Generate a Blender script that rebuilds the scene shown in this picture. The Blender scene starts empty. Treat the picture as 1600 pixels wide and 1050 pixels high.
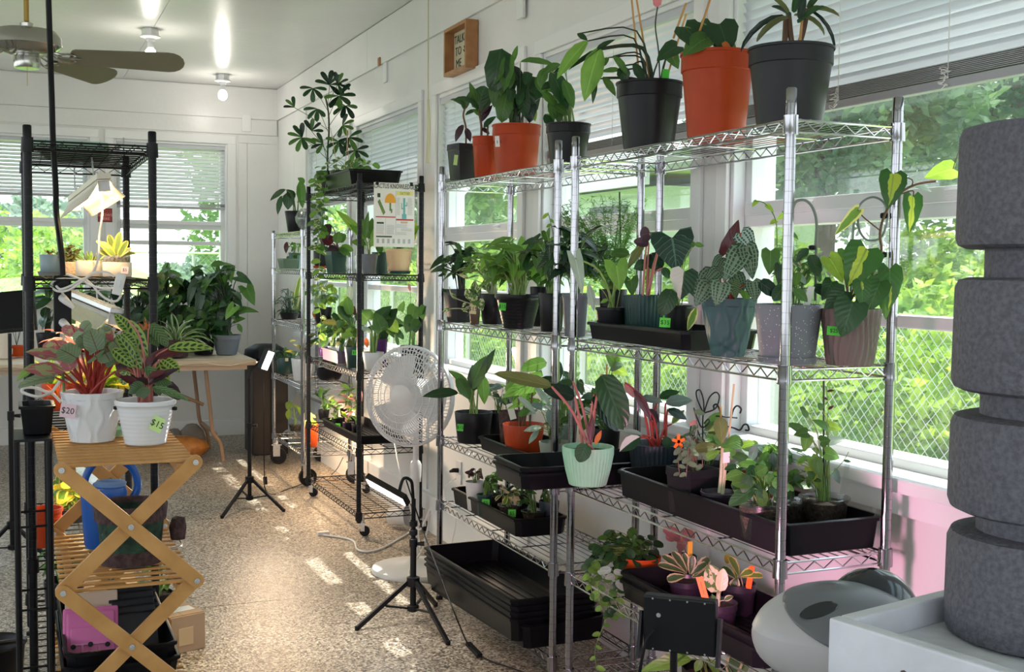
import bpy, bmesh, math, random
from mathutils import Vector, Matrix
C = bpy.context.scene.collection
D = bpy.data
V = Vector
rnd = random.Random(7)
R = math.radians
# ------------------------------------------------------------------ camera
FPX, YAW, PITCH, ROLL, CAMH = 1821.5, .4042, -.0577, .0105, 1.4081
_f = V((math.sin(YAW)*math.cos(PITCH), math.cos(YAW)*math.cos(PITCH), math.sin(PITCH)))
_r0 = V((math.cos(YAW), -math.sin(YAW), 0)); _u0 = _r0.cross(_f)
_r = _r0*math.cos(ROLL)+_u0*math.sin(ROLL); _u = _u0*math.cos(ROLL)-_r0*math.sin(ROLL)
cam = D.cameras.new('camera'); co = D.objects.new('camera', cam); C.objects.link(co)
cam.sensor_width = 36; cam.lens = 36*FPX/1600; cam.clip_end = 400; cam.clip_start = .05
co.matrix_world = Matrix(((_r.x, _u.x, -_f.x, 0), (_r.y, _u.y, -_f.y, 0), (_r.z, _u.z, -_f.z, CAMH), (0, 0, 0, 1)))
bpy.context.scene.camera = co
# ------------------------------------------------------------------ sky, sun, exposure
sc = bpy.context.scene
sc.view_settings.view_transform = 'Standard'; sc.view_settings.look = 'None'
sc.view_settings.gamma = 1; sc.view_settings.use_curve_mapping = False
sc.view_settings.exposure = 0.55
w = D.worlds.new('sky'); sc.world = w; w.use_nodes = True
nt = w.node_tree; bg = nt.nodes['Background']
tc = nt.nodes.new('ShaderNodeTexCoord'); sp = nt.nodes.new('ShaderNodeSeparateXYZ'); rp = nt.nodes.new('ShaderNodeValToRGB')
nt.links.new(tc.outputs['Generated'], sp.inputs[0]); nt.links.new(sp.outputs['Z'], rp.inputs[0]); nt.links.new(rp.outputs[0], bg.inputs[0])
rp.color_ramp.elements[0].position = 0; rp.color_ramp.elements[0].color = (.93, .97, 1, 1)
rp.color_ramp.elements[1].position = .7; rp.color_ramp.elements[1].color = (.62, .8, 1, 1)
bg.inputs[1].default_value = 2.1
sl = D.lights.new('sun', 'SUN'); sl.energy = 6.5; sl.angle = R(.6); sl.color = (1, .95, .86)
so = D.objects.new('sun', sl); C.objects.link(so)
so.rotation_euler = V((-.41, -.13, -.90)).to_track_quat('-Z', 'Y').to_euler()
# ------------------------------------------------------------------ point helpers
def ray(u, v): return _f+_r*((u-800)/FPX)+_u*((525-v)/FPX)
def W(u, v, x=None, y=None, z=None, d=None):
    k = ray(u, v)
    t = x/k.x if x is not None else y/k.y if y is not None else (z-CAMH)/k.z if z is not None else d
    return V((0, 0, CAMH))+k*t
def dep(p): return (V(p)-V((0, 0, CAMH))).dot(_f)
# ------------------------------------------------------------------ mesh builder
class MB:
    def __init__(s): s.v = []; s.f = []; s.uv = None
    def box(s, a, b):
        x0, y0, z0 = a; x1, y1, z1 = b; i = len(s.v)
        s.v += [(x0,y0,z0),(x1,y0,z0),(x1,y1,z0),(x0,y1,z0),(x0,y0,z1),(x1,y0,z1),(x1,y1,z1),(x0,y1,z1)]
        s.f += [(i,i+3,i+2,i+1),(i+4,i+5,i+6,i+7),(i,i+1,i+5,i+4),(i+1,i+2,i+6,i+5),(i+2,i+3,i+7,i+6),(i+3,i,i+4,i+7)]
        return s
    def obox(s, p, q, w, h, up=(0,0,1)):          # bar from p to q, width w, height h
        p, q = V(p), V(q); d = (q-p).normalized(); u = V(up)
        if abs(d.dot(u)) > .98: u = V((1,0,0))
        sd = d.cross(u).normalized(); u = sd.cross(d); i = len(s.v)
        for e in (p, q):
            for a, b in ((-1,-1),(1,-1),(1,1),(-1,1)): s.v.append(tuple(e+sd*(a*w/2)+u*(b*h/2)))
        s.f += [(i,i+1,i+2,i+3),(i+7,i+6,i+5,i+4)]+[(i+k,i+4+k,i+4+(k+1)%4,i+(k+1)%4) for k in range(4)]
        return s
    def tube(s, pts, r, n=6, cap=True):
        pts = [V(p) for p in pts]; m = len(pts)
        if m < 2: return s
        rr = r if isinstance(r, (list, tuple)) else [r]*m
        i0 = len(s.v); t = (pts[1]-pts[0]).normalized()
        a = t.orthogonal().normalized()
        for k in range(m):
            t = ((pts[min(k+1,m-1)]-pts[max(k-1,0)])).normalized()
            a = (a-t*a.dot(t))
            a = a.normalized() if a.length > 1e-6 else t.orthogonal().normalized()
            b = t.cross(a)
            for j in range(n):
                g = 2*math.pi*j/n; s.v.append(tuple(pts[k]+(a*math.cos(g)+b*math.sin(g))*rr[k]))
        for k in range(m-1):
            for j in range(n):
                s.f.append((i0+k*n+j, i0+k*n+(j+1)%n, i0+(k+1)*n+(j+1)%n, i0+(k+1)*n+j))
        if cap: s.f += [tuple(i0+j for j in range(n))[::-1], tuple(i0+(m-1)*n+j for j in range(n))]
        return s
    def lathe(s, prof, n=20, c=(0,0,0), fn=None, cap0=False, cap1=False):
        i0 = len(s.v); m = len(prof); c = V(c)
        for k, (r, z) in enumerate(prof):
            for j in range(n):
                g = 2*math.pi*j/n; q = r*(fn(g, z) if fn else 1)
                s.v.append((c.x+q*math.cos(g), c.y+q*math.sin(g), c.z+z))
        for k in range(m-1):
            for j in range(n):
                s.f.append((i0+k*n+j, i0+k*n+(j+1)%n, i0+(k+1)*n+(j+1)%n, i0+(k+1)*n+j))
        if cap0: s.f.append(tuple(i0+j for j in range(n))[::-1])
        if cap1: s.f.append(tuple(i0+(m-1)*n+j for j in range(n)))
        return s
    def poly(s, pts):
        i = len(s.v); s.v += [tuple(p) for p in pts]; s.f.append(tuple(range(i, i+len(pts)))); return s
    def prism(s, pts, off):                       # extruded polygon
        i = len(s.v); n = len(pts); o = V(off)
        s.v += [tuple(p) for p in pts]+[tuple(V(p)+o) for p in pts]
        s.f += [tuple(range(i, i+n))[::-1], tuple(range(i+n, i+2*n))]+[(i+k, i+(k+1)%n, i+n+(k+1)%n, i+n+k) for k in range(n)]
        return s
    def mesh(s, name, m, smooth=False, bevel=0):
        me = D.meshes.new(name); me.from_pydata(s.v, [], s.f)
        bm = bmesh.new(); bm.from_mesh(me); bmesh.ops.recalc_face_normals(bm, faces=bm.faces)
        if bevel: bmesh.ops.bevel(bm, geom=bm.edges[:], offset=bevel, segments=2, affect='EDGES', profile=.6)
        bm.to_mesh(me); bm.free()
        if smooth:
            for p in me.polygons: p.use_smooth = True
            if hasattr(me, 'set_sharp_from_angle'): me.set_sharp_from_angle(angle=R(42))
        me.materials.append(m); return me
    def build(s, name, m, parent=None, smooth=False, bevel=0, loc=None):
        return obj(name, s.mesh(name, m, smooth, bevel), parent, loc)
def obj(name, me, parent=None, loc=None):
    o = D.objects.new(name, me); C.objects.link(o)
    if parent is not None: o.parent = parent
    if loc is not None: o.location = loc
    return o
def tag(o, label, cat, group=None, kind=None):
    o['label'] = label; o['category'] = cat
    if group: o['group'] = group
    if kind: o['kind'] = kind
    return o
def thing(name, label, cat, loc=(0,0,0), group=None, rz=0):
    o = D.objects.new(name, None); C.objects.link(o); o.location = loc; o.rotation_euler = (0,0,rz)
    o.empty_display_size = .05
    return tag(o, label, cat, group)
def structure(o): o['kind'] = 'structure'; return o
def stuff(o): o['kind'] = 'stuff'; return o
def dup(o, parent=None, **kw):
    c = o.copy(); C.objects.link(c)
    if parent is not None: c.parent = parent
    for ch in list(o.children): dup(ch, c)
    for k, v in kw.items():
        if k == 'loc': c.location = v
        elif k == 'rz': c.rotation_euler = (0,0,v)
        else: c[k] = v
    return c
def spline(pts, n=6):                              # catmull-rom through points
    pts = [V(p) for p in pts]; o = []
    for i in range(len(pts)-1):
        p0 = pts[max(i-1,0)]; p1 = pts[i]; p2 = pts[i+1]; p3 = pts[min(i+2,len(pts)-1)]
        for k in range(n):
            t = k/n
            o.append(.5*((2*p1)+(p2-p0)*t+(2*p0-5*p1+4*p2-p3)*t*t+(3*p1-p0-3*p2+p3)*t**3))
    o.append(pts[-1]); return o
# ------------------------------------------------------------------ materials
def mat(name, col, rough=.5, metal=0, spec=.5, bump=0, bscale=60, noise=0, nscale=8, emit=None, estr=0, col2=None, coat=0, alpha=None, trans=0):
    m = D.materials.new(name); m.use_nodes = True; n = m.node_tree; b = n.nodes['Principled BSDF']
    b.inputs['Base Color'].default_value = (*col, 1); b.inputs['Roughness'].default_value = rough
    b.inputs['Metallic'].default_value = metal; b.inputs['Specular IOR Level'].default_value = spec
    if coat: b.inputs['Coat Weight'].default_value = coat
    if emit: b.inputs['Emission Color'].default_value = (*emit, 1); b.inputs['Emission Strength'].default_value = estr
    t = n.nodes.new('ShaderNodeTexCoord')
    if noise or col2:
        x = n.nodes.new('ShaderNodeTexNoise'); x.inputs['Scale'].default_value = nscale; x.inputs['Detail'].default_value = 5
        n.links.new(t.outputs['Object'], x.inputs['Vector'])
        r = n.nodes.new('ShaderNodeValToRGB'); n.links.new(x.outputs['Fac'], r.inputs[0])
        c2 = col2 or tuple(c*(1-noise) for c in col)
        r.color_ramp.elements[0].position = .35; r.color_ramp.elements[1].position = .65
        r.color_ramp.elements[0].color = (*c2, 1); r.color_ramp.elements[1].color = (*col, 1)
        n.links.new(r.outputs[0], b.inputs['Base Color'])
    if bump:
        x = n.nodes.new('ShaderNodeTexNoise'); x.inputs['Scale'].default_value = bscale; x.inputs['Detail'].default_value = 3
        n.links.new(t.outputs['Object'], x.inputs['Vector'])
        u = n.nodes.new('ShaderNodeBump'); u.inputs['Strength'].default_value = bump; u.inputs['Distance'].default_value = .01
        n.links.new(x.outputs['Fac'], u.inputs['Height']); n.links.new(u.outputs[0], b.inputs['Normal'])
    return m
def thin(name, tint=(1,1,1), gloss=.08, rough=.03, dirt=0):       # thin clear sheet: transparent with a little reflection
    m = D.materials.new(name); m.use_nodes = True; n = m.node_tree; n.nodes.clear()
    o = n.nodes.new('ShaderNodeOutputMaterial'); a = n.nodes.new('ShaderNodeBsdfTransparent'); g = n.nodes.new('ShaderNodeBsdfGlossy')
    x = n.nodes.new('ShaderNodeMixShader'); a.inputs[0].default_value = (*tint, 1); g.inputs['Roughness'].default_value = rough
    lw = n.nodes.new('ShaderNodeLayerWeight'); lw.inputs[0].default_value = .35
    mm = n.nodes.new('ShaderNodeMath'); mm.operation = 'MULTIPLY_ADD'; mm.inputs[1].default_value = gloss*2; mm.inputs[2].default_value = gloss*.5
    n.links.new(lw.outputs['Fresnel'], mm.inputs[0]); n.links.new(mm.outputs[0], x.inputs[0])
    n.links.new(a.outputs[0], x.inputs[1]); n.links.new(g.outputs[0], x.inputs[2])
    last = x
    if dirt:
        d = n.nodes.new('ShaderNodeBsdfDiffuse'); d.inputs[0].default_value = (.85,.95,.95,1)
        t = n.nodes.new('ShaderNodeTexCoord'); z = n.nodes.new('ShaderNodeTexNoise'); z.inputs['Scale'].default_value = 110; z.inputs['Detail'].default_value = 2
        r = n.nodes.new('ShaderNodeValToRGB'); r.color_ramp.elements[0].position = .60; r.color_ramp.elements[1].position = .72
        r.color_ramp.elements[0].color = (.05,.05,.05,1); r.color_ramp.elements[1].color = (dirt,dirt,dirt,1)
        y = n.nodes.new('ShaderNodeMixShader')
        n.links.new(t.outputs['Object'], z.inputs['Vector']); n.links.new(z.outputs['Fac'], r.inputs[0]); n.links.new(r.outputs[0], y.inputs[0])
        n.links.new(x.outputs[0], y.inputs[1]); n.links.new(d.outputs[0], y.inputs[2]); last = y
    n.links.new(last.outputs[0], o.inputs[0]); return m
def floor_mat():
    m = D.materials.new('aggregate_floor'); m.use_nodes = True; n = m.node_tree; b = n.nodes['Principled BSDF']
    t = n.nodes.new('ShaderNodeTexCoord'); vo = n.nodes.new('ShaderNodeTexVoronoi'); vo.inputs['Scale'].default_value = 130
    n.links.new(t.outputs['Object'], vo.inputs['Vector'])
    sx = n.nodes.new('ShaderNodeSeparateColor'); n.links.new(vo.outputs['Color'], sx.inputs[0])
    r = n.nodes.new('ShaderNodeValToRGB'); n.links.new(sx.outputs[0], r.inputs[0]); r.color_ramp.interpolation = 'CONSTANT'
    e = r.color_ramp.elements; e[0].position = 0; e[0].color = (.075,.06,.045,1); e[1].position = .2; e[1].color = (.30,.24,.18,1)
    for p, c in ((.42,(.46,.40,.32,1)),(.62,(.22,.18,.14,1)),(.75,(.60,.55,.47,1)),(.92,(.72,.69,.62,1))):
        k = e.new(p); k.color = c
    no = n.nodes.new('ShaderNodeTexNoise'); no.inputs['Scale'].default_value = 1.6; no.inputs['Detail'].default_value = 6
    n.links.new(t.outputs['Object'], no.inputs['Vector'])
    mx = n.nodes.new('ShaderNodeMix'); mx.data_type = 'RGBA'; mx.blend_type = 'MULTIPLY'; mx.inputs[0].default_value = 1
    r2 = n.nodes.new('ShaderNodeValToRGB'); r2.color_ramp.elements[0].position = .3; r2.color_ramp.elements[1].position = .7
    r2.color_ramp.elements[0].color = (.74,.70,.66,1); r2.color_ramp.elements[1].color = (1,1,1,1)
    n.links.new(no.outputs['Fac'], r2.inputs[0]); n.links.new(r.outputs[0], mx.inputs[6]); n.links.new(r2.outputs[0], mx.inputs[7])
    n.links.new(mx.outputs[2], b.inputs['Base Color']); b.inputs['Roughness'].default_value = .42
    u = n.nodes.new('ShaderNodeBump'); u.inputs['Strength'].default_value = .25; u.inputs['Distance'].default_value = .004
    n.links.new(vo.outputs['Distance'], u.inputs['Height']); n.links.new(u.outputs[0], b.inputs['Normal'])
    return m
M = {}
M['floor'] = floor_mat()
M['paint'] = mat('white_wall_paint', (.80,.795,.775), .33, bump=.12, bscale=35, noise=.05, nscale=3)
M['ceil'] = mat('white_gloss_ceiling_paint', (.76,.755,.735), .27, bump=.12, bscale=22, noise=.04, nscale=2)
M['trim'] = mat('white_trim_paint', (.82,.82,.81), .32, bump=.03, bscale=25)
M['seam'] = mat('dark_gap', (.10,.095,.09), .9)
M['alu'] = mat('white_window_frame', (.78,.79,.79), .4)
M['blind'] = mat('white_blind_slat', (.66,.68,.72), .4)
def see_light(m, f):
    n = m.node_tree; b = n.nodes['Principled BSDF']; d = n.nodes.new('ShaderNodeBsdfTranslucent'); y = n.nodes.new('ShaderNodeMixShader'); d.inputs[0].default_value = b.inputs['Base Color'].default_value; y.inputs[0].default_value = f
    n.links.new(b.outputs[0], y.inputs[1]); n.links.new(d.outputs[0], y.inputs[2]); n.links.new(y.outputs[0], n.nodes['Material Output'].inputs[0])
see_light(M['blind'], .14)
M['blindrail'] = mat('grey_blind_rail', (.42,.42,.44), .45)
M['glass'] = thin('window_glass', (.97,.99,.985), .05, .02, dirt=.14)
M['clear'] = thin('clear_plastic', (.90,.92,.92), .16, .12)
M['chrome'] = mat('chrome_wire', (.60,.60,.62), .14, 1)
M['chromed'] = mat('chrome_post', (.36,.36,.38), .11, 1)
M['blackm'] = mat('black_powder_coat', (.012,.012,.014), .38, spec=.22)
M['blackp'] = mat('black_plastic', (.012,.012,.014), .34, spec=.22, bump=.03)
M['tray'] = mat('black_tray_plastic', (.006,.006,.0075), .28, spec=.16, bump=.02)
M['dkplas'] = mat('dark_charcoal_plastic', (.03,.03,.034), .4, spec=.22)
M['white'] = mat('white_plastic', (.70,.70,.71), .32)
M['whiteg'] = mat('white_glazed_pot', (.80,.81,.83), .22)
M['terra'] = mat('terracotta_plastic', (.46,.058,.014), .42, spec=.2, noise=.10, nscale=12)
M['orange'] = mat('orange_plastic', (.60,.085,.015), .4, spec=.2)
M['soil'] = mat('potting_soil', (.028,.018,.012), .95, bump=.9, bscale=160, col2=(.07,.05,.035), nscale=90)
M['gravel'] = mat('pumice_gravel', (.52,.44,.34), .9, bump=.9, bscale=150, col2=(.22,.16,.1), nscale=120)
M['wood'] = mat('bamboo', (.64,.34,.115), .45, spec=.3, col2=(.52,.26,.08), nscale=14)
M['tan'] = mat('tan_plastic', (.66,.48,.29), .5)
M['table'] = mat('beige_folding_table_plastic', (.60,.47,.33), .45)
M['tableleg'] = mat('brown_steel_tube', (.36,.22,.13), .4)
M['cord'] = mat('white_cord', (.75,.73,.70), .45)
M['cordy'] = mat('cream_cord', (.66,.60,.42), .7)
M['blackc'] = mat('black_cord', (.01,.01,.011), .5, spec=.22)
M['steel'] = mat('brushed_steel', (.55,.55,.56), .3, 1)
M['screw'] = mat('zinc_screw', (.75,.75,.76), .25, 1)
M['green_tag'] = mat('green_paper_tag', (.10,.62,.06), .7)
M['pink_tag'] = mat('pink_paper_tag', (.75,.55,.62), .7)
M['lime_tag'] = mat('lime_paper_tag', (.55,.78,.28), .7)
M['cream_tag'] = mat('cream_paper_tag', (.72,.66,.38), .7)
M['white_tag'] = mat('white_paper_label', (.85,.84,.80), .7)
M['orange_tag'] = mat('orange_plastic_tag', (.95,.17,.015), .5)
M['ink'] = mat('black_ink', (.01,.01,.012), .8)
# ================================================================== SETTING
XW, YB, ZC = 2.055, 9.81, 2.88
XL, YF = -3.3, -2.6                                # left wall and front wall, out of the picture
# floor: slabs with a control joint
b = MB().box((XL-.1, YF-.1, -.12), (XW+.15, YB+.15, -.012)); fl = structure(b.build('floor', M['seam']))
for x0, x1 in ((XL, -.62), (-.615, XW+.1)):
    for y0, y1 in ((YF, -.4), (-.396, 4.846), (4.85, YB+.1)):
        MB().box((x0, y0, -.012), (x1, y1, 0)).build('slab', M['floor'], fl)
# ceiling: sheets with joints
cl = structure(MB().box((XL-.1, YF-.1, ZC+.012), (XW+.15, YB+.15, ZC+.1)).build('ceiling', M['seam']))
xs = [XL-.1, -1.62, -.40, .82, XW+.15]
for i in range(4):
    for y0, y1 in ((YF-.1, .9), (.9, 5.3), (5.3, YB+.15)):
        g = .0012
        MB().box((xs[i]+g, y0+g, ZC), (xs[i+1]-g, y1-g, ZC+.012)).build('panel', M['ceil'], cl)
ZS, ZT = .90, 2.31                                 # window opening, right wall
OPEN_R = [(-2.2, -.95), (-.72, .32), (.52, 1.55), (1.80, 3.09), (3.30, 4.50), (4.73, 5.82), (6.11, 7.35), (7.58, 8.78)]  # third opening lies out of view, put in for light
def wall_boxes(b, span, opens, z0, z1, zt, put):
    a = span[0]
    put(b, span[0], span[1], 0, z0); put(b, span[0], span[1], z1, zt)
    for o0, o1 in opens+[(span[1], None)]:
        put(b, a, o0, z0, z1); a = o1
bx = lambda x0, x1: (lambda b, p, q, z0, z1: b.box((x0, p, z0), (x1, q, z1)))
by = lambda y0, y1: (lambda b, p, q, z0, z1: b.box((p, y0, z0), (q, y1, z1)))
b = MB(); wall_boxes(b, (YF-.1, YB+.15), OPEN_R, ZS, ZT, ZC+.05, bx(XW, XW+.15)); wr = structure(b.build('wall_right', M['paint']))
OPEN_B = [(-2.9, -1.65), (-1.45, -.72), (-.56, .565), (.745, 1.632)]
ZSB, ZTB = 1.11, 2.405
b = MB(); wall_boxes(b, (XL-.1, XW), OPEN_B, ZSB, ZTB, ZC+.05, by(YB, YB+.15)); wb = structure(b.build('wall_back', M['paint']))
FILL_OPEN_L = [(-2.3, -.5), (-.2, 1.6), (1.9, 3.7), (4.0, 5.8), (6.1, 7.9), (8.1, 9.5)]  # openings out of view, added and sized to let in sky fill
b = MB(); wall_boxes(b, (YF-.1, YB+.15), FILL_OPEN_L, .95, 2.4, ZC+.05, bx(XL-.15, XL)); structure(b.build('wall_left', M['paint']))
b = MB(); wall_boxes(b, (XL, XW), [(-2.9, -1.7), (-1.5, -.3), (-.1, 1.7)], .9, 2.4, ZC+.05, by(YF-.15, YF)); structure(b.build('wall_front', M['paint']))  # these unseen openings are added for sky fill too
# boards lying on the walls
for y0, y1 in ((YF, 2.2), (2.203, 7.1), (7.103, YB)):
    MB().box((XW-.016, y0, 2.622), (XW+.01, y1, ZC-.004)).build('board', M['paint'], wr)
for z0, z1 in ((2.622, ZC-.006), (2.492, 2.616)):
    MB().box((XL, YB-.013, z0), (XW-.016, YB+.01, z1)).build('board', M['paint'], wb)
for x0, x1, z0, z1 in ((1.722, 1.79, .02, 2.418), (1.793, 2.052, .02, 2.418), (1.722, 2.052, 2.421, 2.489)):
    MB().box((x0, YB-.008, z0), (x1, YB+.01, z1)).build('panel', M['paint'], wb)
for y0, y1 in ((8.80, 9.2), (9.203, YB-.01)):
    MB().box((XW-.006, y0, .21), (XW+.01, y1, 2.615)).build('panel', M['paint'], wr)
for x0, x1 in ((XL, .2), (.203, XW-.02)):
    MB().box((x0, YB-.012, .16), (x1, YB+.01, .62)).build('board', M['paint'], wb)
bb = structure(MB().box((XW-.03, YF, 0), (XW+.01, YB, .195)).build('baseboard_right', M['trim'], bevel=.004))
bb = structure(MB().box((XL, YB-.03, 0), (XW-.03, YB+.01, .13)).build('baseboard_back', M['trim'], bevel=.004))
# battens under window sill and between windows
for k, (y, z0, z1) in enumerate(((2.42, .21, .86), (3.2, .21, .86), (4.62, .21, .86), (5.97, .21, .86))):
    MB().box((XW-.012, y-.035, z0), (XW+.01, y+.035, z1)).build('batten', M['paint'], wr)
# ---- windows, right wall
def casing(par, a0, a1, z0, z1, ax, face, wd=.07, th=.016):
    for q in (0, 1, 2):
        if q == 2: p, s, z, t = a0-wd, a1+wd, z1, z1+wd
        else: p, s, z, t = (a0-wd, a0, z0-.0, z1) if q == 0 else (a1, a1+wd, z0-.0, z1)
        m = MB(); m.box((face-th, p, z), (face, s, t)) if ax == 'x' else m.box((p, face-th, z), (s, face, t))
        m.build('casing', M['trim'], par, bevel=.004)
def window(n, ax, a0, a1, z0, z1, rails, face, glassoff=.085, sill=True, thick=True):
    def bxx(m, p, q, za, zb, d0, d1):
        return m.box((face+d0, p, za), (face+d1, q, zb)) if ax == 'x' else m.box((p, face+d0, za), (q, face+d1, zb))
    m = MB(); f = .05
    bxx(m, a0, a0+f, z0, z1, .045, .135); bxx(m, a1-f, a1, z0, z1, .045, .135)
    bxx(m, a0+f, a1-f, z1-f, z1, .045, .135); bxx(m, a0+f, a1-f, z0, z0+.03, .045, .135)
    bxx(m, a0, a0+.018, z0, z1, .0, .045); bxx(m, a1-.018, a1, z0, z1, .0, .045); bxx(m, a0+.018, a1-.018, z1-.02, z1, 0, .045)
    wf = structure(m.build('window_%d' % n, M['alu'], bevel=.004)); wf['label'] = 'white framed window with slim crossrails'
    zz = z0+.03
    for i, (ra, rb, big) in enumerate(rails):
        m = MB(); bxx(m, a0+f, a1-f, ra, rb, .055 if not big else .04, .12)
        if big:
            bxx(m, a0+f, a1-f, ra+.035, rb+.004, .02, .06)
        m.build('rail', M['alu'], wf, bevel=.004)
        m = MB(); bxx(m, a0+f, a1-f, zz, ra, glassoff, glassoff+.003); m.build('pane', M['glass'], wf); zz = rb
        if big and ax == 'x':
            for q in (.26, .74):
                yy = a0+f+(a1-a0-2*f)*q; MB().box((face+.008, yy-.03, rb-.02), (face+.02, yy+.03, rb-.006)).build('latch', M['alu'], wf, bevel=.002)
    m = MB(); bxx(m, a0+f, a1-f, zz, z1-f, glassoff, glassoff+.003); m.build('pane', M['glass'], wf)
    return wf
for i, (y0, y1) in enumerate(OPEN_R):
    wf = window(i+1, 'x', y0, y1, ZS, ZT, [(1.265, 1.298, 0), (1.545, 1.615, 1)], XW)
    if y0 > 1: casing(wf, y0, y1, ZS, ZT, 'x', XW, wd=.06)
for i, (x0, x1) in enumerate(OPEN_B):
    last = i == 3
    wf = window(i+9, 'y', x0, x1, ZSB, ZTB, ([(1.572, 1.605, 0)] if last else [])+[(1.70, 1.765, 1)], YB)
    if i > 1: casing(wf, x0, x1, ZSB, ZTB, 'y', YB, wd=.068)
    MB().box((x0-.06, YB-.06, ZSB-.045), (x1+.06, YB+.06, ZSB)).build('sill', M['trim'], wf, bevel=.005)
for i, (y0, y1) in enumerate(FILL_OPEN_L): pass
sl_ = structure(MB().box((1.987, YF, ZS-.033), (XW+.05, 8.95, ZS+.004)).build('trim_1', M['trim'], bevel=.006)); sl_['label'] = 'long white window sill catching the sun'
structure(MB().box((XW-.02, YF, ZS-.10), (XW+.01, 8.95, ZS-.035)).build('trim_2', M['trim'], bevel=.003))
# ---- blinds: every slat its own piece
def blind(label, ax, a0, a1, ztop, zbot, face, pitch=.0285, wd=.028, stack=6, tilt=61, cords=(.2, .8), tassel=False):
    o = thing('window_blind', label, 'blind', (face, (a0+a1)/2, ztop) if ax == 'x' else ((a0+a1)/2, face, ztop), 'white slatted window blinds')
    L = (a1-a0)/2-.012
    if ax == 'y': o.rotation_euler = (0, 0, R(90))
    MB().box((-.02, -L, -.03), (.02, L, 0)).build('headrail', M['blind'], o, bevel=.003)
    m = MB(); n = 4; t = R(tilt); i = 0
    for k in range(n+1):
        q = (k/n-.5)*wd; bow = .0022*(1-(2*k/n-1)**2)
        m.v += [(q*math.cos(t)+bow*math.sin(t), -L, -q*math.sin(t)+bow*math.cos(t)), (q*math.cos(t)+bow*math.sin(t), L, -q*math.sin(t)+bow*math.cos(t))]
    for k in range(n): m.f.append((2*k, 2*k+1, 2*k+3, 2*k+2))
    if ax == 'y': m.v = [(-x, y, z) for x, y, z in m.v]
    me = m.mesh('slat', M['blind'], True)
    h = ztop-zbot; zb = -h+.022; st = stack*.0042
    z = -.045
    while z > zb+st+.01:
        obj('slat', me, o, (0, 0, z)); z -= pitch
    for k in range(stack):
        MB().box((-.013, -L, 0), (.013, L, .0022)).build('slat', M['blindrail'], o, loc=(0, 0, zb+.003+k*.0042)) if k == 0 else obj('slat', o.children[-1].data, o, (0, 0, zb+.003+k*.0042))
    MB().box((-.014, -L, zb-.022), (.014, L, zb)).build('bottom_rail', M['blindrail'], o, bevel=.003)
    for c in cords:
        y = -L+2*L*c
        MB().tube([(-.016, y, -.03), (-.016, y, zb)], .0012, 4).build('ladder_cord', M['cord'], o)
        if tassel:
            r2 = random.Random(int(c*100)); p = [V((-.018, y, zb+.02))]
            for k in range(26): p.append(V((-.022-r2.random()*.008, y+r2.uniform(-.018, .018), zb+.025-.05*k/26+r2.uniform(-.006, .006))))
            MB().tube(spline(p, 3), .0013, 4).build('bunched_cord', M['cord'], o)
    return o
xb = XW+.028
blind('near white blind above the grey planter tower', 'x', 1.80, 3.09, 2.29, 1.853, xb, stack=9, cords=(.3, .62), tassel=True)
blind('white blind behind the black pot with hanging leaves on the chrome rack', 'x', 3.30, 4.50, 2.29, 1.85, xb, stack=7, cords=(.5, .9))
blind('white blind behind the large orange pot of drooping leaves', 'x', 4.73, 5.82, 2.29, 1.82, xb)
blind('white blind behind the umbrella-leaved plant', 'x', 6.11, 7.35, 2.29, 1.80, xb)
blind('narrow looking white blind nearest the room corner', 'x', 7.58, 8.78, 2.29, 1.84, xb)
blind('white blind on the right wall window next to the near one, out of view', 'x', *OPEN_R[2], 2.29, 1.85, xb)
blind('white blind on the back wall window beside the corner', 'y', .745, 1.632, 2.385, 1.865, YB+.03, tilt=66, cords=(.08, .42, .88))
blind('white blind on the back wall window left of the red sign', 'y', -.56, .565, 2.385, 1.935, YB+.03, tilt=60, cords=(.5, .82))
blind('white blind on the far left back wall window', 'y', -1.45, -.72, 2.385, 1.935, YB+.03, tilt=60)
# tilt wand on the back blind
m = MB().tube([W(193, 215, y=YB-.02), W(197, 362, y=YB-.02)], .005, 6).build('blind_wand', M['blindrail']); tag(m, 'thin grey tilt wand hanging before the back wall blind', 'wand')
# ================================================================== OUTSIDE
def leafmat(name, col, col2, scale=1.5, tr=.5):
    m = D.materials.new(name); m.use_nodes = True; n = m.node_tree; b = n.nodes['Principled BSDF']
    t = n.nodes.new('ShaderNodeTexCoord'); x = n.nodes.new('ShaderNodeTexNoise'); x.inputs['Scale'].default_value = scale; x.inputs['Detail'].default_value = 8
    r = n.nodes.new('ShaderNodeValToRGB'); r.color_ramp.elements[0].position = .38; r.color_ramp.elements[1].position = .62
    r.color_ramp.elements[0].color = (*col2, 1); r.color_ramp.elements[1].color = (*col, 1)
    n.links.new(t.outputs['Object'], x.inputs['Vector']); n.links.new(x.outputs['Fac'], r.inputs[0]); n.links.new(r.outputs[0], b.inputs['Base Color'])
    b.inputs['Roughness'].default_value = .5
    d = n.nodes.new('ShaderNodeBsdfTranslucent'); y = n.nodes.new('ShaderNodeMixShader'); y.inputs[0].default_value = tr
    n.links.new(r.outputs[0], d.inputs[0]); n.links.new(b.outputs[0], y.inputs[1]); n.links.new(d.outputs[0], y.inputs[2])
    n.links.new(y.outputs[0], n.nodes['Material Output'].inputs[0]); return m
M['grass'] = leafmat('lawn_grass', (.42,.62,.10), (.30,.48,.07), 3, .1)
M['weed'] = leafmat('bright_weed_leaves', (.56,.74,.10), (.16,.32,.04), 4.5, .5)
M['bush'] = leafmat('shrub_leaves', (.28,.45,.12), (.12,.24,.06), 2.0, .4)
M['treeleaf'] = leafmat('dark_tree_leaves', (.24,.36,.18), (.07,.15,.085), 1.2, .4)
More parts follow.
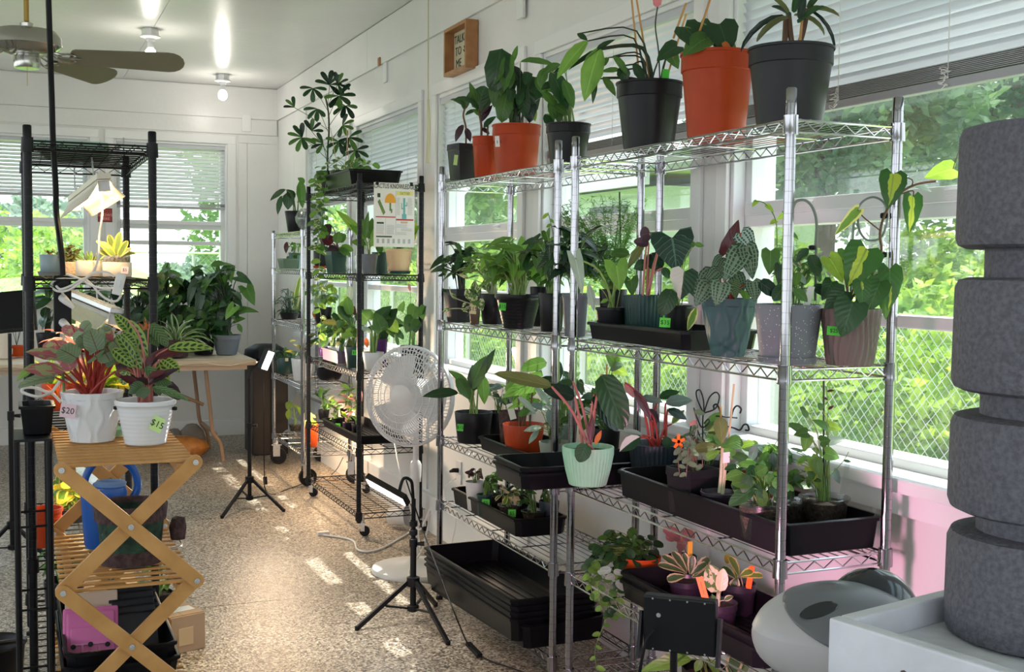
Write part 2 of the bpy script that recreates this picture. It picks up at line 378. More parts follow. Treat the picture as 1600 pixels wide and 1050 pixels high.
M['fartree'] = leafmat('distant_tree_leaves', (.40,.50,.38), (.20,.30,.21), .6, .3)
M['bark'] = mat('tree_bark', (.12,.09,.065), .9, bump=.8, bscale=20)
M['galv'] = mat('galvanised_steel', (.55,.56,.56), .4, .8)
M['siding'] = mat('pale_green_siding', (.60,.70,.58), .7)
M['roofm'] = mat('pale_shingle_roof', (.50,.58,.47), .85)
m = MB(); n = 26; gx = [-14+i*(60/n) for i in range(n+1)]; gy = [-12+j*(52/n) for j in range(n+1)]
def gz(x, y): return -.06+1.42*max(0, min(1, (y-11)/13))**1.3*(max(0, min(1, (5-x)/2.2)))
for j in range(n+1):
    for i in range(n+1): m.v.append((gx[i], gy[j], gz(gx[i], gy[j])-(0.1 if gy[j] < 10.5 and gx[i] < 3 else 0)))
for j in range(n):
    for i in range(n): m.f.append((j*(n+1)+i, j*(n+1)+i+1, (j+1)*(n+1)+i+1, (j+1)*(n+1)+i))
structure(m.build('ground', M['grass'], smooth=True))
M['concrete'] = mat('pale_concrete', (.42,.41,.39), .85, noise=.15, nscale=2)
structure(MB().box((-16, -14, -.09), (XL-.2, 12, -.045)).build('bounce_slab', M['concrete'])); structure(MB().box((XL-.2, -14, -.09), (3.4, YF-.2, -.045)).build('bounce_slab', M['concrete'])); structure(MB().box((XW+.16, YF-.2, -.09), (3.1, 12, -.05)).build('path', M['concrete']))  # left and front slabs are unseen, added to neutralise green grass bounce
def cloud(name, c, rad, n, sz, mt, parent, seed, hollow=.55):
    r2 = random.Random(seed); m = MB(); c = V(c)
    for k in range(n):
        while 1:
            p = V((r2.uniform(-1,1), r2.uniform(-1,1), r2.uniform(-1,1)))
            if hollow < p.length < 1+.12*math.sin(p.x*9+p.z*7+seed): break
        q = c+V((p.x*rad[0], p.y*rad[1], p.z*rad[2])); s = sz*r2.uniform(.6, 1.3)
        a = V((r2.gauss(0,1), r2.gauss(0,1), r2.gauss(0,.6))).normalized(); b2 = a.orthogonal().normalized()
        b2.rotate(Matrix.Rotation(r2.random()*6.3, 3, a)); i = len(m.v)
        m.v += [tuple(q-a*s), tuple(q+b2*s*.45), tuple(q+a*s), tuple(q-b2*s*.45)]; m.f += [(i, i+1, i+2, i+3)]
    me = D.meshes.new(name); me.from_pydata(m.v, [], m.f); me.materials.append(mt)
    return stuff(obj(name, me, parent))
def tree(label, x, y, h, rad, n, sz, mt, seed, name='tree', trunk=.16, cat='tree', group=None):
    z = gz(x, y); t = thing(name, label, cat, (x, y, z), group)
    r2 = random.Random(seed)
    tr = MB().tube([(0,0,-.1), (.1,0,h*.3), (0,.1,h*.62)], [trunk, trunk*.75, trunk*.4], 8)
    for k in range(4):
        a = k*1.6+r2.random(); tr.tube([(.05,.03,h*.4), (math.cos(a)*rad[0]*.5, math.sin(a)*rad[1]*.5, h*.75)], [trunk*.4, trunk*.15], 6)
    tr.build('trunk', M['bark'], t, True)
    cloud('crown', (0,0,h-rad[2]), rad, n, sz, mt, t, seed)
    return t
# hedge-high weeds behind the side fence, one clump each
wl = ['broad leaved weed clump behind the fence beyond the near window', 'weed clump behind the fence beside the steel fence post', 'weed clump behind the fence seen between the chrome rack shelves', 'weed clump behind the fence past the second window', 'weed clump behind the fence past the third window', 'weed clump behind the fence past the fourth window', 'weed clump behind the fence near the far corner', 'small weed clump behind the fence at the near end', 'weed clump behind the fence beyond the back corner']
for k, (x, y, rx, ry, h, n) in enumerate(((4.6,3.4,.7,1.0,1.2,2600),(4.75,4.9,.7,1.1,1.18,2600),(4.7,6.6,.7,1.2,1.22,2400),(4.7,8.6,.7,1.3,1.3,2400),(4.8,10.8,.8,1.4,1.5,2400),(4.9,13.2,.8,1.5,1.7,2200),(5.0,16.0,.9,1.7,2.0,2200),(4.5,2.0,.6,.9,1.1,1800),(5.0,19.3,1.0,1.9,2.3,2200))):
    t = thing('weed_clump', wl[k], 'plant', (x, y, -.06), 'weeds behind the side fence')
    cloud('leaves', (0,0,h*.45), (rx, ry, h*.58), int(n*2), .062, M['weed'], t, 30+k, .2)
    MB().tube([(0,0,0), (0,0,h*.5)], .012, 5).build('stem', M['bark'], t)
# trees beyond
tree('large dark tree filling the upper part of the near window', 9.0, 11.6, 6.9, (2.0,2.2,2.4), 17000, .095, M['treeleaf'], 2)
tree('dark round tree right of the big tree beyond the near window', 13.3, 12.6, 7.2, (2.2,2.3,2.55), 15000, .095, M['treeleaf'], 3)
tree('bluish tree beyond the near window, furthest back', 15.4, 18.2, 8.6, (2.9,3.2,3.3), 9000, .14, M['treeleaf'], 4)
tree('low bushy tree on the lawn beyond the near window', 7.3, 7.4, 1.4, (1.0,1.5,.6), 5000, .075, M['weed'], 5, trunk=.07)
tree('round shrub beyond the fence at the house corner', 7.3, 21.5, 2.2, (1.0,1.6,1.1), 2600, .1, M['bush'], 6, 'shrub', .06, 'shrub')
tree('tall light green tree beyond the corner windows', 6.2, 29.5, 6.0, (2.4,2.6,2.6), 4500, .15, M['bush'], 7)
tree('leafy tree just outside the corner window', 5.3, 15.0, 3.9, (1.0,1.5,1.5), 3600, .1, M['bush'], 17, trunk=.08)
for k, (x, y, h, lab) in enumerate(((-3.9,32,2.1,'distant round tree left of the red sign'),(.7,34,1.9,'distant rounded tree above the back fence'),(5.3,33,1.8,'distant tree right of the rounded one above the back fence'),(9.9,36,2.3,'distant tree behind the corner of the room'),(-8.6,30,2.6,'distant tall tree at the far left'))):
    tree(lab, x, y, h, (2.0,1.6,.95), 2600, .14, M['fartree'], 40+k, 'distant_tree', .12, group='distant trees behind the back fence')
for k, (x, y, h, lab) in enumerate(((7.0,10.4,1.9,'lime shrub under the trees beyond the near window, furthest left'),(9.6,9.2,1.9,'lime shrub under the trees beyond the near window, second from left'),(11.2,11.9,2.1,'lime shrub under the trees beyond the near window, behind the others'),(12.2,9.0,2.0,'lime shrub under the trees beyond the near window, furthest right'))):
    tree(lab, x, y, h, (1.1,1.2,.95), 4500, .075, M['weed'], 80+k, 'shrub', .04, 'shrub', 'lime shrubs under the trees')
for k, (x, y, h, rx, lab) in enumerate(((-.45,13.4,1.9,.75,'tall bright shrub outside the left back window'),(.40,15.2,1.8,.55,'bright shrub outside the back window beside the tall one'),(-1.6,12.6,2.2,.8,'bright shrub at the outer left of the back windows'),(.95,15.6,1.85,.28,'slim pale sapling on the lawn beyond the back window'))):
    tree(lab, x, y, h, (rx,.7,.85), 2600 if rx > .5 else 500, .055, M['weed'] if k < 3 else M['bush'], 60+k, 'shrub', .03, 'shrub', 'shrubs outside the back windows')
# chain-link fences: posts and rails are pieces, the netting is one
def fence(label, p, q, z0, z1, npost, group=None, cell=.062):
    p, q = V(p), V(q); L = (q-p).length; d = (q-p)/L; t = thing('chain_link_fence', label, 'fence', tuple(p))
    rot = math.atan2(d.y, d.x); t.rotation_euler = (0,0,rot)
    MB().tube([(0,0,z1), (L,0,z1)], .021, 8).build('top_rail', M['galv'], t, True)
    for k in range(npost):
        MB().tube([(L*k/(npost-1),.03,z0-.1), (L*k/(npost-1),.03,z1+.02)], .03, 8).build('post', M['galv'], t, True)
    m = MB(); h = z1-z0-.03; n = int(L/cell); i = 0
    for k in range(n):
        for s in (1, -1):
            x0 = k*cell; x1 = x0+s*h
            za, zb = z0, z1-.03
            if x1 > L: zb = z0+(L-x0); x1 = L
            if x1 < 0: zb = z0+x0; x1 = 0
            if zb-za > .02: m.tube([(x0, s*.003, za), (x1, s*.003, zb)], .0021, 3, False)
    stuff(m.build('netting', M['galv'], t))
    return t
fence('long chain-link fence with steel posts along the side yard', (3.95, .6, 0), (3.95, 17.4, 0), -.05, 1.172, 8)
fence('chain-link fence at the far end of the lawn', (-9, 24.6, 0), (6.5, 24.6, 0), .8, 1.66, 6, cell=.11)
# neighbouring house
h = thing('neighbour_house', 'pale green single storey house beyond the side fence', 'house', (9, 15.4, -.06))
MB().box((0,0,0), (3,11,2.75)).build('wall', M['siding'], h)
for k in range(11):
    MB().obox((-.012, 0, .3+k*.23), (-.012, 11, .3+k*.23), .02, .012).build('siding_board', M['siding'], h)
MB().box((-.5,-.4,2.72), (-.42,11.4,3.0)).build('fascia', M['trim'], h)
MB().prism([(-.5,-.4,2.95),(1.5,-.4,4.0),(3.5,-.4,2.95)], (0,11.8,0)).build('roof', M['roofm'], h)
f = MB().box((-.04,6.4,1.0), (.02,7.5,2.2)).build('window', M['trim'], h); MB().box((-.05,6.5,1.1), (-.03,7.4,2.1)).build('pane', M['dkplas'], f)
MB().box((-.08,1.0,2.1), (0,2.2,2.5)).build('vent', M['dkplas'], h)
# ================================================================== RACKS
_post = {}
def post_mesh(h, m, r, foot=True):
    k = (round(h, 3), m.name, r)
    if k not in _post:
        prof = [(0, 0), (r*.7, 0), (r, .006)]; z = .03
        while z < h-.02:
            prof += [(r, z), (r*.93, z+.0003), (r*.93, z+.0013), (r, z+.0016)]; z += .0254
        prof += [(r, h-.003), (r*.8, h), (0, h)]
        _post[k] = MB().lathe(prof, 14).mesh('post', m, True)
    return _post[k]
def wire_shelf(par, x0, x1, y0, y1, z, m, longy=True, cross=False, pitch=.026, sleeve=None, only=None):
    t = .0265; r = .0031
    rail = MB()
    ends = [((x0,y0),(x0,y1)), ((x1,y0),(x1,y1)), ((x0,y0),(x1,y0)), ((x0,y1),(x1,y1))]
    for (a, b) in ends:
        A = V((*a, 0)); B = V((*b, 0)); d = (B-A).normalized(); A = A+d*.014; B = B-d*.014; L = (B-A).length
        for zz in (z, z-t): rail.tube([A+V((0,0,zz)), B+V((0,0,zz))], r, 6)
        n = max(2, round(L/.055)); pts = []
        for k in range(n*2+1): pts.append(A+d*(L*k/(n*2))+V((0,0, z-r if k % 2 else z-t+r)))
        rail.tube(pts, .0019, 4)
    sh = rail.build('shelf', m, par, True)
    w = MB(); q = .003
    n = int((x1-x0 if longy else y1-y0)/pitch)
    for k in range(1, n):
        f = k/n
        if longy: w.tube([(x0+(x1-x0)*f, y0, z+q), (x0+(x1-x0)*f, y1, z+q)], .0017, 4)
        else: w.tube([(x0, y0+(y1-y0)*f, z+q), (x1, y0+(y1-y0)*f, z+q)], .0017, 4)
    nb = 3 if not cross else int((y1-y0 if longy else x1-x0)/.075)
    for k in range(1, nb+1):
        f = k/(nb+1)
        if longy: w.tube([(x0, y0+(y1-y0)*f, z-.002), (x1, y0+(y1-y0)*f, z-.002)], .0026, 5)
        else: w.tube([(x0+(x1-x0)*f, y0, z-.002), (x0+(x1-x0)*f, y1, z-.002)], .0026, 5)
    stuff(w.build('wire_deck', m, sh))
    cm = MB().lathe([(.0135,-.034),(.0185,-.034),(.0185,-.026),(.017,.006),(.0175,.010),(.0135,.010)], 14).mesh('sleeve', sleeve or m, True)
    for a in (x0, x1):
        for c in (y0, y1): obj('sleeve', cm, sh, (a, c, z))
    return sh
def rack(name, label, x0, x1, y0, y1, z0, ztop, shelves, m, pm, longy=True, cross=False, foot='stud', casters=0, pitch=.026):
    t = thing(name, label, 'shelf rack', ((x0+x1)/2, (y0+y1)/2, 0)); ox, oy = (x0+x1)/2, (y0+y1)/2
    x0 -= ox; x1 -= ox; y0 -= oy; y1 -= oy
    pmh = post_mesh(ztop-z0, pm, .0127)
    for a in (x0, x1):
        for c in (y0, y1):
            obj('post', pmh, t, (a, c, z0))
            if casters:
                s = casters; wl = MB().lathe([(0,-s*.17),(s*.30,-s*.17),(s*.32,-s*.13),(s*.5,-s*.13),(s*.5,s*.13),(s*.32,s*.13),(s*.30,s*.17),(0,s*.17)], 18)
                wl.v = [(x, z, y) for x, y, z in wl.v]
                g = obj('caster', MB().obox((0,-s*.2,s*.5),(0,-s*.2,s*1.22), s*.42, .004, (0,1,0)).obox((0,s*.2,s*.5),(0,s*.2,s*1.22), s*.42, .004, (0,1,0)).box((-s*.3,-s*.22,s*1.18),(s*.3,s*.22,s*1.26)).lathe([(.011, s*1.26),(.011, z0+.05)], 8).mesh('caster', M['screw']), t, (a+.02, c, 0))
                wl.build('wheel', M['blackp'], g, True, loc=(.012,0,s*.5)); g.rotation_euler = (0,0,rnd.uniform(-.9,.9))
            else:
                MB().lathe([(0,0),(.016,0),(.016,.012),(.006,.016),(.006,z0+.01)], 10).build('foot', M['blackp'], t, True, loc=(a, c, 0))
    for z in shelves: wire_shelf(t, x0, x1, y0, y1, z, m, longy, cross, pitch, sleeve=pm)
    return t
XF, XR = 1.65, 1.961
ZA = [1.757, 1.180, .692, .417, .098]; ZB_ = [1.757, 1.180, .722, .417, .098]
rack('chrome_rack', 'further chrome wire rack with a tray of small cups on its low shelf', XF, XR, 3.485, 4.615, .012, 1.83, ZA, M['chrome'], M['chromed'])
rack('chrome_rack', 'nearer chrome wire rack carrying the teal, speckled grey and taupe pots', XF, XR, 2.239, 3.358, .012, 1.83, ZB_, M['chrome'], M['chromed'])
rack('black_rack', 'tall black wire rack at left with white reflector lamps hung in it', .043, .402, 3.80, 4.72, .03, 1.822, [1.775, 1.36, .905, .50, .15], M['blackm'], M['blackm'], True, True, pitch=.05)
rack('black_rack', 'black wire rack on casters with the cactus poster, behind the white fan', 1.645, 1.98, 5.86, 6.99, .07, 1.89, [1.840, 1.366, .855, .455, .118], M['blackm'], M['blackm'], False, False, casters=.055, pitch=.05)
rack('chrome_trolley', 'narrow chrome wire trolley on big casters in the room corner', 1.69, 2.0, 7.34, 8.24, .14, 1.658, [1.632, 1.385, 1.03, .645, .215], M['chrome'], M['chromed'], casters=.115)
# ---------------------------------------------------------------- trays
def tray_mb(L, Wd, h, th=.003, rim=.012, taper=.012, ribs=8):
    m = MB(); a, b_ = L/2, Wd/2
    def ring(x, y, z, c=.02): return [(x-c,-y,z),(x,-y+c,z),(x,y-c,z),(x-c,y,z),(-x+c,y,z),(-x,y-c,z),(-x,-y+c,z),(-x+c,-y,z)]
    rs = [ring(a-taper-.01,b_-taper-.01,0), ring(a-taper,b_-taper,.004), ring(a-.006,b_-.006,h-.010), ring(a,b_,h-.010), ring(a,b_,h-.002), ring(a-.003,b_-.003,h), ring(a-rim,b_-rim,h), ring(a-rim-taper,b_-rim-taper,th)]
    for r in rs: m.v += r
    n = 8
    for k in range(len(rs)-1):
        for j in range(n): m.f.append((k*n+j, k*n+(j+1)%n, (k+1)*n+(j+1)%n, (k+1)*n+j))
    m.f.append(tuple(range(n))[::-1]); m.f.append(tuple(range((len(rs)-1)*n, len(rs)*n)))
    for k in range(ribs):
        y = -b_+.04+(Wd-.08)*k/(ribs-1); m.box((-a+.05, y-.004, th), (a-.05, y+.004, th+.0035))
    return m
def tray(label, x, y, z, L, Wd, h, rz=90, name='plant_tray', mt='tray', group='black nursery trays', tilt=None):
    o = tray_mb(L, Wd, h).build(name, M[mt], smooth=True); o.location = (x, y, z); o.rotation_euler = (0,0,R(rz))
    if tilt: o.rotation_euler = tilt
    return tag(o, label, 'tray', group)
zt = .006
tray('long black tray on the second shelf under the big dark heart leaf', 1.80, 3.02, 1.18+zt, .60, .26, .058)
tray('black tray on the third shelf under the terracotta pot', 1.80, 3.93, .692+zt, .62, .27, .055)
tray('short black tray under the mint green pot, topmost of two', 1.69, 3.34, .722+.024, .54, .28, .056, rz=-3+0)
tray('black tray nested beneath the mint green pot tray', 1.69, 3.34, .722+.008, .545, .285, .056, rz=-3)
tray('large black tray of cuttings and clear cups at the near end of the third shelf', 1.815, 2.665, .722+zt, .84, .31, .082)
tray('black tray of small clear cups on the low shelf', 1.78, 4.20, .417+zt, .70, .22, .07)
tray('black tray behind the floodlight with orange plant labels', 1.80, 2.70, .417+zt, .72, .28, .06)
tray('inner black tray holding the variegated hoya pots', 1.80, 2.70, .417+.03, .72, .275, .06)
for k, lab in enumerate(('lowest', 'second', 'third', 'fourth')):
    tray('%s black tray of the stack at the bottom of the chrome rack' % lab, 1.70+(.02 if k < 1 else 0), 4.02-.02*(k == 0), .107+.022*k, .86, .34, .085, rz=92+(2 if k == 0 else 0))
tray('topmost empty black tray of the stack at the bottom of the chrome rack', 1.70, 4.02, .107+.088, .86, .34, .085, rz=92)
# ================================================================== BAMBOO FOLDING STAND
bs = thing('folding_shelf', 'bamboo folding shelf with crossed legs holding two white pots', 'shelf', (.268, 3.46, 0))
BX, BY0, BY1 = .168, -.34, .34
tiers = [.897, .575, .253]
sm_ = MB().box((-BX+.0, -.0085, -.0035), (BX-.0, .0085, .0035)).mesh('slat', M['wood'], bevel=.002)
for i, z in enumerate(tiers):
    f = MB().box((-BX+.02, BY0+.01, z-.03), (-BX+.04, BY1-.01, z-.008)).box((BX-.05, BY0+.01, z-.03), (BX-.03, BY1-.01, z-.008)).build('tier_frame', M['wood'], bs, bevel=.002)
    n = 13
    for k in range(n): obj('slat', sm_, f, (0, BY0+.02+(BY1-BY0-.04)*k/(n-1), z-.001))
def arm(p, q, y, par):
    p = V((p[0], y, p[1])); q = V((q[0], y, q[1])); d = (q-p).normalized(); s = V((-d.z, 0, d.x)); pts = []; w = .0185
    for k in range(7): a = R(90+180*k/6); pts.append(p+(s*math.sin(a)*w+d*math.cos(a)*w)*1.0)
    for k in range(7): a = R(-90+180*k/6); pts.append(q+(s*math.sin(a)*w+d*math.cos(a)*w)*1.0)
    o = MB().prism(pts, (0,.013,0)).build('leg', M['wood'], par)
    for e in (p, q, (p+q)/2):
        MB().lathe([(0,.006),(.003,.006),(.004,.003),(.0075,.003),(.0085,0),(0,0)], 12).build('screw', M['screw'], o, True).matrix_local = Matrix.Translation(e-V((0,.001,0)))@Matrix.Rotation(R(90), 4, 'X')
zj = [.894, .583, .27, -.04]
for yy in (BY0-.015, BY1+.002):
    for k in range(3):
        z1_, z0_ = zj[k], zj[k+1]
        if z0_ < 0: z0_ = .02; q = (z1_-z0_)/(zj[k]-zj[k+1]); xe = -BX+2*BX*q
        else: xe = BX
        sgn = 1 if k % 2 == 0 else 1
        arm((-BX+.004, z1_), (xe-.004, z0_), yy-.014, bs)
        arm((BX-.004, z1_), (-xe+.004, z0_), yy, bs)
# big black bin of trays on its lowest tier
o = tray_mb(.57, .285, .135, rim=.008, taper=.018).build('seed_tray_box', M['tray'], smooth=True); o.location = (.25, 3.45, .266); o.rotation_euler = (0,0,R(90)); tag(o, 'deep black tray on the lowest bamboo shelf, filled with pink and black inserts', 'tray')
o = tray_mb(.585, .30, .105, rim=.008, taper=.02).build('seed_tray_box', M['tray'], smooth=True); o.location = (.25, 3.45, .259); o.rotation_euler = (0,0,R(90)); tag(o, 'outer deep black tray nested round the one with the pink insert', 'tray')
M['pink'] = mat('pink_plastic', (.66,.17,.40), .22, bump=.25, bscale=18)
pk = thing('plant_insert', 'pink plastic plant insert with five drain holes standing in the black tray', 'tray insert', (.178, 3.285, .325)); pk.rotation_euler = (R(-30), 0, R(-4))
g = []
MB().box((-.062,-.006,0), (.062,.012,.15)).build('base', M['pink'], pk, bevel=.006)
MB().box((-.072,.012,.03), (.072,.03,.165)).build('rim', M['pink'], pk, bevel=.006)
MB().box((-.052,-.012,.055), (.052,-.004,.105)).build('panel', M['pink'], pk, bevel=.004)
for (a, c) in ((-.044,.052),(.0,.056),(.044,.052),(-.044,.018),(.044,.018)):
    m = MB().lathe([(0,0),(.0068,0),(.0068,.003),(0,.003)], 14); m.v = [(x+a, -.0135+z*.6, y+c) for x, y, z in m.v]; m.build('drain_hole', M['ink'], pk)
MB().box((-.024,-.0115,.058), (-.018,-.004,.0)).build('ridge', M['pink'], pk, bevel=.002); MB().box((.018,-.0115,.0), (.024,-.004,.05)).build('ridge', M['pink'], pk, bevel=.002)
for k in range(5):
    o = MB().box((-.058,0,0),(.058,.007,.155)).box((-.066,.0,.145),(.066,.014,.155)).build('plant_insert', M['dkplas'], bevel=.003); o.location = (.305, 3.30+.03*k, .30+.012*k); o.rotation_euler = (R(-28), 0, R(3))
    tag(o, '%s of the dark plastic inserts beside the pink one' % ('front', 'second', 'third', 'fourth', 'rearmost')[0:5][k] if k else 'front one of the dark plastic inserts beside the pink one', 'tray insert', 'dark plastic inserts')
o = MB().box((-.07,0,0),(.07,.01,.16)).build('plant_insert', mat('cream_plastic', (.62,.46,.33), .4), bevel=.004); o.location = (.19, 3.39, .335); o.rotation_euler = (R(-18),0,0); tag(o, 'cream insert showing behind the pink one', 'tray insert')
# cardboard boxes right of the bamboo stand
M['card'] = mat('cardboard', (.48,.33,.21), .85, noise=.1, nscale=5)
bxo = thing('cardboard_box', 'brown cardboard box with a white shipping label behind the bamboo shelf', 'box', (.51, 4.42, 0)); bxo.rotation_euler = (0,0,R(18)); bxo.scale = (.8,.8,.9)
MB().box((-.11,-.16,0),(.11,.16,.15)).build('box_body', M['card'], bxo, bevel=.003); MB().box((-.105,-.155,.15),(.0,.155,.154)).build('flap', M['card'], bxo); MB().box((.002,-.155,.15),(.105,.155,.154)).build('flap', M['card'], bxo)
MB().box((-.02,-.10,.1542),(.09,-.03,.155)).build('shipping_label', M['white_tag'], bxo); MB().box((-.02,-.163,.03),(.05,-.16,.1)).build('tape', M['tan'], bxo)
o = MB().box((-.1,-.13,0),(.1,.13,.10)).build('cardboard_box', M['card'], bevel=.003); o.location = (.30,4.45,.158); tag(o, 'smaller cardboard box on the black rack behind the bamboo shelf', 'box')
# ================================================================== WATERING CAN, BARK BUCKET, DISH
M['blue'] = mat('blue_plastic', (.01,.10,.42), .33); M['blue2'] = mat('pale_blue_plastic', (.20,.32,.55), .35)
wc = thing('watering_can', 'blue plastic watering can with arched handle behind the bark bucket', 'watering can', (.235, 3.57, .583)); wc.scale = (.82,.82,.95)
MB().lathe([(0,0),(.062,0),(.068,.01),(.080,.17),(.074,.185),(.03,.19),(.03,.185)], 24, fn=lambda g, z: 1-.22*abs(math.sin(g))**2).build('body', M['blue'], wc, True)
MB().lathe([(.055,0),(.058,.012),(.045,.018),(.042,.004)], 20, (.02,0,.186), fn=lambda g, z: 1-.25*abs(math.sin(g))).build('fill_collar', M['blue2'], wc, True)
MB().tube(spline([(-.066,0,.16),(-.06,0,.22),(-.02,0,.268),(.045,0,.272),(.10,0,.235),(.115,0,.175),(.075,0,.12)], 6), .0135, 10).build('handle', M['blue'], wc, True)
MB().tube(spline([(.0,.05,.03),(.03,.11,.08),(.05,.15,.17)], 5), [.022]*6+[.018]*5, 10).build('spout', M['blue'], wc, True)
M['bark2'] = mat('brown_pressed_fibre', (.10,.055,.05), .9, bump=1, bscale=70, col2=(.045,.022,.022), nscale=50)
M['moss'] = mat('dark_green_fibre', (.035,.09,.05), .9, bump=1, bscale=60, col2=(.012,.03,.02), nscale=30)
bk = thing('bucket', 'dark green and brown fibre bucket with a wire bail on the bamboo shelf', 'bucket', (.292, 3.365, .583))
MB().lathe([(0,0),(.078,0),(.080,.03),(.092,.15),(.086,.15),(.07,.02),(0,.02)], 30).build('body', M['moss'], bk, True)
MB().lathe([(.081,.0),(.0835,.0),(.085,.04),(.081,.04)], 30).build('base_band', M['bark2'], bk, True)
MB().lathe([(.089,.118),(.096,.12),(.100,.158),(.097,.166),(.088,.165),(.085,.15)], 30, fn=lambda g, z: 1+.012*math.sin(7*g)+.008*math.sin(13*g)).build('rim', M['bark2'], bk, True)
MB().lathe([(0,.10),(.083,.10)], 20).build('soil', M['soil'], bk)
MB().tube(spline([(.0,-.094,.105),(.06,-.125,.06),(.125,-.06,.045),(.13,0,.05),(.105,.08,.09)], 6), .0022, 6).build('bail', M['screw'], bk, True)
MB().lathe([(0,-.008),(.007,-.006),(.009,0),(.007,.006),(0,.008)], 12, (0,-.097,.108)).build('knob', M['screw'], bk, True)
MB().lathe([(0,-.035),(.018,-.03),(.024,0),(.018,.03),(0,.035)], 10, (.125,-.01,.085), fn=lambda g, z: 1+.2*math.sin(3*g+z*90)).build('bark_lump', M['bark2'], bk, True)
M['mintd'] = mat('pale_green_ceramic', (.30,.60,.40), .3)
o = MB().lathe([(0,0),(.028,0),(.042,.022),(.040,.024),(.026,.005),(0,.005)], 24).build('dish', M['mintd'], smooth=True); o.location = (.262, 3.60, .904); tag(o, 'small pale green dish between the two white pots', 'dish')
# ================================================================== PEDESTAL FAN
fn_ = thing('pedestal_fan', 'white pedestal fan standing beside the chrome rack', 'fan', (1.70, 5.09, 0))
MB().lathe([(0,0),(.20,0),(.203,.008),(.198,.022),(.15,.034),(.05,.045),(.03,.06),(0,.06)], 40).build('base', M['white'], fn_, True)
MB().lathe([(.017,.05),(.017,.42),(.025,.42),(.027,.50),(.020,.515),(.0135,.52),(.0135,.80)], 16).build('pole', M['white'], fn_, True)
hd = D.objects.new('head', None)
fd = V((-.76,-.64,.06)).normalized(); hc = V((1.60,4.965,.832))-V((1.70,5.09,0)); FR_ = .222
zx = fd; xx = V((0,0,1)).cross(zx).normalized(); yx = zx.cross(xx)
Mh = Matrix(((xx.x,yx.x,zx.x,hc.x),(xx.y,yx.y,zx.y,hc.y),(xx.z,yx.z,zx.z,hc.z),(0,0,0,1)))
mo = MB().lathe([(0,-.20),(.05,-.20),(.075,-.17),(.08,-.09),(.06,-.05),(0,-.05)], 24).box((-.03,-.10,-.15),(.03,-.04,-.09)).build('motor', M['white'], fn_, True); mo.matrix_local = Mh
hubb = MB().lathe([(0,.034),(.048,.034),(.055,.028),(.056,.018),(.05,.014)], 28); hubb = hubb.build('hub_cap', M['white'], fn_, True); hubb.matrix_local = Mh
sp_ = MB()
NS = 84
for k in range(NS):
    a = 2*math.pi*k/NS; pts = []
    for r_, z_ in ((.052,.026),(.10,.030),(.15,.026),(.19,.010),(.216,-.018),(FR_,-.045)):
        a2 = a+1.1*(r_/FR_)**1.5*.35; pts.append((r_*math.cos(a2), r_*math.sin(a2), z_))
    sp_.tube(pts, .0022, 4, False)
for r_, z_ in ((.085,.030),(.118,.030),(.148,.027),(.172,.020),(.192,.009),(.209,-.008)):
    sp_.tube([(r_*math.cos(2*math.pi*j/40), r_*math.sin(2*math.pi*j/40), z_-.001) for j in range(41)], .0024, 4, False)
g_ = stuff(sp_.build('front_grille', M['white'], fn_)); g_.matrix_local = Mh
sp_ = MB()
for k in range(36):
    a = 2*math.pi*k/36
    sp_.tube([(r_*math.cos(a), r_*math.sin(a), z_) for r_, z_ in ((.07,-.125),(.15,-.12),(.20,-.095),(FR_,-.055))], .0016, 4, False)
for r_, z_ in ((.10,-.124),(.15,-.12),(.19,-.102)):
    sp_.tube([(r_*math.cos(2*math.pi*j/40), r_*math.sin(2*math.pi*j/40), z_) for j in range(41)], .0018, 4, False)
g_ = stuff(sp_.build('rear_grille', M['white'], fn_)); g_.matrix_local = Mh
m = MB().lathe([(FR_-.004,-.062),(FR_+.006,-.062),(FR_+.008,-.048),(FR_+.006,-.034),(FR_-.004,-.034),(FR_-.004,-.062)], 48).build('rim', M['white'], fn_, True); m.matrix_local = Mh
for k in range(3):
    m = MB(); n = 6
    for j in range(n+1):
        a = R(120*k)+R(-42)+R(84)*j/n; tw = -.02-.045*j/n
        for r_ in (.03, .11, .185): m.v.append((r_*math.cos(a), r_*math.sin(a), tw-.01))
    for j in range(n):
        for q in range(2): i = j*3+q; m.f.append((i, i+1, i+4, i+3))
    o = m.build('blade', M['white'], fn_, True); o.matrix_local = Mh
MB().tube([(0,0,.78), tuple(hc+V((0,0,-.08))-fd*.12)], .016, 10).build('neck', M['white'], fn_, True)
# cords of the fan
def cord(label, pts, r, m, n=7, name='cord', sm=6):
    return tag(MB().tube(spline(pts, sm), r, n).build(name, M[m], smooth=True), label, 'cord')
cord('white fan cord running down from the fan head to the floor', [W(617,694,x=1.70), W(626,740,d=5.4), W(640,790,d=5.4), W(655,828,d=5.35), (1.74,5.0,.3), (1.72,5.04,.12), (1.60,4.88,.05), (1.66,4.80,.012), (1.80,4.86,.012)], .0042, 'cord')
cord('white extension cord snaking over the floor left of the fan', [W(505,836,z=.006), W(535,840,z=.006), W(553,846,z=.006), W(558,858,z=.006), W(575,862,z=.006), W(600,855,z=.006), W(630,838,z=.006), W(650,828,z=.006), (1.86,5.5,.006)], .0052, 'cord')
MB().box((-.03,-.012,0),(.03,.012,.018)).build('plug', M['cord'], D.objects['cord.001'], loc=W(505,836,z=.0)) if 'cord.001' in D.objects else None
cord('thin white cord from the wall outlet to the floor behind the fan', [W(712,748,x=2.0), W(700,756,x=1.98), W(694,770,x=1.97), W(703,800,x=1.95), W(712,815,x=1.95), W(706,850,x=1.93), W(706,858,x=1.9), W(720,868,z=.01), W(745,874,z=.01)], .0032, 'cord')
o = thing('power_outlet', 'white wall outlet with a dark plug low on the right wall', 'outlet', W(717,738,x=XW-.004))
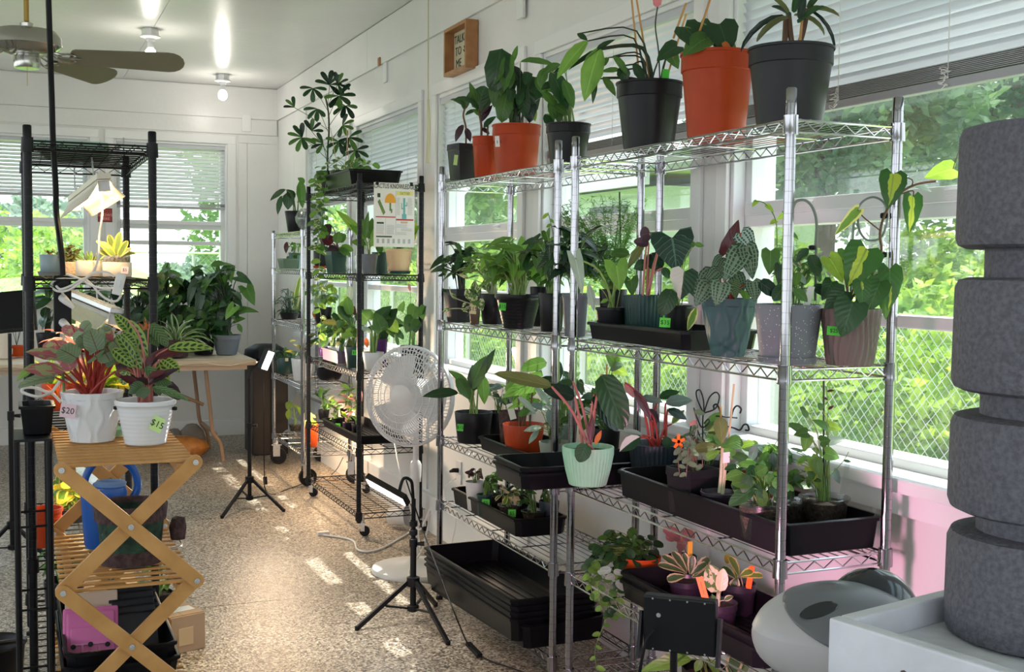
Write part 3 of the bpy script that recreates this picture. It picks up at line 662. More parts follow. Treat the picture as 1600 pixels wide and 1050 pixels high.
MB().box((-.004,-.036,-.058),(.004,.036,.058)).build('cover_plate', M['white'], o, bevel=.002); MB().tube([(-.004,0,.01),(-.03,.0,.012),(-.045,.012,.004)], [.012,.011,.006], 10).build('plug', M['blackc'], o, True)
# ================================================================== TRIPOD LAMPS
M['ledw'] = mat('white_led_panel', (.9,.9,.9), .4, emit=(1,.97,.93), estr=9)
M['ledwarm'] = mat('warm_led_panel', (.9,.85,.8), .4, emit=(1,.86,.75), estr=8)
def tripod(name, label, x, y, h, legs, cat='tripod lamp', r=.012, hub=.17, group=None):
    t = thing(name, label, cat, (x, y, 0), group)
    MB().lathe([(r,.05),(r,h*.62),(r*1.3,h*.62),(r*1.3,h*.66),(r*.72,h*.66),(r*.72,h)], 12).build('pole', M['blackp'], t, True)
    MB().lathe([(r*1.2,hub-.02),(r*2.1,hub-.016),(r*2.1,hub+.018),(r*1.2,hub+.022)], 12).build('leg_hub', M['blackp'], t, True)
    MB().lathe([(r*1.2,.052),(r*1.9,.055),(r*1.9,.075),(r*1.2,.078)], 12).build('spreader_hub', M['blackp'], t, True)
    for (lx, ly) in legs:
        d = V((lx-x, ly-y, 0)); n = d.normalized()*r*1.8
        l = MB().obox(n+V((0,0,hub)), d+V((0,0,.008)), .013, .016).build('leg', M['blackp'], t)
        MB().obox(n+V((0,0,.066)), d*.5+V((0,0,hub*.5)), .009, .007).build('brace', M['blackp'], l)
        MB().lathe([(0,-.008),(.009,-.008),(.010,.008),(0,.01)], 8, tuple(d+V((0,0,.009)))).build('rubber_foot', M['blackc'], l, True)
    MB().tube([(r, 0, h*.64), (r+.03, -.01, h*.64)], [.006,.010], 8).build('knob', M['blackp'], t, True)
    return t
def led_head(par, c, face, up, w, h, th, led, power, col, size=None, bevel=.004, rim=.008, backfins=False):
    face = V(face).normalized(); xx = V(up).cross(face).normalized(); yy = face.cross(xx)
    c = V(c)-V(par.location)
    Mx = Matrix(((xx.x,yy.x,face.x,c.x),(xx.y,yy.y,face.y,c.y),(xx.z,yy.z,face.z,c.z),(0,0,0,1)))
    o = MB().box((-w/2,-h/2,-th),(w/2,h/2,0)).build('lamp_head', M['blackp'], par, bevel=bevel); o.matrix_local = Mx
    p = MB().box((-w/2+rim,-h/2+rim,.0),(w/2-rim,h/2-rim,.003)).build('led_panel', M[led], o)
    if power:
        L = D.lights.new('lamp_light', 'AREA'); L.shape = 'RECTANGLE'; L.size = w*.9; L.size_y = h*.9; L.energy = power; L.color = col
        lo = D.objects.new('lamp_light', L); C.objects.link(lo); lo.parent = o; lo.location = (0,0,.008); lo.rotation_euler = (math.pi, 0, 0)
    return o
t1 = tripod('tripod_lamp', 'slim black tripod lamp with a lit warm panel near the table end', 1.244, 6.755, .76, [(1.053,6.548),(1.41,6.60),(1.20,7.0)])
MB().tube(spline([(0,0,.75),(.01,0,.80),(.06,-.01,.86),(.10,0,.905)], 5), .006, 8).build('gooseneck', M['blackc'], t1, True)
led_head(t1, (1.348,6.745,.862), (.55,-.62,-.25), (.25,.1,1), .075, .125, .028, 'ledwarm', 13, (1,.72,.48))
ST_ = -V((_f.x,_f.y,0)).normalized()
t2 = tripod('tripod_lamp', 'black tripod lamp in front of the fan, lit panel tilted at the floor', 1.436, 4.324, .50, [(1.209,4.324),(1.477,4.03),(1.60,4.52)], r=.0125)
MB().tube(spline([(0,0,.46),(-.004,0,.53),(-.015,-.01,.575),(-.05,-.02,.585),tuple(W(622,776,d=4.46)-V((1.436,4.324,0)))], 5), .0065, 8).build('gooseneck', M['blackc'], t2, True)
lx_ = (W(634,787,d=4.46)-W(572,752,d=4.54)).normalized(); fx_ = ST_*.60-V((0,0,.80)); fx_ = fx_-lx_*fx_.dot(lx_)
led_head(t2, W(603,769,d=4.5), fx_, lx_, .07, .19, .024, 'ledw', 2, (1,.97,.94))
for k in range(3): MB().lathe([(.013,0),(.017,.004),(.017,.02),(.013,.024)], 10, (0,0,.32+.035*k)).build('clamp', M['blackp'], t2, True)
o = cord('thin black lamp cord with an inline dimmer at the foot of the near tripod', [tuple(V((1.40,4.31,.58))), W(662,832,d=4.5), W(690,905,d=4.3), W(715,970,d=4.1), W(735,1012,z=.02), W(760,1030,z=.006), W(800,1044,z=.006), W(850,1062,z=.006)], .0028, 'blackc')
MB().obox(W(731,1005,z=.03), W(750,1025,z=.012), .022, .014).build('dimmer', M['blackc'], o, bevel=.003)
o = cord('thin black lamp cord with a switch hanging from the far tripod lamp', [W(412,580,d=6.78), W(412,640,d=6.76), W(413,735,d=6.74), W(415,765,d=6.70), W(428,772,z=.006), W(450,764,z=.006), W(485,752,z=.006), W(520,740,z=.006), W(536,715,x=1.9)], .0028, 'blackc')
MB().obox(W(414,745,d=6.73), W(415,757,d=6.72), .02, .014).build('switch', M['blackc'], o)
# black flood light on its stand at the near end of the chrome rack
fx, fy = 1.28, 2.10
t3 = tripod('flood_lamp', 'large black flood lamp seen from behind, aimed at the right wall', fx, fy, .62, [(fx-.2,fy-.1),(fx+.2,fy-.1),(fx,fy+.24)], 'flood lamp', .011)
fc = W(1066,972,d=2.47)
hdl = led_head(t3, fc, (.70,.70,.02), (-.01,.01,1), .155, .118, .030, 'ledw', 0, (1,.5,.75), rim=.006)
for k in range(4):
    for yy in (-.054, .054): MB().lathe([(0,0),(.0022,0),(.0022,.0012),(0,.0016)], 6).build('screw', M['screw'], hdl, loc=(-.055+.037*k, yy, -.0312))
MB().lathe([(0,-.002),(.005,-.002),(.005,.001),(0,.001)], 10).build('badge', M['screw'], hdl, loc=(.043,.02,-.031))
for s in (-1, 1): MB().obox((s*.084,.02,-.012), (s*.084,-.075,-.04), .006, .026, (0,0,1)).build('bracket', M['blackp'], hdl)
MB().tube(spline([tuple(fc-V((fx,fy,0))+V((-.01,-.01,-.05))), (.0,0,.60), (0,0,.55)], 4), .0075, 8).build('gooseneck', M['blackc'], t3, True)
L = D.lights.new('flood_light', 'AREA'); L.shape = 'RECTANGLE'; L.size = .14; L.size_y = .10; L.energy = 2.6; L.spread = R(130); L.color = (1,.36,.60)
lo = D.objects.new('flood_light', L); C.objects.link(lo); lo.parent = hdl; lo.location = (0,0,.008); lo.rotation_euler = (math.pi,0,0)
cord('black cord looping from the back of the flood lamp', [W(1022,985,d=2.45), W(1010,1000,d=2.44), W(1003,1030,d=2.44), W(998,1060,d=2.45)], .0035, 'blackc')
# dark flood lamp panel at the far left edge
t4 = tripod('flood_lamp', 'black flood lamp on a stand at the left edge by the table', -.02, 5.95, 1.08, [(-.22,5.8),(.16,5.75),(-.02,6.25)], 'flood lamp', .012)
led_head(t4, (-.035,5.97,1.17), (.15,.9,-.35), (-.1,0,1), .27, .19, .05, 'ledw', 0, (1,.9,.8))
# ================================================================== TABLE against the back wall
tb = thing('folding_table', 'beige folding table carrying potted plants along the back wall', 'table', (.2, 8.75, 0))
MB().box((-1.8,-.40,.70),(1.39,.52,.742)).build('tabletop', M['table'], tb, bevel=.012)
MB().box((-1.75,-.36,.668),(1.33,-.34,.70)).box((-1.75,.44,.668),(1.33,.46,.70)).build('apron', M['table'], tb, bevel=.003)
for sx in (1.02, -1.5):
    for yy in (-.27, .36):
        l = MB().tube(spline([(sx+.03,yy,.69),(sx+.06,yy,.40),(sx+.08,yy,.22),(sx+.13,yy,.14),(sx+.15,yy,.03),(sx+.15,yy,.0)], 5), .0145, 10).build('leg', M['tableleg'], tb, True)
    MB().tube([(sx+.10,-.27,.20),(sx+.10,.36,.20)], .0135, 8).build('crossbar', M['tableleg'], tb, True)
    MB().tube([(sx-.55,.03,.66),(sx+.06,.03,.38)], .0125, 8).build('brace', M['tableleg'], tb, True); MB().tube([(sx-.28,.03,.535),(sx-.24,.03,.515)], .019, 8).build('brace_lock', M['tableleg'], tb, True)
M['cloth'] = mat('cream_plastic_sheet', (.70,.58,.42), .55, bump=.3, bscale=6)
m = MB(); nx_, ny_ = 24, 8
for j in range(ny_+1):
    for i in range(nx_+1):
        x = -.55+2.0*i/nx_; y = -.42+.95*j/ny_; z = .744+.004*math.sin(i*1.7+j)+.003*math.sin(j*2.3)
        if i == nx_: z -= .045+.01*math.sin(j*2)
        if j == 0: z -= .03+.012*math.sin(i*1.3)
        m.v.append((x, y, z))
for j in range(ny_):
    for i in range(nx_): a = j*(nx_+1)+i; m.f.append((a, a+1, a+nx_+2, a+nx_+1))
o = m.build('table_sheet', M['cloth'], smooth=True, loc=(.2,8.75,0)); tag(o, 'cream plastic sheet spread over the folding table', 'sheet')
M['brown'] = mat('dark_brown_panel', (.035,.022,.018), .5, noise=.2, nscale=4)
bn = thing('storage_bin', 'tall dark brown bin at the end of the table in the corner', 'bin', (1.75, 8.80, 0))
MB().box((-.13,-.16,0),(.13,.2,.70)).build('body', M['brown'], bn, bevel=.01); MB().box((-.005,-.164,.02),(.005,-.158,.68)).build('seam', M['ink'], bn)
m = MB().lathe([(0,.10),(.08,.10),(.14,.06),(.155,.0),(.13,-.02)], 18, (0,.02,.72), fn=lambda g, z: 1+.09*math.sin(5*g)+.05*math.sin(9*g+z*40)); m.build('bag', M['blackc'], bn, True)
M['rust'] = mat('mottled_orange_glaze', (.62,.24,.05), .45, noise=.5, nscale=14, bump=.2, bscale=20)
M['rock'] = mat('grey_stone', (.30,.27,.24), .85, bump=.6, bscale=8, noise=.3, nscale=5)
m = MB().lathe([(0,-.09),(.12,-.085),(.22,-.05),(.25,0),(.22,.05),(.12,.085),(0,.09)], 26, fn=lambda g, z: (1 if abs(math.cos(g)) > 2 else 1-.42*abs(math.sin(g)))); o = m.build('floor_cushion', M['rust'], smooth=True, loc=(1.05,8.62,.09)); tag(o, 'mottled orange cushion-shaped thing on the floor under the table', 'cushion')
for k, (u, v, s, lab) in enumerate(((272,676,.085,'grey rounded stone under the table, left of the other'), (300,683,.10,'grey rounded stone under the table, right of the other'))):
    p = W(u, v+16, y=9.05); o = MB().lathe([(0,0),(s*.8,.01),(s,s*.5),(s*.8,s*1.1),(s*.35,s*1.45),(0,s*1.5)], 16, fn=lambda g, z: 1+.1*math.sin(2*g+k)+.05*math.sin(5*g)).build('stone', M['rock'], smooth=True, loc=(p.x, p.y, .0)); o.scale = (1,1,1.4); tag(o, lab, 'stone')
o = MB().lathe([(.042,0),(.046,.003),(.056,.10),(.058,.10),(.058,.106),(.054,.106),(.044,.004)], 24).lathe([(0,.002),(.043,.002)], 24).build('plastic_cup', mat('translucent_white_plastic', (.80,.80,.80), .4), smooth=True); o.location = (1.86,6.02,.058); o.rotation_euler = (R(84),0,R(50)); tag(o, 'white plastic cup lying on the floor under the black rack', 'cup')
# ================================================================== CEILING FIXTURES
def bulb(label, x, y, lit):
    t = thing('ceiling_lamp', label, 'ceiling lamp', (x, y, ZC), 'bare bulb ceiling lamps')
    MB().lathe([(0,0),(.052,0),(.052,-.045),(0,-.045)], 8).build('junction_box', M['steel'], t)
    MB().lathe([(0,-.045),(.062,-.045),(.062,-.052),(.03,-.062),(.026,-.075),(0,-.075)], 22).build('lampholder', M['white'], t, True)
    MB().lathe([(0,-.075),(.017,-.075),(.020,-.12),(0,-.12)], 14).build('bulb_neck', M['white'], t, True)
    MB().lathe([(.019,-.12),(.030,-.135),(.036,-.158),(.030,-.182),(.014,-.195),(0,-.197)], 18).build('bulb', M['bulbe'], t, True)
    L = D.lights.new('bulb_light', 'POINT'); L.energy = 2.2; L.color = (1,.93,.82); L.shadow_soft_size = .04
    lo = D.objects.new('bulb_light', L); C.objects.link(lo); lo.parent = t; lo.location = (0,0,-.25)
M['bulbe'] = mat('lit_bulb', (1,1,1), .3, emit=(1,.96,.9), estr=14)
bulb('bare bulb ceiling lamp nearer the room corner, lit', 1.505, 9.25, 1); bulb('bare bulb ceiling lamp partly hidden by the fan blade', .807, 7.68, 1)
M['fanmetal'] = mat('brushed_nickel', (.50,.49,.46), .22, 1); M['brass'] = mat('aged_brass', (.50,.32,.10), .3, 1)
M['bladem'] = mat('grey_olive_fan_blade', (.22,.20,.145), .5, noise=.06, nscale=6)
cf = thing('ceiling_fan', 'brushed nickel ceiling fan with grey blades hanging at upper left', 'fan', (.072, 6.01, 2.40))
MB().lathe([(.012,.13),(.012,.42)], 12).build('downrod', M['brass'], cf, True); MB().lathe([(0,.48),(.065,.48),(.06,.44),(.03,.41),(.014,.405)], 20).build('canopy', M['fanmetal'], cf, True)
MB().lathe([(.012,.145),(.03,.135),(.028,.12),(.05,.115),(.13,.10),(.155,.07),(.158,.03),(.12,0),(.05,-.01),(0,-.01)], 36).build('motor_housing', M['fanmetal'], cf, True)
MB().lathe([(.0,-.01),(.056,-.01),(.060,-.03),(.060,-.068),(.055,-.075),(0,-.075)], 28).build('switch_housing', M['fanmetal'], cf, True)
MB().tube([(0,-.03,-.07),(0,-.03,-.16)], .0016, 5).build('pull_chain', M['brass'], cf)
for a in (-7, 54, 176, 236):
    ca, sa = math.cos(R(a)), math.sin(R(a)); mt = Matrix.Rotation(R(a), 4, 'Z')@Matrix.Translation((0,0,-.012))@Matrix.Rotation(R(-26), 4, 'X')
    pts = []
    L0, L1, w0, w1 = .19, .715, .058, .076
    for k in range(9): q = R(-90+180*k/8); pts.append((L1-w1+w1*math.cos(q), w1*math.sin(q), 0))
    for k in range(7): q = R(90+180*k/6); pts.append((L0+w0*.5+w0*.5*math.cos(q), w0*math.sin(q), 0))
    o = MB().prism(pts, (0,0,.007)).build('blade', M['bladem'], cf); o.matrix_local = mt
    m = MB()
    for s in (-1, 1): m.tube(spline([(.10,s*.012,.02),(.15,s*.03,-.006),(.19,s*.035,-.006),(.215,s*.018,-.006),(.19,s*.004,-.006)], 5), .0055, 7)
    m.tube([(.10,0,.02),(.16,0,-.004),(.24,0,-.006)], .006, 7).build('blade_bracket', M['fanmetal'], o, True)
# black cord from the ceiling to the power strip
cord('thick black cord hanging from the ceiling to the power strip on the black rack', [(.10,3.95,2.88), W(76,0,d=3.75), W(81,150,d=3.72), W(83,220,d=3.70), W(87,290,d=3.68), W(88,330,d=3.66), W(93,370,d=3.62), W(97,410,d=3.6), W(98,445,d=3.6)], .0095, 'blackc')
ps = thing('power_strip', 'black power strip with white plugs hanging on the black rack', 'power strip', W(97,440,d=3.6))
MB().box((-.026,-.02,-.155),(.026,.02,.02)).build('body', M['blackc'], ps, bevel=.006)
for z_ in (-.05,-.125):
    MB().tube([(0,-.018,z_),(.01,-.055,z_-.01),(.03,-.065,z_-.03)], [.013,.011,.005], 10).build('plug', M['cord'], ps, True)
cord('white cord of the upper reflector lamp coiled in a bow below the shelf', [W(157,285,d=3.95), W(160,330,d=3.75), W(155,370,d=3.7), W(154,400,d=3.6), W(146,425,d=3.6), W(130,436,d=3.58), W(110,436,d=3.56), W(88,437,d=3.55), W(80,446,d=3.54), W(90,455,d=3.53), W(108,453,d=3.52), W(125,442,d=3.52), W(145,427,d=3.51), W(165,425,d=3.5), W(178,432,d=3.5)], .0036, 'cord')
cord('white cord loop with the rocker switch in front of the shelf edge', [W(104,428,d=3.56), W(125,436,d=3.56), W(143,446,d=3.5), W(165,451,d=3.5), W(182,449,d=3.5)], .0036, 'cord')
cord('white cord hanging down to the lower reflector lamp', [W(190,460,d=3.5), W(183,470,d=3.5), W(170,469,d=3.5), W(155,458,d=3.5), W(140,441,d=3.52), W(128,437,d=3.53), W(112,446,d=3.53), W(95,452,d=3.53), W(88,447,d=3.53), W(97,457,d=3.55), W(104,470,d=3.6), W(101,490,d=3.65), W(100,530,d=3.7)], .0036, 'cord')
o = thing('cord_switch', 'white rectangular inline switch on the white cord', 'switch', W(186,444,d=3.48)); o.rotation_euler = (0, R(14), YAW*0-.2)
MB().box((-.014,-.008,-.033),(.014,.008,.033)).build('body', M['cord'], o, bevel=.004); MB().box((-.006,-.0105,-.009),(.006,-.008,.012)).build('rocker', M['white'], o, bevel=.001)
cord('white cord curled beside the black tray at the left rack', [W(95,628,d=3.45), W(80,615,d=3.45), W(60,620,d=3.42), W(36,613,d=3.42), W(38,606,d=3.42), W(55,606,d=3.43), W(78,613,d=3.44), W(88,603,d=3.45), W(96,592,d=3.46)], .0045, 'cord')
# reflector grow lamps in the black rack
M['refl'] = mat('white_reflector', (.80,.72,.60), .4); M['tube'] = mat('warm_lit_tube', (1,1,1), .3, emit=(1,.80,.50), estr=6); M['reflout'] = mat('silver_reflector_back', (.62,.62,.62), .25, .85)
def reflector(label, c, rot, L, Wd, power, col, lit=True, outm='refl', ends=None):
    if ends:
        ya = (ends[1]-ends[0]); L = ya.length; c = (ends[0]+ends[1])/2; ya.normalize(); xa = ya.cross(V((0,0,1))).normalized(); za = xa.cross(ya); q = Matrix.Rotation(rot, 3, ya); xa, za = q@xa, q@za
        rot = Matrix(((xa.x,ya.x,za.x),(xa.y,ya.y,za.y),(xa.z,ya.z,za.z))).to_euler()
    t = thing('grow_lamp', label, 'grow lamp', c); t.rotation_euler = rot
    m = MB(); pr = [(-Wd/2,-.055),(-Wd*.36,-.035),(-Wd*.22,-.012),(-.022,.0),(.022,0),(Wd*.22,-.012),(Wd*.36,-.035),(Wd/2,-.055)]
    for (x, z) in pr: m.v += [(x,-L/2,z),(x,L/2,z)]
    for k in range(len(pr)-1): m.f.append((2*k,2*k+1,2*k+3,2*k+2))
    o = m.build('reflector', M[outm], t); md = o.modifiers.new('s', 'SOLIDIFY'); md.thickness = .003
    MB().box((-.022,-L/2,.003),(.022,L/2,.022)).build('ballast', M[outm], t, bevel=.003)
    MB().tube([(0,-L*.46,-.018),(0,L*.46,-.018)], .013, 12).build('lamp_tube', M['tube'], t, True)
    for s in (-1, 1): MB().box((-.018,s*L*.47-.006,-.034),(.018,s*L*.47+.006,.004)).build('end_cap', M['white'], t, bevel=.002)
    m = MB()
    for s in (-.3, .3): m.tube([(math.cos(q)*.008,s*L,.032+math.sin(q)*.009) for q in [k*math.pi/5 for k in range(11)]], .0014, 5)
    m.build('hanger', M['steel'], t)
    if power:
        Lg = D.lights.new('grow_light', 'AREA'); Lg.shape = 'RECTANGLE'; Lg.size = .05; Lg.size_y = L*.85; Lg.energy = power; Lg.color = col
        lo = D.objects.new('grow_light', Lg); C.objects.link(lo); lo.parent = t; lo.location = (0,0,-.036)
    return t
reflector('lit white reflector lamp hanging in the top bay of the black rack', None, R(-6), 0, .115, 2.6, (1,.72,.34), ends=(W(163,281,y=3.88), W(116,316,y=4.55)))
reflector('silver reflector lamp hanging low in the black rack over the variegated plants', None, R(8), 0, .115, 2.6, (1,.74,.36), outm='reflout', ends=(W(182,492,y=3.92), W(100,458,y=4.5)))
reflector('silver reflector lamp lying low behind the bamboo shelf', None, R(4), 0, .13, 1.8, (1,.78,.40), outm='reflout', ends=(W(172,738,y=3.92), W(132,705,y=4.4)))
# chains
for k, (u0, v0, u1, v1, d0) in enumerate(((143,243,147,280,4.0),(116,262,117,295,4.2),(151,455,152,470,3.95))):
    p, q = W(u0,v0,d=d0), W(u1,v1,d=d0); m = MB(); n = 9
    for j in range(n):
        a = p+(q-p)*(j/n); b2 = p+(q-p)*((j+.9)/n); m.tube([a, b2], .0022 if j % 2 else .0034, 5)
    o = m.build('hanging_chain', M['steel']); tag(o, ('steel chain holding the near end of the upper reflector lamp','steel chain holding the far end of the upper reflector lamp','short chain above the silver reflector lamp')[k], 'chain')
# pale green tray lying on top of the black rack
o = tray_mb(.5, .24, .03, ribs=4).build('plant_tray', mat('pale_green_plastic', (.42,.66,.52), .45), smooth=True); o.location = (.20,4.36,1.782); o.rotation_euler = (0,0,R(84)); tag(o, 'pale green tray lying on top of the black rack', 'tray')
# deep black planter box on third bay of the black rack
o = tray_mb(.26, .115, .10, taper=.014, ribs=2).build('planter_box', M['tray'], smooth=True); o.location = (.058,3.69,.913); o.rotation_euler = (0,0,R(90)); o.scale = (.66,.86,.85); tag(o, 'glossy black planter box on the left rack beside the white pot', 'planter')
st = thing('side_stand', 'small black wire stand under the planter box at left', 'stand', (.045,3.65,0))
MB().box((-.05,-.10,.904),(.05,.13,.911)).build('deck', M['blackm'], st)
for a in (-.043,.043):
    for c in (-.095,.125): MB().tube([(a,c,.0),(a,c,.906)], .009, 8).build('leg', M['blackm'], st, True)
for z_ in (.18,.42,.66):
    for c in (-.095,.125): MB().tube([(-.043,c,z_),(.043,c,z_)], .004, 6).build('rung', M['blackm'], st)
# black tub with hoop handle on the floor at left
tbk = thing('black_tub', 'black plastic tub with a hoop handle at the lower left edge', 'tub', (-.085,3.98,0))
MB().lathe([(0,0),(.085,0),(.09,.01),(.105,.20),(.112,.205),(.108,.21),(.098,.2),(.08,.02),(0,.02)], 26).build('body', M['blackp'], tbk, True)
MB().tube(spline([(.10,.0,.20),(.08,-.10,.235),(0,-.15,.25),(-.08,-.10,.245),(-.105,.0,.22)], 7), .0085, 8).build('handle', M['blackp'], tbk, True)
# ================================================================== WALL THINGS
def text(s, size, m, parent, loc, rot, name='lettering', align='CENTER', ext=.0004):
    c = D.curves.new(name, 'FONT'); c.body = s; c.size = size; c.align_x = align; c.align_y = 'CENTER'; c.extrude = ext; c.resolution_u = 2
    c.materials.append(m); o = D.objects.new(name, c); C.objects.link(o); o.parent = parent; o.location = loc; o.rotation_euler = rot; return o
RW = (R(90), 0, R(-90))                            # text facing -x (readable from inside the room)
RB = (R(90), 0, 0)                                 # text facing -y
M['oak'] = mat('oak_frame', (.42,.20,.075), .5, col2=(.34,.15,.05), nscale=20); M['cream'] = mat('cream_print', (.62,.55,.38), .7)
sg = thing('wall_sign', 'wooden box frame sign reading talk dirt to me on the right wall', 'sign', (XW-.004, 5.40, 2.475))
hw, hh, dp = .155, .115, .062
m = MB()
m.box((-dp,-hw,hh-.016),(0,hw,hh)).box((-dp,-hw,-hh),(0,hw,-hh+.016)).box((-dp,-hw,-hh+.016),(0,-hw+.016,hh-.016)).box((-dp,hw-.016,-hh+.016),(0,hw,hh-.016)).build('frame', M['oak'], sg)
bk_ = MB().box((-.012,-hw+.016,-hh+.016),(0,hw-.016,hh-.016)).build('print', M['cream'], sg)
M['red_ink'] = mat('red_ink', (.45,.035,.02), .8); M['dkgreen_ink'] = mat('dark_green_ink', (.03,.07,.035), .8)
text('TALK', .058, M['dkgreen_ink'], bk_, (-.0135,.062,.060), RW); text('DIRT', .058, M['red_ink'], bk_, (-.0135,-.068,.060), RW)
text('TO', .060, M['dkgreen_ink'], bk_, (-.0135,.075,.002), RW); text('ME', .060, M['dkgreen_ink'], bk_, (-.0135,.070,-.058), RW)
cp = MB()
for k in range(9):
    a = R(20+17*k); cp.obox((-.014,-.04,-.03), (-.014,-.04-.05*math.cos(a)*.9, -.03+.07*math.sin(a)), .002, .007, (0,1,0))
cp.build('printed_plant', M['dkgreen_ink'], bk_); MB().box((-.0145,-.058,-.075),(-.0125,-.022,-.03)).build('printed_pot', M['dkgreen_ink'], bk_)
rs = thing('red_sign', 'small square red sign on the wall between the back windows', 'sign', (.673, YB-.018, 1.797))
M['redp'] = mat('faded_red_print', (.42,.06,.05), .6); M['dkred'] = mat('dark_red_edge', (.16,.02,.02), .6); M['pinkink'] = mat('pale_pink_ink', (.75,.42,.40), .8)
MB().box((-.054,-.006,-.054),(.054,.012,.054)).build('frame', M['dkred'], rs, bevel=.002); f = MB().box((-.047,-.009,-.047),(.047,-.005,.047)).build('print', M['redp'], rs)
for i, (s, mm_) in enumerate((('LOVE', 'dkred'), ('GROWS', 'pinkink'), ('HERE', 'pinkink'))): text(s, .030, M[mm_], f, (0,-.0095,.029-.029*i), RB)
# blank cover plates and a notch
for lab, p, ax in (('blank white cover plate high on the right wall near the sign', (XW-.018,4.70,2.56), 'x'), ('blank white cover plate high on the right wall further back', (XW-.003,6.75,2.575), 'x'), ('blank white cover plate on the back wall by the corner', (1.786,YB-.015,2.585), 'y')):
    o = MB().box((-.008,-.036,-.07),(.006,.036,.07)).build('cover_plate', M['trim'], bevel=.003); o.location = p
    if ax == 'y': o.rotation_euler = (0,0,R(90))
    tag(o, lab, 'cover plate')
o = MB().box((-.006,-.02,-.024),(.004,.02,.024)).build('wood_block', M['oak']); o.location = (XW-.017,6.83,2.64); tag(o, 'small bare wood patch on the right wall above the cover plate', 'wood patch')
o = thing('pull_cord', 'cream pull cord hanging beside the third window', 'cord', (1.99,5.80,ZC))
MB().tube([(0,0,0),(.002,0,-.45),(0,-.01,-.60)], .0035, 6).build('cord_upper', M['cordy'], o, True)
MB().tube([(0,-.01,-.60),(.002,-.02,-.75),(0,-.01,-.93)], [.006,.010,.012], 7).build('tassel', M['cordy'], o, True)
# cactus poster clipped to the black rack
po = thing('cactus_poster', 'printed cactus knowledge poster hanging on the black rack', 'poster', W(616,336,y=5.842))
po.rotation_euler = (0,0,R(90))
PW, PH = .175, .158
pp = MB().box((-.0012,-PW,-PH),(.0008,PW,PH)).build('sheet', mat('poster_paper', (.80,.75,.70), .6), po)
xq = -.0022; pp.scale = (1,.63,1.05)
MB().box((-.004,-.10,PH-.006),(.006,-.085,PH+.014)).box((-.004,.085,PH-.006),(.006,.10,PH+.014)).build('clip', M['blackm'], po)
text('CACTUS KNOWLEDGE', .0335, M['ink'], pp, (xq,0,PH-.018), RW)
def pr(a, c, d, e, m, name='print_block'):        # y from a to c (viewer left is +y), z from d to e
    return MB().box((-.0019,min(a,c),d),(-.0011,max(a,c),e)).build(name, M[m], pp)
M['grey_ink'] = mat('grey_text_ink', (.45,.44,.44), .8); M['teal_ink'] = mat('teal_ink', (.16,.42,.42), .8); M['leaf_ink'] = mat('olive_ink', (.15,.24,.07), .8); M['yel_ink'] = mat('yellow_ink', (.80,.70,.25), .8); M['or_ink'] = mat('orange_ink', (.80,.36,.04), .8)
pr(-.02,-.16,.098,.118,'yel_ink'); text('CACTUSES', .018, M['leaf_ink'], pp, (xq,-.09,.107), RW)
pr(.16,-.01,-.013,-.008,'red_ink'); pr(-.016,-.165,-.026,-.019,'red_ink'); pr(.155,.02,-.111,-.104,'dkgreen_ink'); pr(-.012,-.0145,-.10,.12,'grey_ink'); pr(.075,.0735,-.10,-.015,'grey_ink')
text('PROBLEMS', .013, M['or_ink'], pp, (xq,-.085,-.036), RW)
rr = random.Random(4)
m = MB()
for c0, c1, z0, z1 in ((.155,.085,-.095,-.05),(.065,-.005,-.095,-.05),(-.02,-.055,0,.085),(-.115,-.16,0,.085),(-.02,-.115,-.06,-.045),(-.06,-.16,-.08,-.066),(-.02,-.11,-.098,-.085)):
    z = z1
    while z > z0: m.box((-.0018,c1+rr.random()*.012,z-.0016),(-.0011,c0,z)); z -= .0048
stuff(m.build('fine_print', M['grey_ink'], pp))
m = MB(); y0 = -.085
m.box((-.002,y0-.009,.005),(-.0011,y0+.009,.085)).box((-.002,y0+.009,.03),(-.0011,y0+.024,.036)).box((-.002,y0+.018,.036),(-.0011,y0+.025,.06)).box((-.002,y0-.026,.045),(-.0011,y0-.009,.051)).box((-.002,y0-.026,.051),(-.0011,y0-.019,.065)).box((-.002,y0-.02,-.018),(-.0011,y0+.02,.006)).build('printed_cactus', M['teal_ink'], pp)
m = MB()
for k in range(10):
    pass
m.prism([(-.0012,.035-.046*math.cos(R(-10+200*k/12)),.066+.040*math.sin(R(-10+200*k/12))) for k in range(13)], (-.0008,0,0)).build('printed_flower', M['or_ink'], pp); pr(.042,.028,.02,.066,'leaf_ink')
MB().obox((-.0016,.135,.07),(-.0016,.085,.005), .0008, .022, (0,1,0)).build('printed_stem', M['leaf_ink'], pp); pr(.145,.12,.085,.105,'dkgreen_ink'); pr(.03,.018,.01,.03,'leaf_ink'); pr(.15,.09,-.045,-.036,'dkgreen_ink')
for k in range(7): pr(.15-.045*k,.13-.045*k,-.14,-.118,'grey_ink','printed_icon')
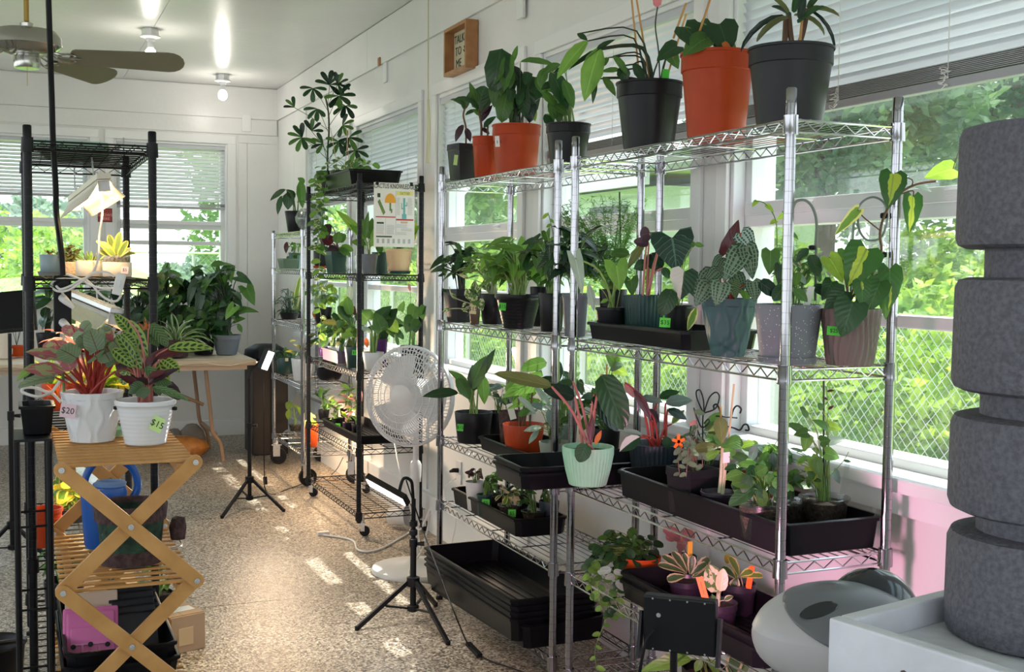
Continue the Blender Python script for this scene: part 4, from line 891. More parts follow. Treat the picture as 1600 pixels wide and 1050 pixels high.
# ================================================================== NEAR RIGHT: vacuum, box, tower
M['vacw'] = mat('pale_grey_plastic', (.52,.50,.51), .38); M['vacg'] = mat('grey_plastic', (.15,.155,.17), .4); M['vacd'] = mat('smoky_black_plastic', (.02,.025,.03), .12)
vc = W(1305,990,d=1.85); va = thing('vacuum_cleaner', 'pale grey upright vacuum cleaner with a grey cap beside the white box', 'vacuum cleaner', (vc.x, vc.y, 0))
ax = (_r*.93+V((0,.30,0))).normalized(); ax.z = 0; ax.normalize(); ay = V((0,0,1)).cross(ax)
def ell(a, b2, c, z0, z1, n=28, m=10):
    mm = MB(); pr_ = []
    for k in range(m+1):
        z = z0+(z1-z0)*k/m; q = math.sqrt(max(0, 1-(z/c)**2)) if abs(z) <= c else 0; pr_.append((max(q, .001), z))
    mm.lathe(pr_, n)
    mm.v = [tuple(ax*(x*a)+ay*(y*b2)+V((0,0,z+vc.z))) for x, y, z in mm.v]; return mm
ell(.138,.105,.078,-.077,.012).build('lower_shell', M['vacw'], va, True)
ell(.139,.106,.0785,.012,.0784).build('upper_shell', M['vacw'], va, True)
o = MB(); pr_ = [(.0,.0),(.93,.0)]
cap = MB().lathe([(max(.001, math.sqrt(max(0, 1-(z/.0806)**2))), z) for z in [-.08+.161*k/30 for k in range(31)]], 48)
cap.v = [(x*.1418, y*.1082, z) for x, y, z in cap.v]; o = cap.build('cap', M['vacg'], va, True)
bm = bmesh.new(); bm.from_mesh(o.data); nn_ = V((.30,-.42,1)).normalized()
bmesh.ops.bisect_plane(bm, geom=bm.verts[:]+bm.edges[:]+bm.faces[:], plane_co=nn_*.026, plane_no=nn_, clear_inner=True)
bm.to_mesh(o.data); bm.free(); o.matrix_local = Matrix(((ax.x,ay.x,0,0),(ax.y,ay.y,0,0),(0,0,1,vc.z),(0,0,0,1))); o.modifiers.new('s', 'SOLIDIFY').thickness = .002
m = MB().lathe([(0,0),(.8,0),(1,.08),(.95,.2),(.7,.24),(0,.2)], 20); sp2 = ax*-.066+ay*-.052+V((0,0,vc.z+.0575))
nrm = (ax*-.26+ay*-.36+V((0,0,.72))).normalized(); t2_ = nrm.cross(ax).normalized(); ax2_ = t2_.cross(nrm)
m.v = [tuple(sp2+ax2_*(x*.032)+t2_*(y*.0135)+nrm*(z*.012)) for x, y, z in m.v]; m.build('carry_handle', M['vacd'], va, True)
dk = ell(.085,.07,.091,.03,.0905); dk.v = [tuple(V(p)+ax*.088+ay*.03+V((0,0,.0))) for p in dk.v]; dk.build('dust_window', M['vacd'], va, True)
MB().lathe([(.05,.03),(.06,.05),(.075,vc.z-.1),(.08,vc.z-.05)], 20).build('canister', M['vacg'], va, True); MB().box((-.13,-.11,0),(.13,.11,.05)).build('floor_nozzle', M['vacg'], va, bevel=.015)
hp = [V(ax*-.085+V((0,0,vc.z-.05))), V(ax*-.098+ay*-.02+V((0,0,vc.z-.085))), V(ax*-.10+ay*-.02+V((0,0,vc.z-.13))), V(ax*-.08+V((0,0,vc.z-.30)))]
hs = spline(hp, 9); MB().tube(hs, [.026 if k % 2 else .0225 for k in range(len(hs))], 12).build('hose', M['vacg'], va, True)
M['boxw'] = mat('weathered_white_paint', (.76,.77,.84), .5, bump=.3, bscale=30, noise=.12, nscale=12)
A0 = V((.834,1.04,0)); ub = V((.978,.21,0)).normalized(); vb = V((.21,-.978,0)).normalized(); ZBX = 1.022
bw = thing('planter_table', 'white painted wooden tray table under the grey planter tower', 'table', tuple(A0)); bw.rotation_euler = (0,0,math.atan2(ub.y, ub.x))
BL, BWd, BH = .62, .72, .085                       # local: +x along ub, -y along vb
MB().box((0,-BWd,ZBX-BH),(.019,0,ZBX)).build('board', M['boxw'], bw, bevel=.003)
MB().box((.0195,-.019,ZBX-BH),(BL-.0195,0,ZBX)).build('board', M['boxw'], bw, bevel=.003)
MB().box((BL-.019,-BWd,ZBX-BH),(BL,0,ZBX)).build('board', M['boxw'], bw, bevel=.003)
MB().box((.019,-BWd,ZBX-BH),(BL-.019,-BWd+.019,ZBX)).build('board', M['boxw'], bw, bevel=.003)
for k in range(4): MB().box((.02,-.02-.17*(k+1)+.001,ZBX-.045),(BL-.02,-.02-.17*k,ZBX-.030)).build('deck_board', M['boxw'], bw, bevel=.001)
for a in (.03,BL-.03):
    for c in (-.03,-BWd+.03): MB().box((a-.025,c-.025,0),(a+.025,c+.025,ZBX-.046)).build('leg', M['boxw'], bw, bevel=.003)
for k, (yy, zz) in enumerate(((-.05,ZBX-.066),(-.085,ZBX-.067),(-.10,ZBX-.035))): 
    m = MB().lathe([(0,-.0006),(.0045,-.0006),(.0045,.0005),(0,.0005)], 8); m.v = [(z-.0002, x+yy, y+zz) for x, y, z in m.v]; m.build('nail', M['screw'] if k < 2 else M['bark'], bw)
M['conc'] = mat('speckled_grey_planter', (.15,.147,.175), .65, spec=.3, bump=.4, bscale=140, noise=.35, nscale=170)
tp = W(1640,700,d=1.33); tw = thing('planter_tower', 'speckled grey stacked planter tower on the white tray table', 'planter', (tp.x, tp.y, ZBX-.03))
def ztw(v): return W(1500, v, d=1.315).z-(ZBX-.03)
rt, rn = .108, .076
lv = [(1045,835),(805,650),(613,433),(388,195)]
zp = 0
for k, (vb_, vt_) in enumerate(lv):
    z0, z1 = ztw(vb_), ztw(vt_)
    if k == 0: z0 = 0
    c = .012
    MB().lathe([(0,z0),(rt-c,z0),(rt-.003,z0+.004),(rt,z0+c),(rt-.001,z1-c),(rt-.005,z1-.003),(rt-c-.004,z1),(0,z1)], 48).build('tier', M['conc'], tw, True)
    if k < 3: MB().lathe([(rn,z1-.002),(rn,ztw(lv[k+1][0])+.002)], 36).build('neck', M['conc'], tw, True)
# ================================================================== PLANTS: materials
def lm(name, base, second=None, pat='plain', rough=.33, tr=.32, rib=None, sc=4.0):
    m = D.materials.new(name); m.use_nodes = True; n = m.node_tree; b = n.nodes['Principled BSDF']; N = n.nodes.new; Lk = n.links.new
    uv = N('ShaderNodeUVMap'); sx = N('ShaderNodeSeparateXYZ'); Lk(uv.outputs[0], sx.inputs[0])
    def ma(op, a, c=None, d=None):
        q = N('ShaderNodeMath'); q.operation = op
        for i, x in enumerate((a, c, d)):
            if x is None: continue
            if isinstance(x, (int, float)): q.inputs[i].default_value = x
            else: Lk(x, q.inputs[i])
        return q.outputs[0]
    u, v = sx.outputs[0], sx.outputs[1]
    s = ma('ABSOLUTE', ma('MULTIPLY_ADD', u, 2, -1))
    oi = N('ShaderNodeObjectInfo')
    no = N('ShaderNodeTexNoise'); no.inputs['Scale'].default_value = sc; no.inputs['Detail'].default_value = 4; no.noise_dimensions = '4D'
    Lk(uv.outputs[0], no.inputs['Vector']); Lk(ma('MULTIPLY', oi.outputs['Random'], 37), no.inputs['W']); nz = no.outputs['Fac']
    def mix(f, a, c):
        q = N('ShaderNodeMix'); q.data_type = 'RGBA'
        if isinstance(f, (int, float)): q.inputs[0].default_value = f
        else: Lk(f, q.inputs[0])
        for i, x in ((6, a), (7, c)):
            if isinstance(x, tuple): q.inputs[i].default_value = (*x, 1)
            else: Lk(x, q.inputs[i])
        return q.outputs[2]
    dark = tuple(c*.72 for c in base); col = mix(nz, dark, tuple(min(1, c*1.22) for c in base))
    sec = second or tuple(min(1, c*1.7+.02) for c in base)
    f = None
    if pat == 'edge': f = ma('GREATER_THAN', ma('MULTIPLY_ADD', nz, .55, s), .92)
    elif pat == 'center': f = ma('LESS_THAN', ma('MULTIPLY_ADD', nz, 1.9, ma('MULTIPLY', s, .7)), 1.12)
    elif pat == 'linear': f = ma('LESS_THAN', s, .34)
    elif pat == 'margin': f = ma('GREATER_THAN', s, .62)
    elif pat == 'splash': f = ma('GREATER_THAN', nz, .53)
    elif pat == 'half': f = ma('GREATER_THAN', u, .53)
    elif pat == 'stripes':
        w1 = ma('GREATER_THAN', ma('SINE', ma('MULTIPLY', s, 19)), .15); w2 = ma('GREATER_THAN', ma('SINE', ma('MULTIPLY', v, 52)), .75)
        f = ma('MULTIPLY', ma('MAXIMUM', w1, w2), .75)
    elif pat == 'spots':
        fv = ma('ABSOLUTE', ma('SUBTRACT', ma('FRACT', ma('MULTIPLY_ADD', s, -.8, ma('MULTIPLY', v, 7))), .5))
        e = ma('ADD', ma('POWER', ma('DIVIDE', ma('SUBTRACT', s, .42), .30), 2), ma('POWER', ma('DIVIDE', fv, .32), 2)); f = ma('LESS_THAN', e, 1)
    elif pat == 'veins':
        fv = ma('FRACT', ma('MULTIPLY', ma('MULTIPLY_ADD', s, -.32, v), 6.5)); f = ma('MULTIPLY', ma('MAXIMUM', ma('LESS_THAN', fv, .11), ma('LESS_THAN', s, .055)), .8)
    elif pat == 'hatch':
        fv = ma('FRACT', ma('MULTIPLY', ma('MULTIPLY_ADD', s, -.25, v), 8)); f = ma('MULTIPLY', ma('GREATER_THAN', fv, .55), .8)
    if f is not None: col = mix(f, col, sec)
    if pat in ('plain', 'spots', 'splash', 'center', 'half') : col = mix(ma('MULTIPLY', ma('LESS_THAN', s, .05), .55), col, rib or tuple(min(1, c*1.6+.03) for c in base))
    hs = N('ShaderNodeHueSaturation'); Lk(col, hs.inputs['Color']); Lk(ma('MULTIPLY_ADD', oi.outputs['Random'], .5, .75), hs.inputs['Value']); col = hs.outputs[0]
    Lk(col, b.inputs['Base Color']); b.inputs['Roughness'].default_value = rough; b.inputs['Specular IOR Level'].default_value = .5
    fv = ma('SINE', ma('MULTIPLY', ma('MULTIPLY_ADD', s, -.3, v), 42)); bp = N('ShaderNodeBump'); bp.inputs['Strength'].default_value = .11; bp.inputs['Distance'].default_value = .004
    Lk(fv, bp.inputs['Height']); Lk(bp.outputs[0], b.inputs['Normal'])
    d = N('ShaderNodeBsdfTranslucent'); y = N('ShaderNodeMixShader'); y.inputs[0].default_value = tr
    hs2 = N('ShaderNodeHueSaturation'); hs2.inputs['Hue'].default_value = .485; hs2.inputs['Value'].default_value = 1.7; Lk(col, hs2.inputs['Color'])
    Lk(hs2.outputs[0], d.inputs[0]); Lk(b.outputs[0], y.inputs[1]); Lk(d.outputs[0], y.inputs[2]); Lk(y.outputs[0], n.nodes['Material Output'].inputs[0])
    return m
G = {}
G['mid'] = lm('green_leaf', (.075,.185,.035)); G['dark'] = lm('dark_green_leaf', (.022,.075,.022), rough=.3, tr=.22)
G['deep'] = lm('blackish_green_leaf', (.010,.034,.018), (.05,.11,.05), rough=.25, tr=.12); G['lite'] = lm('light_green_leaf', (.16,.34,.06), tr=.42)
G['lime'] = lm('lime_leaf', (.32,.50,.06), tr=.5); G['gold'] = lm('golden_leaf', (.55,.48,.06), tr=.4)
G['njoy'] = lm('white_splashed_leaf', (.10,.22,.05), (.66,.66,.42), 'splash', sc=3); G['cream'] = lm('cream_edged_leaf', (.07,.15,.05), (.62,.55,.30), 'edge')
G['yedge'] = lm('yellow_edged_leaf', (.16,.30,.05), (.72,.68,.22), 'edge'); G['brasil'] = lm('yellow_centred_leaf', (.035,.125,.02), (.42,.52,.05), 'center', sc=.9)
G['stripe'] = lm('silver_striped_leaf', (.022,.06,.028), (.20,.30,.20), 'stripes', rough=.28, tr=.15); G['net'] = lm('silver_netted_leaf', (.03,.07,.05), (.46,.58,.52), 'stripes', rough=.28, tr=.15)
G['alo'] = lm('velvet_vein_leaf', (.014,.048,.032), (.13,.24,.17), 'veins', rough=.35, tr=.1); G['vein'] = lm('white_veined_leaf', (.02,.065,.025), (.40,.48,.38), 'veins', rough=.3, tr=.15)
G['lvein'] = lm('bright_leaf_dark_veins', (.20,.42,.07), (.045,.14,.03), 'veins', tr=.4); G['red'] = lm('dark_red_leaf', (.10,.018,.024), rough=.3, tr=.15); G['purp'] = lm('purple_leaf', (.05,.020,.030), rough=.3, tr=.15)
G['beg'] = lm('silver_red_begonia_leaf', (.20,.30,.17), (.13,.045,.035), 'veins', tr=.25); G['begr'] = lm('red_flushed_begonia_leaf', (.34,.10,.11), (.26,.30,.14), 'splash', tr=.3, sc=3)
G['rattle'] = lm('spotted_calathea_leaf', (.22,.34,.07), (.02,.055,.02), 'spots', tr=.25); G['hatch'] = lm('barred_calathea_leaf', (.04,.09,.035), (.13,.22,.08), 'hatch', tr=.2)
G['snake'] = lm('gold_banded_leaf', (.16,.24,.05), (.70,.53,.07), 'margin', tr=.2); G['spid'] = lm('white_lined_leaf', (.10,.22,.06), (.62,.68,.42), 'linear'); G['spidm'] = lm('white_margined_leaf', (.10,.24,.06), (.68,.72,.5), 'margin')
G['pink'] = lm('pink_lined_leaf', (.62,.34,.30), (.75,.66,.50), 'linear'); G['silv'] = lm('silver_green_leaf', (.16,.24,.20), rough=.3, tr=.2); G['pale'] = lm('pale_silver_leaf', (.34,.44,.36), tr=.3)
G['half'] = lm('half_white_leaf', (.02,.07,.03), (.78,.77,.70), 'half', tr=.2); G['creamy'] = lm('cream_leaf', (.72,.60,.36), tr=.3); G['jade'] = lm('brownish_jade_leaf', (.12,.10,.03), tr=.1)
G['fuzz'] = lm('fuzzy_green_leaf', (.13,.20,.11), rough=.7, tr=.2); G['oran'] = lm('orange_bract', (.75,.20,.03), tr=.3); G['pinkl'] = lm('dusty_pink_leaf', (.50,.22,.20), tr=.25); G['olive'] = lm('olive_leaf', (.12,.14,.04), tr=.25)
for k, c in dict(green=(.13,.24,.05), lite=(.25,.38,.10), red=(.42,.05,.035), pinkst=(.55,.20,.17), brown=(.14,.07,.035), dark=(.03,.05,.02), pale=(.45,.48,.28), orange=(.60,.22,.06)).items():
    M['st_'+k] = mat('%s_stem' % k, c, .5)
# ---- leaf shapes
EDGE = dict(lance=[(0,0),(.22,.07),(.5,.34),(.43,.6),(.2,.85),(0,1)], oval=[(0,0),(.36,.1),(.5,.4),(.42,.7),(.2,.92),(0,1)],
            heart=[(0,.0),(.24,-.15),(.47,-.03),(.5,.24),(.32,.64),(.09,.92),(0,1)], arrow=[(0,0),(.2,-.24),(.44,-.26),(.46,.06),(.36,.42),(.15,.8),(0,1)],
            strap=[(0,0),(.36,.06),(.48,.35),(.46,.65),(.28,.9),(0,1)], obov=[(0,0),(.16,.12),(.38,.42),(.5,.68),(.34,.93),(0,1)],
            wave=[(0,0),(.36,.08),(.48,.25),(.43,.36),(.5,.5),(.40,.62),(.38,.75),(.2,.92),(0,1)], round=[(0,0),(.36,.02),(.52,.3),(.5,.6),(.3,.92),(0,1)])
_lmc = {}
KQ = (.12, .5, .95, 1.5, 2.1)
def leafmesh(kind, mt, K):
    key = (kind, mt, K)
    if key in _lmc: return _lmc[key]
    e = EDGE[kind]; nr = 7 if K < 1.4 else 9
    pts = spline([(x, y, 0) for x, y in e], 8); n = len(pts)
    sel = [pts[round(i*(n-1)/(nr-1))] for i in range(nr)]
    vs, uvs, fs = [], [], []
    for i, p in enumerate(sel):
        ym = max(0, min(1, p.y)) if i < nr-1 else 1
        if i and ym <= 0: ym = .02*i
        for c in (-1, -.5, 0, .5, 1):
            x = p.x*c; y = ym+(p.y-ym)*abs(c)**1.5
            fold = .22*abs(x)**1.2-.16*abs(x)**3+(.02*math.sin(y*9)*abs(c) if kind in ('oval','lance','wave') else 0)
            t = y; Y = math.sin(K*t)/K; Z = -(1-math.cos(K*t))/K
            nx_, nz_ = math.sin(K*t), math.cos(K*t)
            vs.append((x, Y+fold*.5*nx_, Z+fold*.5*nz_)); uvs.append(((c+1)/2, max(0, min(1, y))))
    for i in range(nr-1):
        for c in range(4): fs.append((i*5+c, i*5+c+1, (i+1)*5+c+1, (i+1)*5+c))
    me = D.meshes.new('leaf'); me.from_pydata(vs, [], fs); ul = me.uv_layers.new(name='UVMap')
    for lp in me.loops: ul.data[lp.index].uv = uvs[lp.vertex_index]
    for p in me.polygons: p.use_smooth = True
    me.materials.append(G[mt]); _lmc[key] = me; return me
UP = V((0,0,1)); SR = V((_r.x,_r.y,0)).normalized(); ST = -V((_f.x,_f.y,0)).normalized()
# ---- pots
def potmesh(kind, rt, rb, h, m):
    b = MB(); s = .86*h; th = max(.0018, rt*.045); n = 28; fn = None
    if kind == 'nursery': pr = [(0,0),(rb*.92,0),(rb,.004),(rb+(rt-rb)*.78,h*.78),(rb+(rt-rb)*.80+rt*.035,h*.79),(rt*.985,h*.965),(rt*1.02,h*.97),(rt*1.02,h),(rt-th,h),(rt-th*2,s)]
    elif kind == 'plain': pr = [(0,0),(rb*.93,0),(rb,.004),(rb+(rt-rb)*.5,h*.5),(rt,h*.985),(rt-th*.3,h),(rt-th,h),(rt-th*2,s)]
    elif kind == 'lip': pr = [(0,0),(rb*.93,0),(rb,.004),(rb+(rt-rb)*.9,h*.9),(rt*1.03,h*.91),(rt*1.03,h),(rt-th,h),(rt-th*2,s)]
    elif kind == 'cup': pr = [(0,0),(rb*.93,0),(rb,.003),(rt*.97,h*.93),(rt*1.05,h*.94),(rt*1.06,h*.98),(rt*1.03,h),(rt-th,h),(rt-th*2,s)]
    elif kind == 'bowl': pr = [(0,0),(rb*.8,0),(rb,h*.08),(rb+(rt-rb)*.75,h*.4),(rt*.985,h*.75),(rt,h*.97),(rt,h),(rt-th,h),(rt-th*2,s)]
    elif kind == 'rings':
        pr = [(0,0),(rb*.95,0)]; k = 9
        for i in range(k): z = h*(.02+.83*i/k); q = rb+(rt-rb)*z/h; pr += [(q,z),(q+rt*.014,z+h*.03),(q+rt*.012,z+h*.06)]
        pr += [(rt*.985,h*.88),(rt*1.03,h*.90),(rt*1.04,h*.95),(rt*1.03,h),(rt-th,h),(rt-th*2,s)]
    elif kind == 'ribbed': pr = [(0,0),(rb*.9,0),(rb,h*.02),(rb+(rt-rb)*.55,h*.4),(rt*.99,h*.8),(rt,h*.985),(rt,h),(rt-th,h),(rt-th*2,s)]; fn = lambda g, z: 1+(.018*math.cos(40*g) if z < h*.99 else 0); n = 120
    elif kind in ('wave', 'swirl'):
        pr = [(0,0),(rb*.92,0)]+[(rb+(rt-rb)*(i/20)**.9, h*i/20) for i in range(21)]+[(rt-th,h),(rt-th*2,s)]; n = 112
        if kind == 'wave': fn = lambda g, z: 1+.075*(.5-abs(math.sin(7*g-.95*math.sin(z/h*math.pi*3)*math.cos(7*g))))*(1 if .02*h < z < .93*h else .3)
        else: fn = lambda g, z: 1+.034*math.sin(26*g+2.3*math.sin(z/h*5+2*g))*(1 if z < h*.97 else .2)
    elif kind == 'square': pr = [(0,0),(rb*.95,0),(rb,.004),(rb+(rt-rb)*.82,h*.82),(rb+(rt-rb)*.84+rt*.04,h*.83),(rt,h),(rt-th,h),(rt-th*2,s)]; fn = lambda g, z: 1.0/max(abs(math.cos(g)), abs(math.sin(g)))**.8; n = 32
    b.lathe(pr, n, fn=fn); return b.mesh('pot', m, True), s, (fn if kind == 'square' else None)
class Pl: pass
plants = []
def pl(name, label, u, vr, wr, wb, z, pot='nursery', pm='blackp', x=None, d=None, group=None, soil='soil', st='green', vb=None, cat='plant', saucer=None):
    p = Pl(); top = W(u, vr, x=x) if x is not None else W(u, vr, d=d)
    p.d = dep(top); p.s = p.d/FPX; p.base = V((top.x, top.y, z)); p.h = max(.05, top.z-z); p.rt = wr*p.s/2; p.rb = wb*p.s/2
    p.root = thing(name, label, cat, p.base, group)
    if isinstance(pm, str): pm = M[pm]
    me, s, fn = potmesh(pot, p.rt, p.rb, p.h, pm)
    po_ = obj('pot', me, p.root); p.pot = po_
    if pot == 'square': po_.rotation_euler = (0,0,.15)
    clear = pm.name == 'clear_plastic'
    so_ = MB()
    if clear: so_.lathe([(0,.003),(p.rb*.9,.003),(p.rt*.9,s)], 18).lathe([(p.rt*.9,s),(p.rt*.4,s*1.03),(0,s*1.02)], 18)
    else: so_.lathe([(p.rt*.95,s),(p.rt*.5,s*1.03),(0,s*1.02)], 18, fn=fn)
    so_.build('soil', M[soil], p.root, True)
    if saucer: MB().lathe([(0,-.004),(p.rb*1.1,-.004),(p.rb*1.22,.012),(p.rb*1.18,.012),(p.rb*1.06,.001),(0,.001)], 26).build('saucer', M[saucer], p.root, True)
    p.c = p.base+V((0,0,s)); p.sm = MB(); p.st = M['st_'+st]; p.nl = 0; p.r = random.Random(hash(label) % 10007 if False else sum(ord(c)*(i+1) for i, c in enumerate(label)) % 10007)
    plants.append(p); return p
def put(p, b, t, w, kind, mt, K=.5, n=None, st=True, sr=None, arch=.35):
    K = min(KQ, key=lambda q: abs(q-K)); c = t-b; L = c.length
    if L < .004: return
    cw = c/L; cy, cz = math.sin(K)/K, -(1-math.cos(K))/K; cl = math.hypot(cy, cz); ph = math.atan2(cz, cy)
    hint = n if n is not None else UP*.6+ST*.7
    nw = hint-cw*hint.dot(cw)
    if nw.length < .05: nw = ST-cw*ST.dot(cw)
    nw.normalize(); ey = cw*math.cos(ph)-nw*math.sin(ph); ez = cw*math.sin(ph)+nw*math.cos(ph); ex = ey.cross(ez); Ls = L/cl
    o = D.objects.new('leaf', leafmesh(kind, mt, K)); C.objects.link(o); o.parent = p.root; q = b-p.base
    o.matrix_local = Matrix(((ex.x*w,ey.x*Ls,ez.x*Ls,q.x),(ex.y*w,ey.y*Ls,ez.y*Ls,q.y),(ex.z*w,ey.z*Ls,ez.z*Ls,q.z),(0,0,0,1))); p.nl += 1
    if st:
        a = p.c-p.base+V((p.r.uniform(-.25,.25)*p.rt, p.r.uniform(-.25,.25)*p.rt, -.004)); e = q
        mid = a*.45+e*.55; mid.z = a.z+(e.z-a.z)*(.55+arch*.6) if e.z > a.z else max(a.z, e.z)+abs(e.z-a.z)*.1+.02
        mid.x = a.x+(e.x-a.x)*(.5-arch*.3); mid.y = a.y+(e.y-a.y)*(.5-arch*.3)
        rr_ = sr or max(.0011, min(.004, w*.045)); p.sm.tube(spline([a, mid, e], 4), [rr_*1.25]*4+[rr_]*4+[rr_*.7], 5, False)
def lf(p, bu, bv, tu, tv, w, kind='lance', mt='mid', o=0, t=None, K=.5, n=None, st=True, sr=None, arch=.35):
    put(p, W(bu, bv, d=p.d-o), W(tu, tv, d=p.d-(o if t is None else t)), w*p.s, kind, mt, K, n, st, sr, arch)
def bush(p, cu, cv, ru, rv, n, l0, l1, ratio, kind, mts, dr=.8, K=.6, st=True, down=.5, fill=.3, o=0, lo=.0):
    r = p.r; cc = W(cu, cv, d=p.d-o); mts = mts if isinstance(mts, (list, tuple)) else [mts]
    for i in range(n):
        for _ in range(40):
            q = V((r.uniform(-1,1), r.uniform(-1,1), r.uniform(-1,1)))
            if fill < q.length < 1: break
        b = cc+SR*(q.x*ru*p.s)+ST*(q.y*ru*dr*p.s)+UP*(q.z*rv*p.s)
        if b.z < p.c.z-.01 and (b-p.c).xy.length < p.rt: b.z = p.c.z+.01
        out = (SR*q.x+ST*q.y*.9+UP*(q.z*.4)); dr_ = (out+V((r.gauss(0,.55), r.gauss(0,.55), r.gauss(0,.35)))-UP*down)
        if dr_.length < .05: dr_ = SR
        L = r.uniform(l0, l1)*p.s; dr_.normalize(); b2 = b-dr_*L*.4
        nn = UP*.75+ST*.55+V((r.gauss(0,.25), r.gauss(0,.25), 0))
        put(p, b2, b2+dr_*L, L*ratio*r.uniform(.85,1.15), kind, r.choice(mts), K*r.uniform(.6,1.4), nn, st)
def ros(p, n, l0, l1, ratio, kind, mts, e0=20, e1=75, pet=0, K=1.0, c=None, a0=0, spread=.3, st=None, tw=0):
    r = p.r; mts = mts if isinstance(mts, (list, tuple)) else [mts]; c = p.c if c is None else c
    for i in range(n):
        f = i/max(1, n-1); a = a0+i*2.39996+r.uniform(-.3,.3); e = R(e0+(e1-e0)*f+r.uniform(-8,8)); hz = V((math.cos(a), math.sin(a), 0))
        dr_ = hz*math.cos(e)+UP*math.sin(e); L = r.uniform(l0, l1)*p.s; b = c+hz*(p.rt*spread*(1-f*.7))+dr_*(pet*p.s)
        ch = (dr_-UP*(K*.42)).normalized(); nn = (UP*math.cos(e)-hz*math.sin(e))+V((r.gauss(0,.15), r.gauss(0,.15), .15))
        put(p, b, b+ch*L, L*ratio, kind, r.choice(mts), K, nn, pet > 0 if st is None else st)
def vine(p, pts, n, l, ratio, kind, mts, off=0, rr_=.0014, K=.5):
    q = spline([W(a, b_, d=p.d-(c[0] if c else off)) for a, b_, *c in pts], 6); p.sm.tube([x-p.base for x in q], rr_, 5, False); r = p.r
    mts = mts if isinstance(mts, (list, tuple)) else [mts]
    for i in range(n):
        b = q[min(len(q)-1, int((i+.5)/n*len(q)))]; sd = 1 if i % 2 else -1
        dr_ = (SR*sd*r.uniform(.5,1)+ST*r.uniform(-.3,.6)-UP*r.uniform(.1,.7)).normalized(); L = l*r.uniform(.7,1.25)*p.s
        put(p, b, b+dr_*L, L*ratio, kind, r.choice(mts), K, ST*.8+UP*.6, False)
def cane(p, pts, r_, m=None):
    q = spline([W(a, b_, d=p.d-(c[0] if c else 0))-p.base for a, b_, *c in pts], 5); p.sm.tube(q, r_, 7, False)
def stake(p, u0, v0, u1, v1, r_, m, o=0, name='stake'):
    MB().tube([W(u0,v0,d=p.d-o)-p.base, W(u1,v1,d=p.d-o)-p.base], r_, 6).build(name, M[m], p.root, True)
def ptag(p, u, v, w, h, m, s=None, rot=0, name='price_tag', fac=1.0, ink='ink'):
    dd = p.d-p.rt*fac-.003; c = W(u, v, d=dd)-p.base; sc_ = dd/FPX
    o = MB().box((-w*sc_/2,-.0006,-h*sc_/2),(w*sc_/2,.0006,h*sc_/2)).build(name, M[m], p.root, loc=c); o.rotation_euler = (R(-6), R(rot), -YAW)
    if s: totext(s, h*sc_*.62, ink, o)
    return o
def totext(s, size, ink, par):
    t = text(s, size, M[ink], par, (0,-.0008,0), RB, ext=.0002); return t
M['blueg'] = mat('blue_grey_ceramic', (.18,.27,.33), .4); M['sand'] = mat('sand_textured_ceramic', (.60,.42,.28), .8, bump=.8, bscale=90); M['peach'] = mat('cream_ceramic', (.76,.66,.56), .4)
M['tealp'] = mat('teal_plastic', (.05,.115,.115), .4, spec=.35); M['speck'] = mat('grey_plastic_pot', (.19,.195,.23), .45); M['taupe'] = mat('taupe_plastic', (.17,.135,.12), .45, spec=.35)
M['mint'] = mat('mint_green_pot', (.36,.70,.47), .35, spec=.3); M['navy'] = mat('dark_navy_pot', (.012,.022,.034), .4); M['dgreen'] = mat('dark_green_pot', (.012,.05,.045), .38)
M['greyp'] = mat('slate_grey_pot', (.16,.18,.21), .5); M['purple'] = mat('purple_pot', (.10,.02,.17), .35); M['aub'] = mat('aubergine_pot', (.028,.018,.032), .35); M['tanp'] = mat('tan_pot', (.68,.47,.27), .5)
M['gpot'] = mat('grey_green_pot', (.20,.24,.20), .5); M['bluep'] = mat('dull_blue_pot', (.06,.14,.18), .45); M['gplant'] = mat('sage_planter', (.16,.24,.17), .5); M['lilac'] = mat('dark_lilac_planter', (.10,.07,.11), .35)
def speckle(m):                                    # small white flecks moulded into the grey plastic
    n = m.node_tree; b = n.nodes['Principled BSDF']; t = n.nodes.new('ShaderNodeTexCoord'); v_ = n.nodes.new('ShaderNodeTexVoronoi'); v_.inputs['Scale'].default_value = 190
    c_ = n.nodes.new('ShaderNodeMath'); c_.operation = 'LESS_THAN'; c_.inputs[1].default_value = .22; x = n.nodes.new('ShaderNodeMix'); x.data_type = 'RGBA'; sx = n.nodes.new('ShaderNodeSeparateColor'); g_ = n.nodes.new('ShaderNodeMath'); g_.operation = 'GREATER_THAN'; g_.inputs[1].default_value = .72; mu = n.nodes.new('ShaderNodeMath'); mu.operation = 'MULTIPLY'
    n.links.new(t.outputs['Object'], v_.inputs['Vector']); n.links.new(v_.outputs['Distance'], c_.inputs[0]); n.links.new(v_.outputs['Color'], sx.inputs[0]); n.links.new(sx.outputs[0], g_.inputs[0]); n.links.new(c_.outputs[0], mu.inputs[0]); n.links.new(g_.outputs[0], mu.inputs[1])
    n.links.new(mu.outputs[0], x.inputs[0]); x.inputs[6].default_value = (.19,.195,.23,1); x.inputs[7].default_value = (.8,.8,.82,1); n.links.new(x.outputs[2], b.inputs['Base Color'])
speckle(M['speck'])
# ================================================================== PLANTS: one by one
Z1, Z2, Z3A, Z3B, Z4, Z5 = 1.763, 1.186, .698, .728, .423, .104
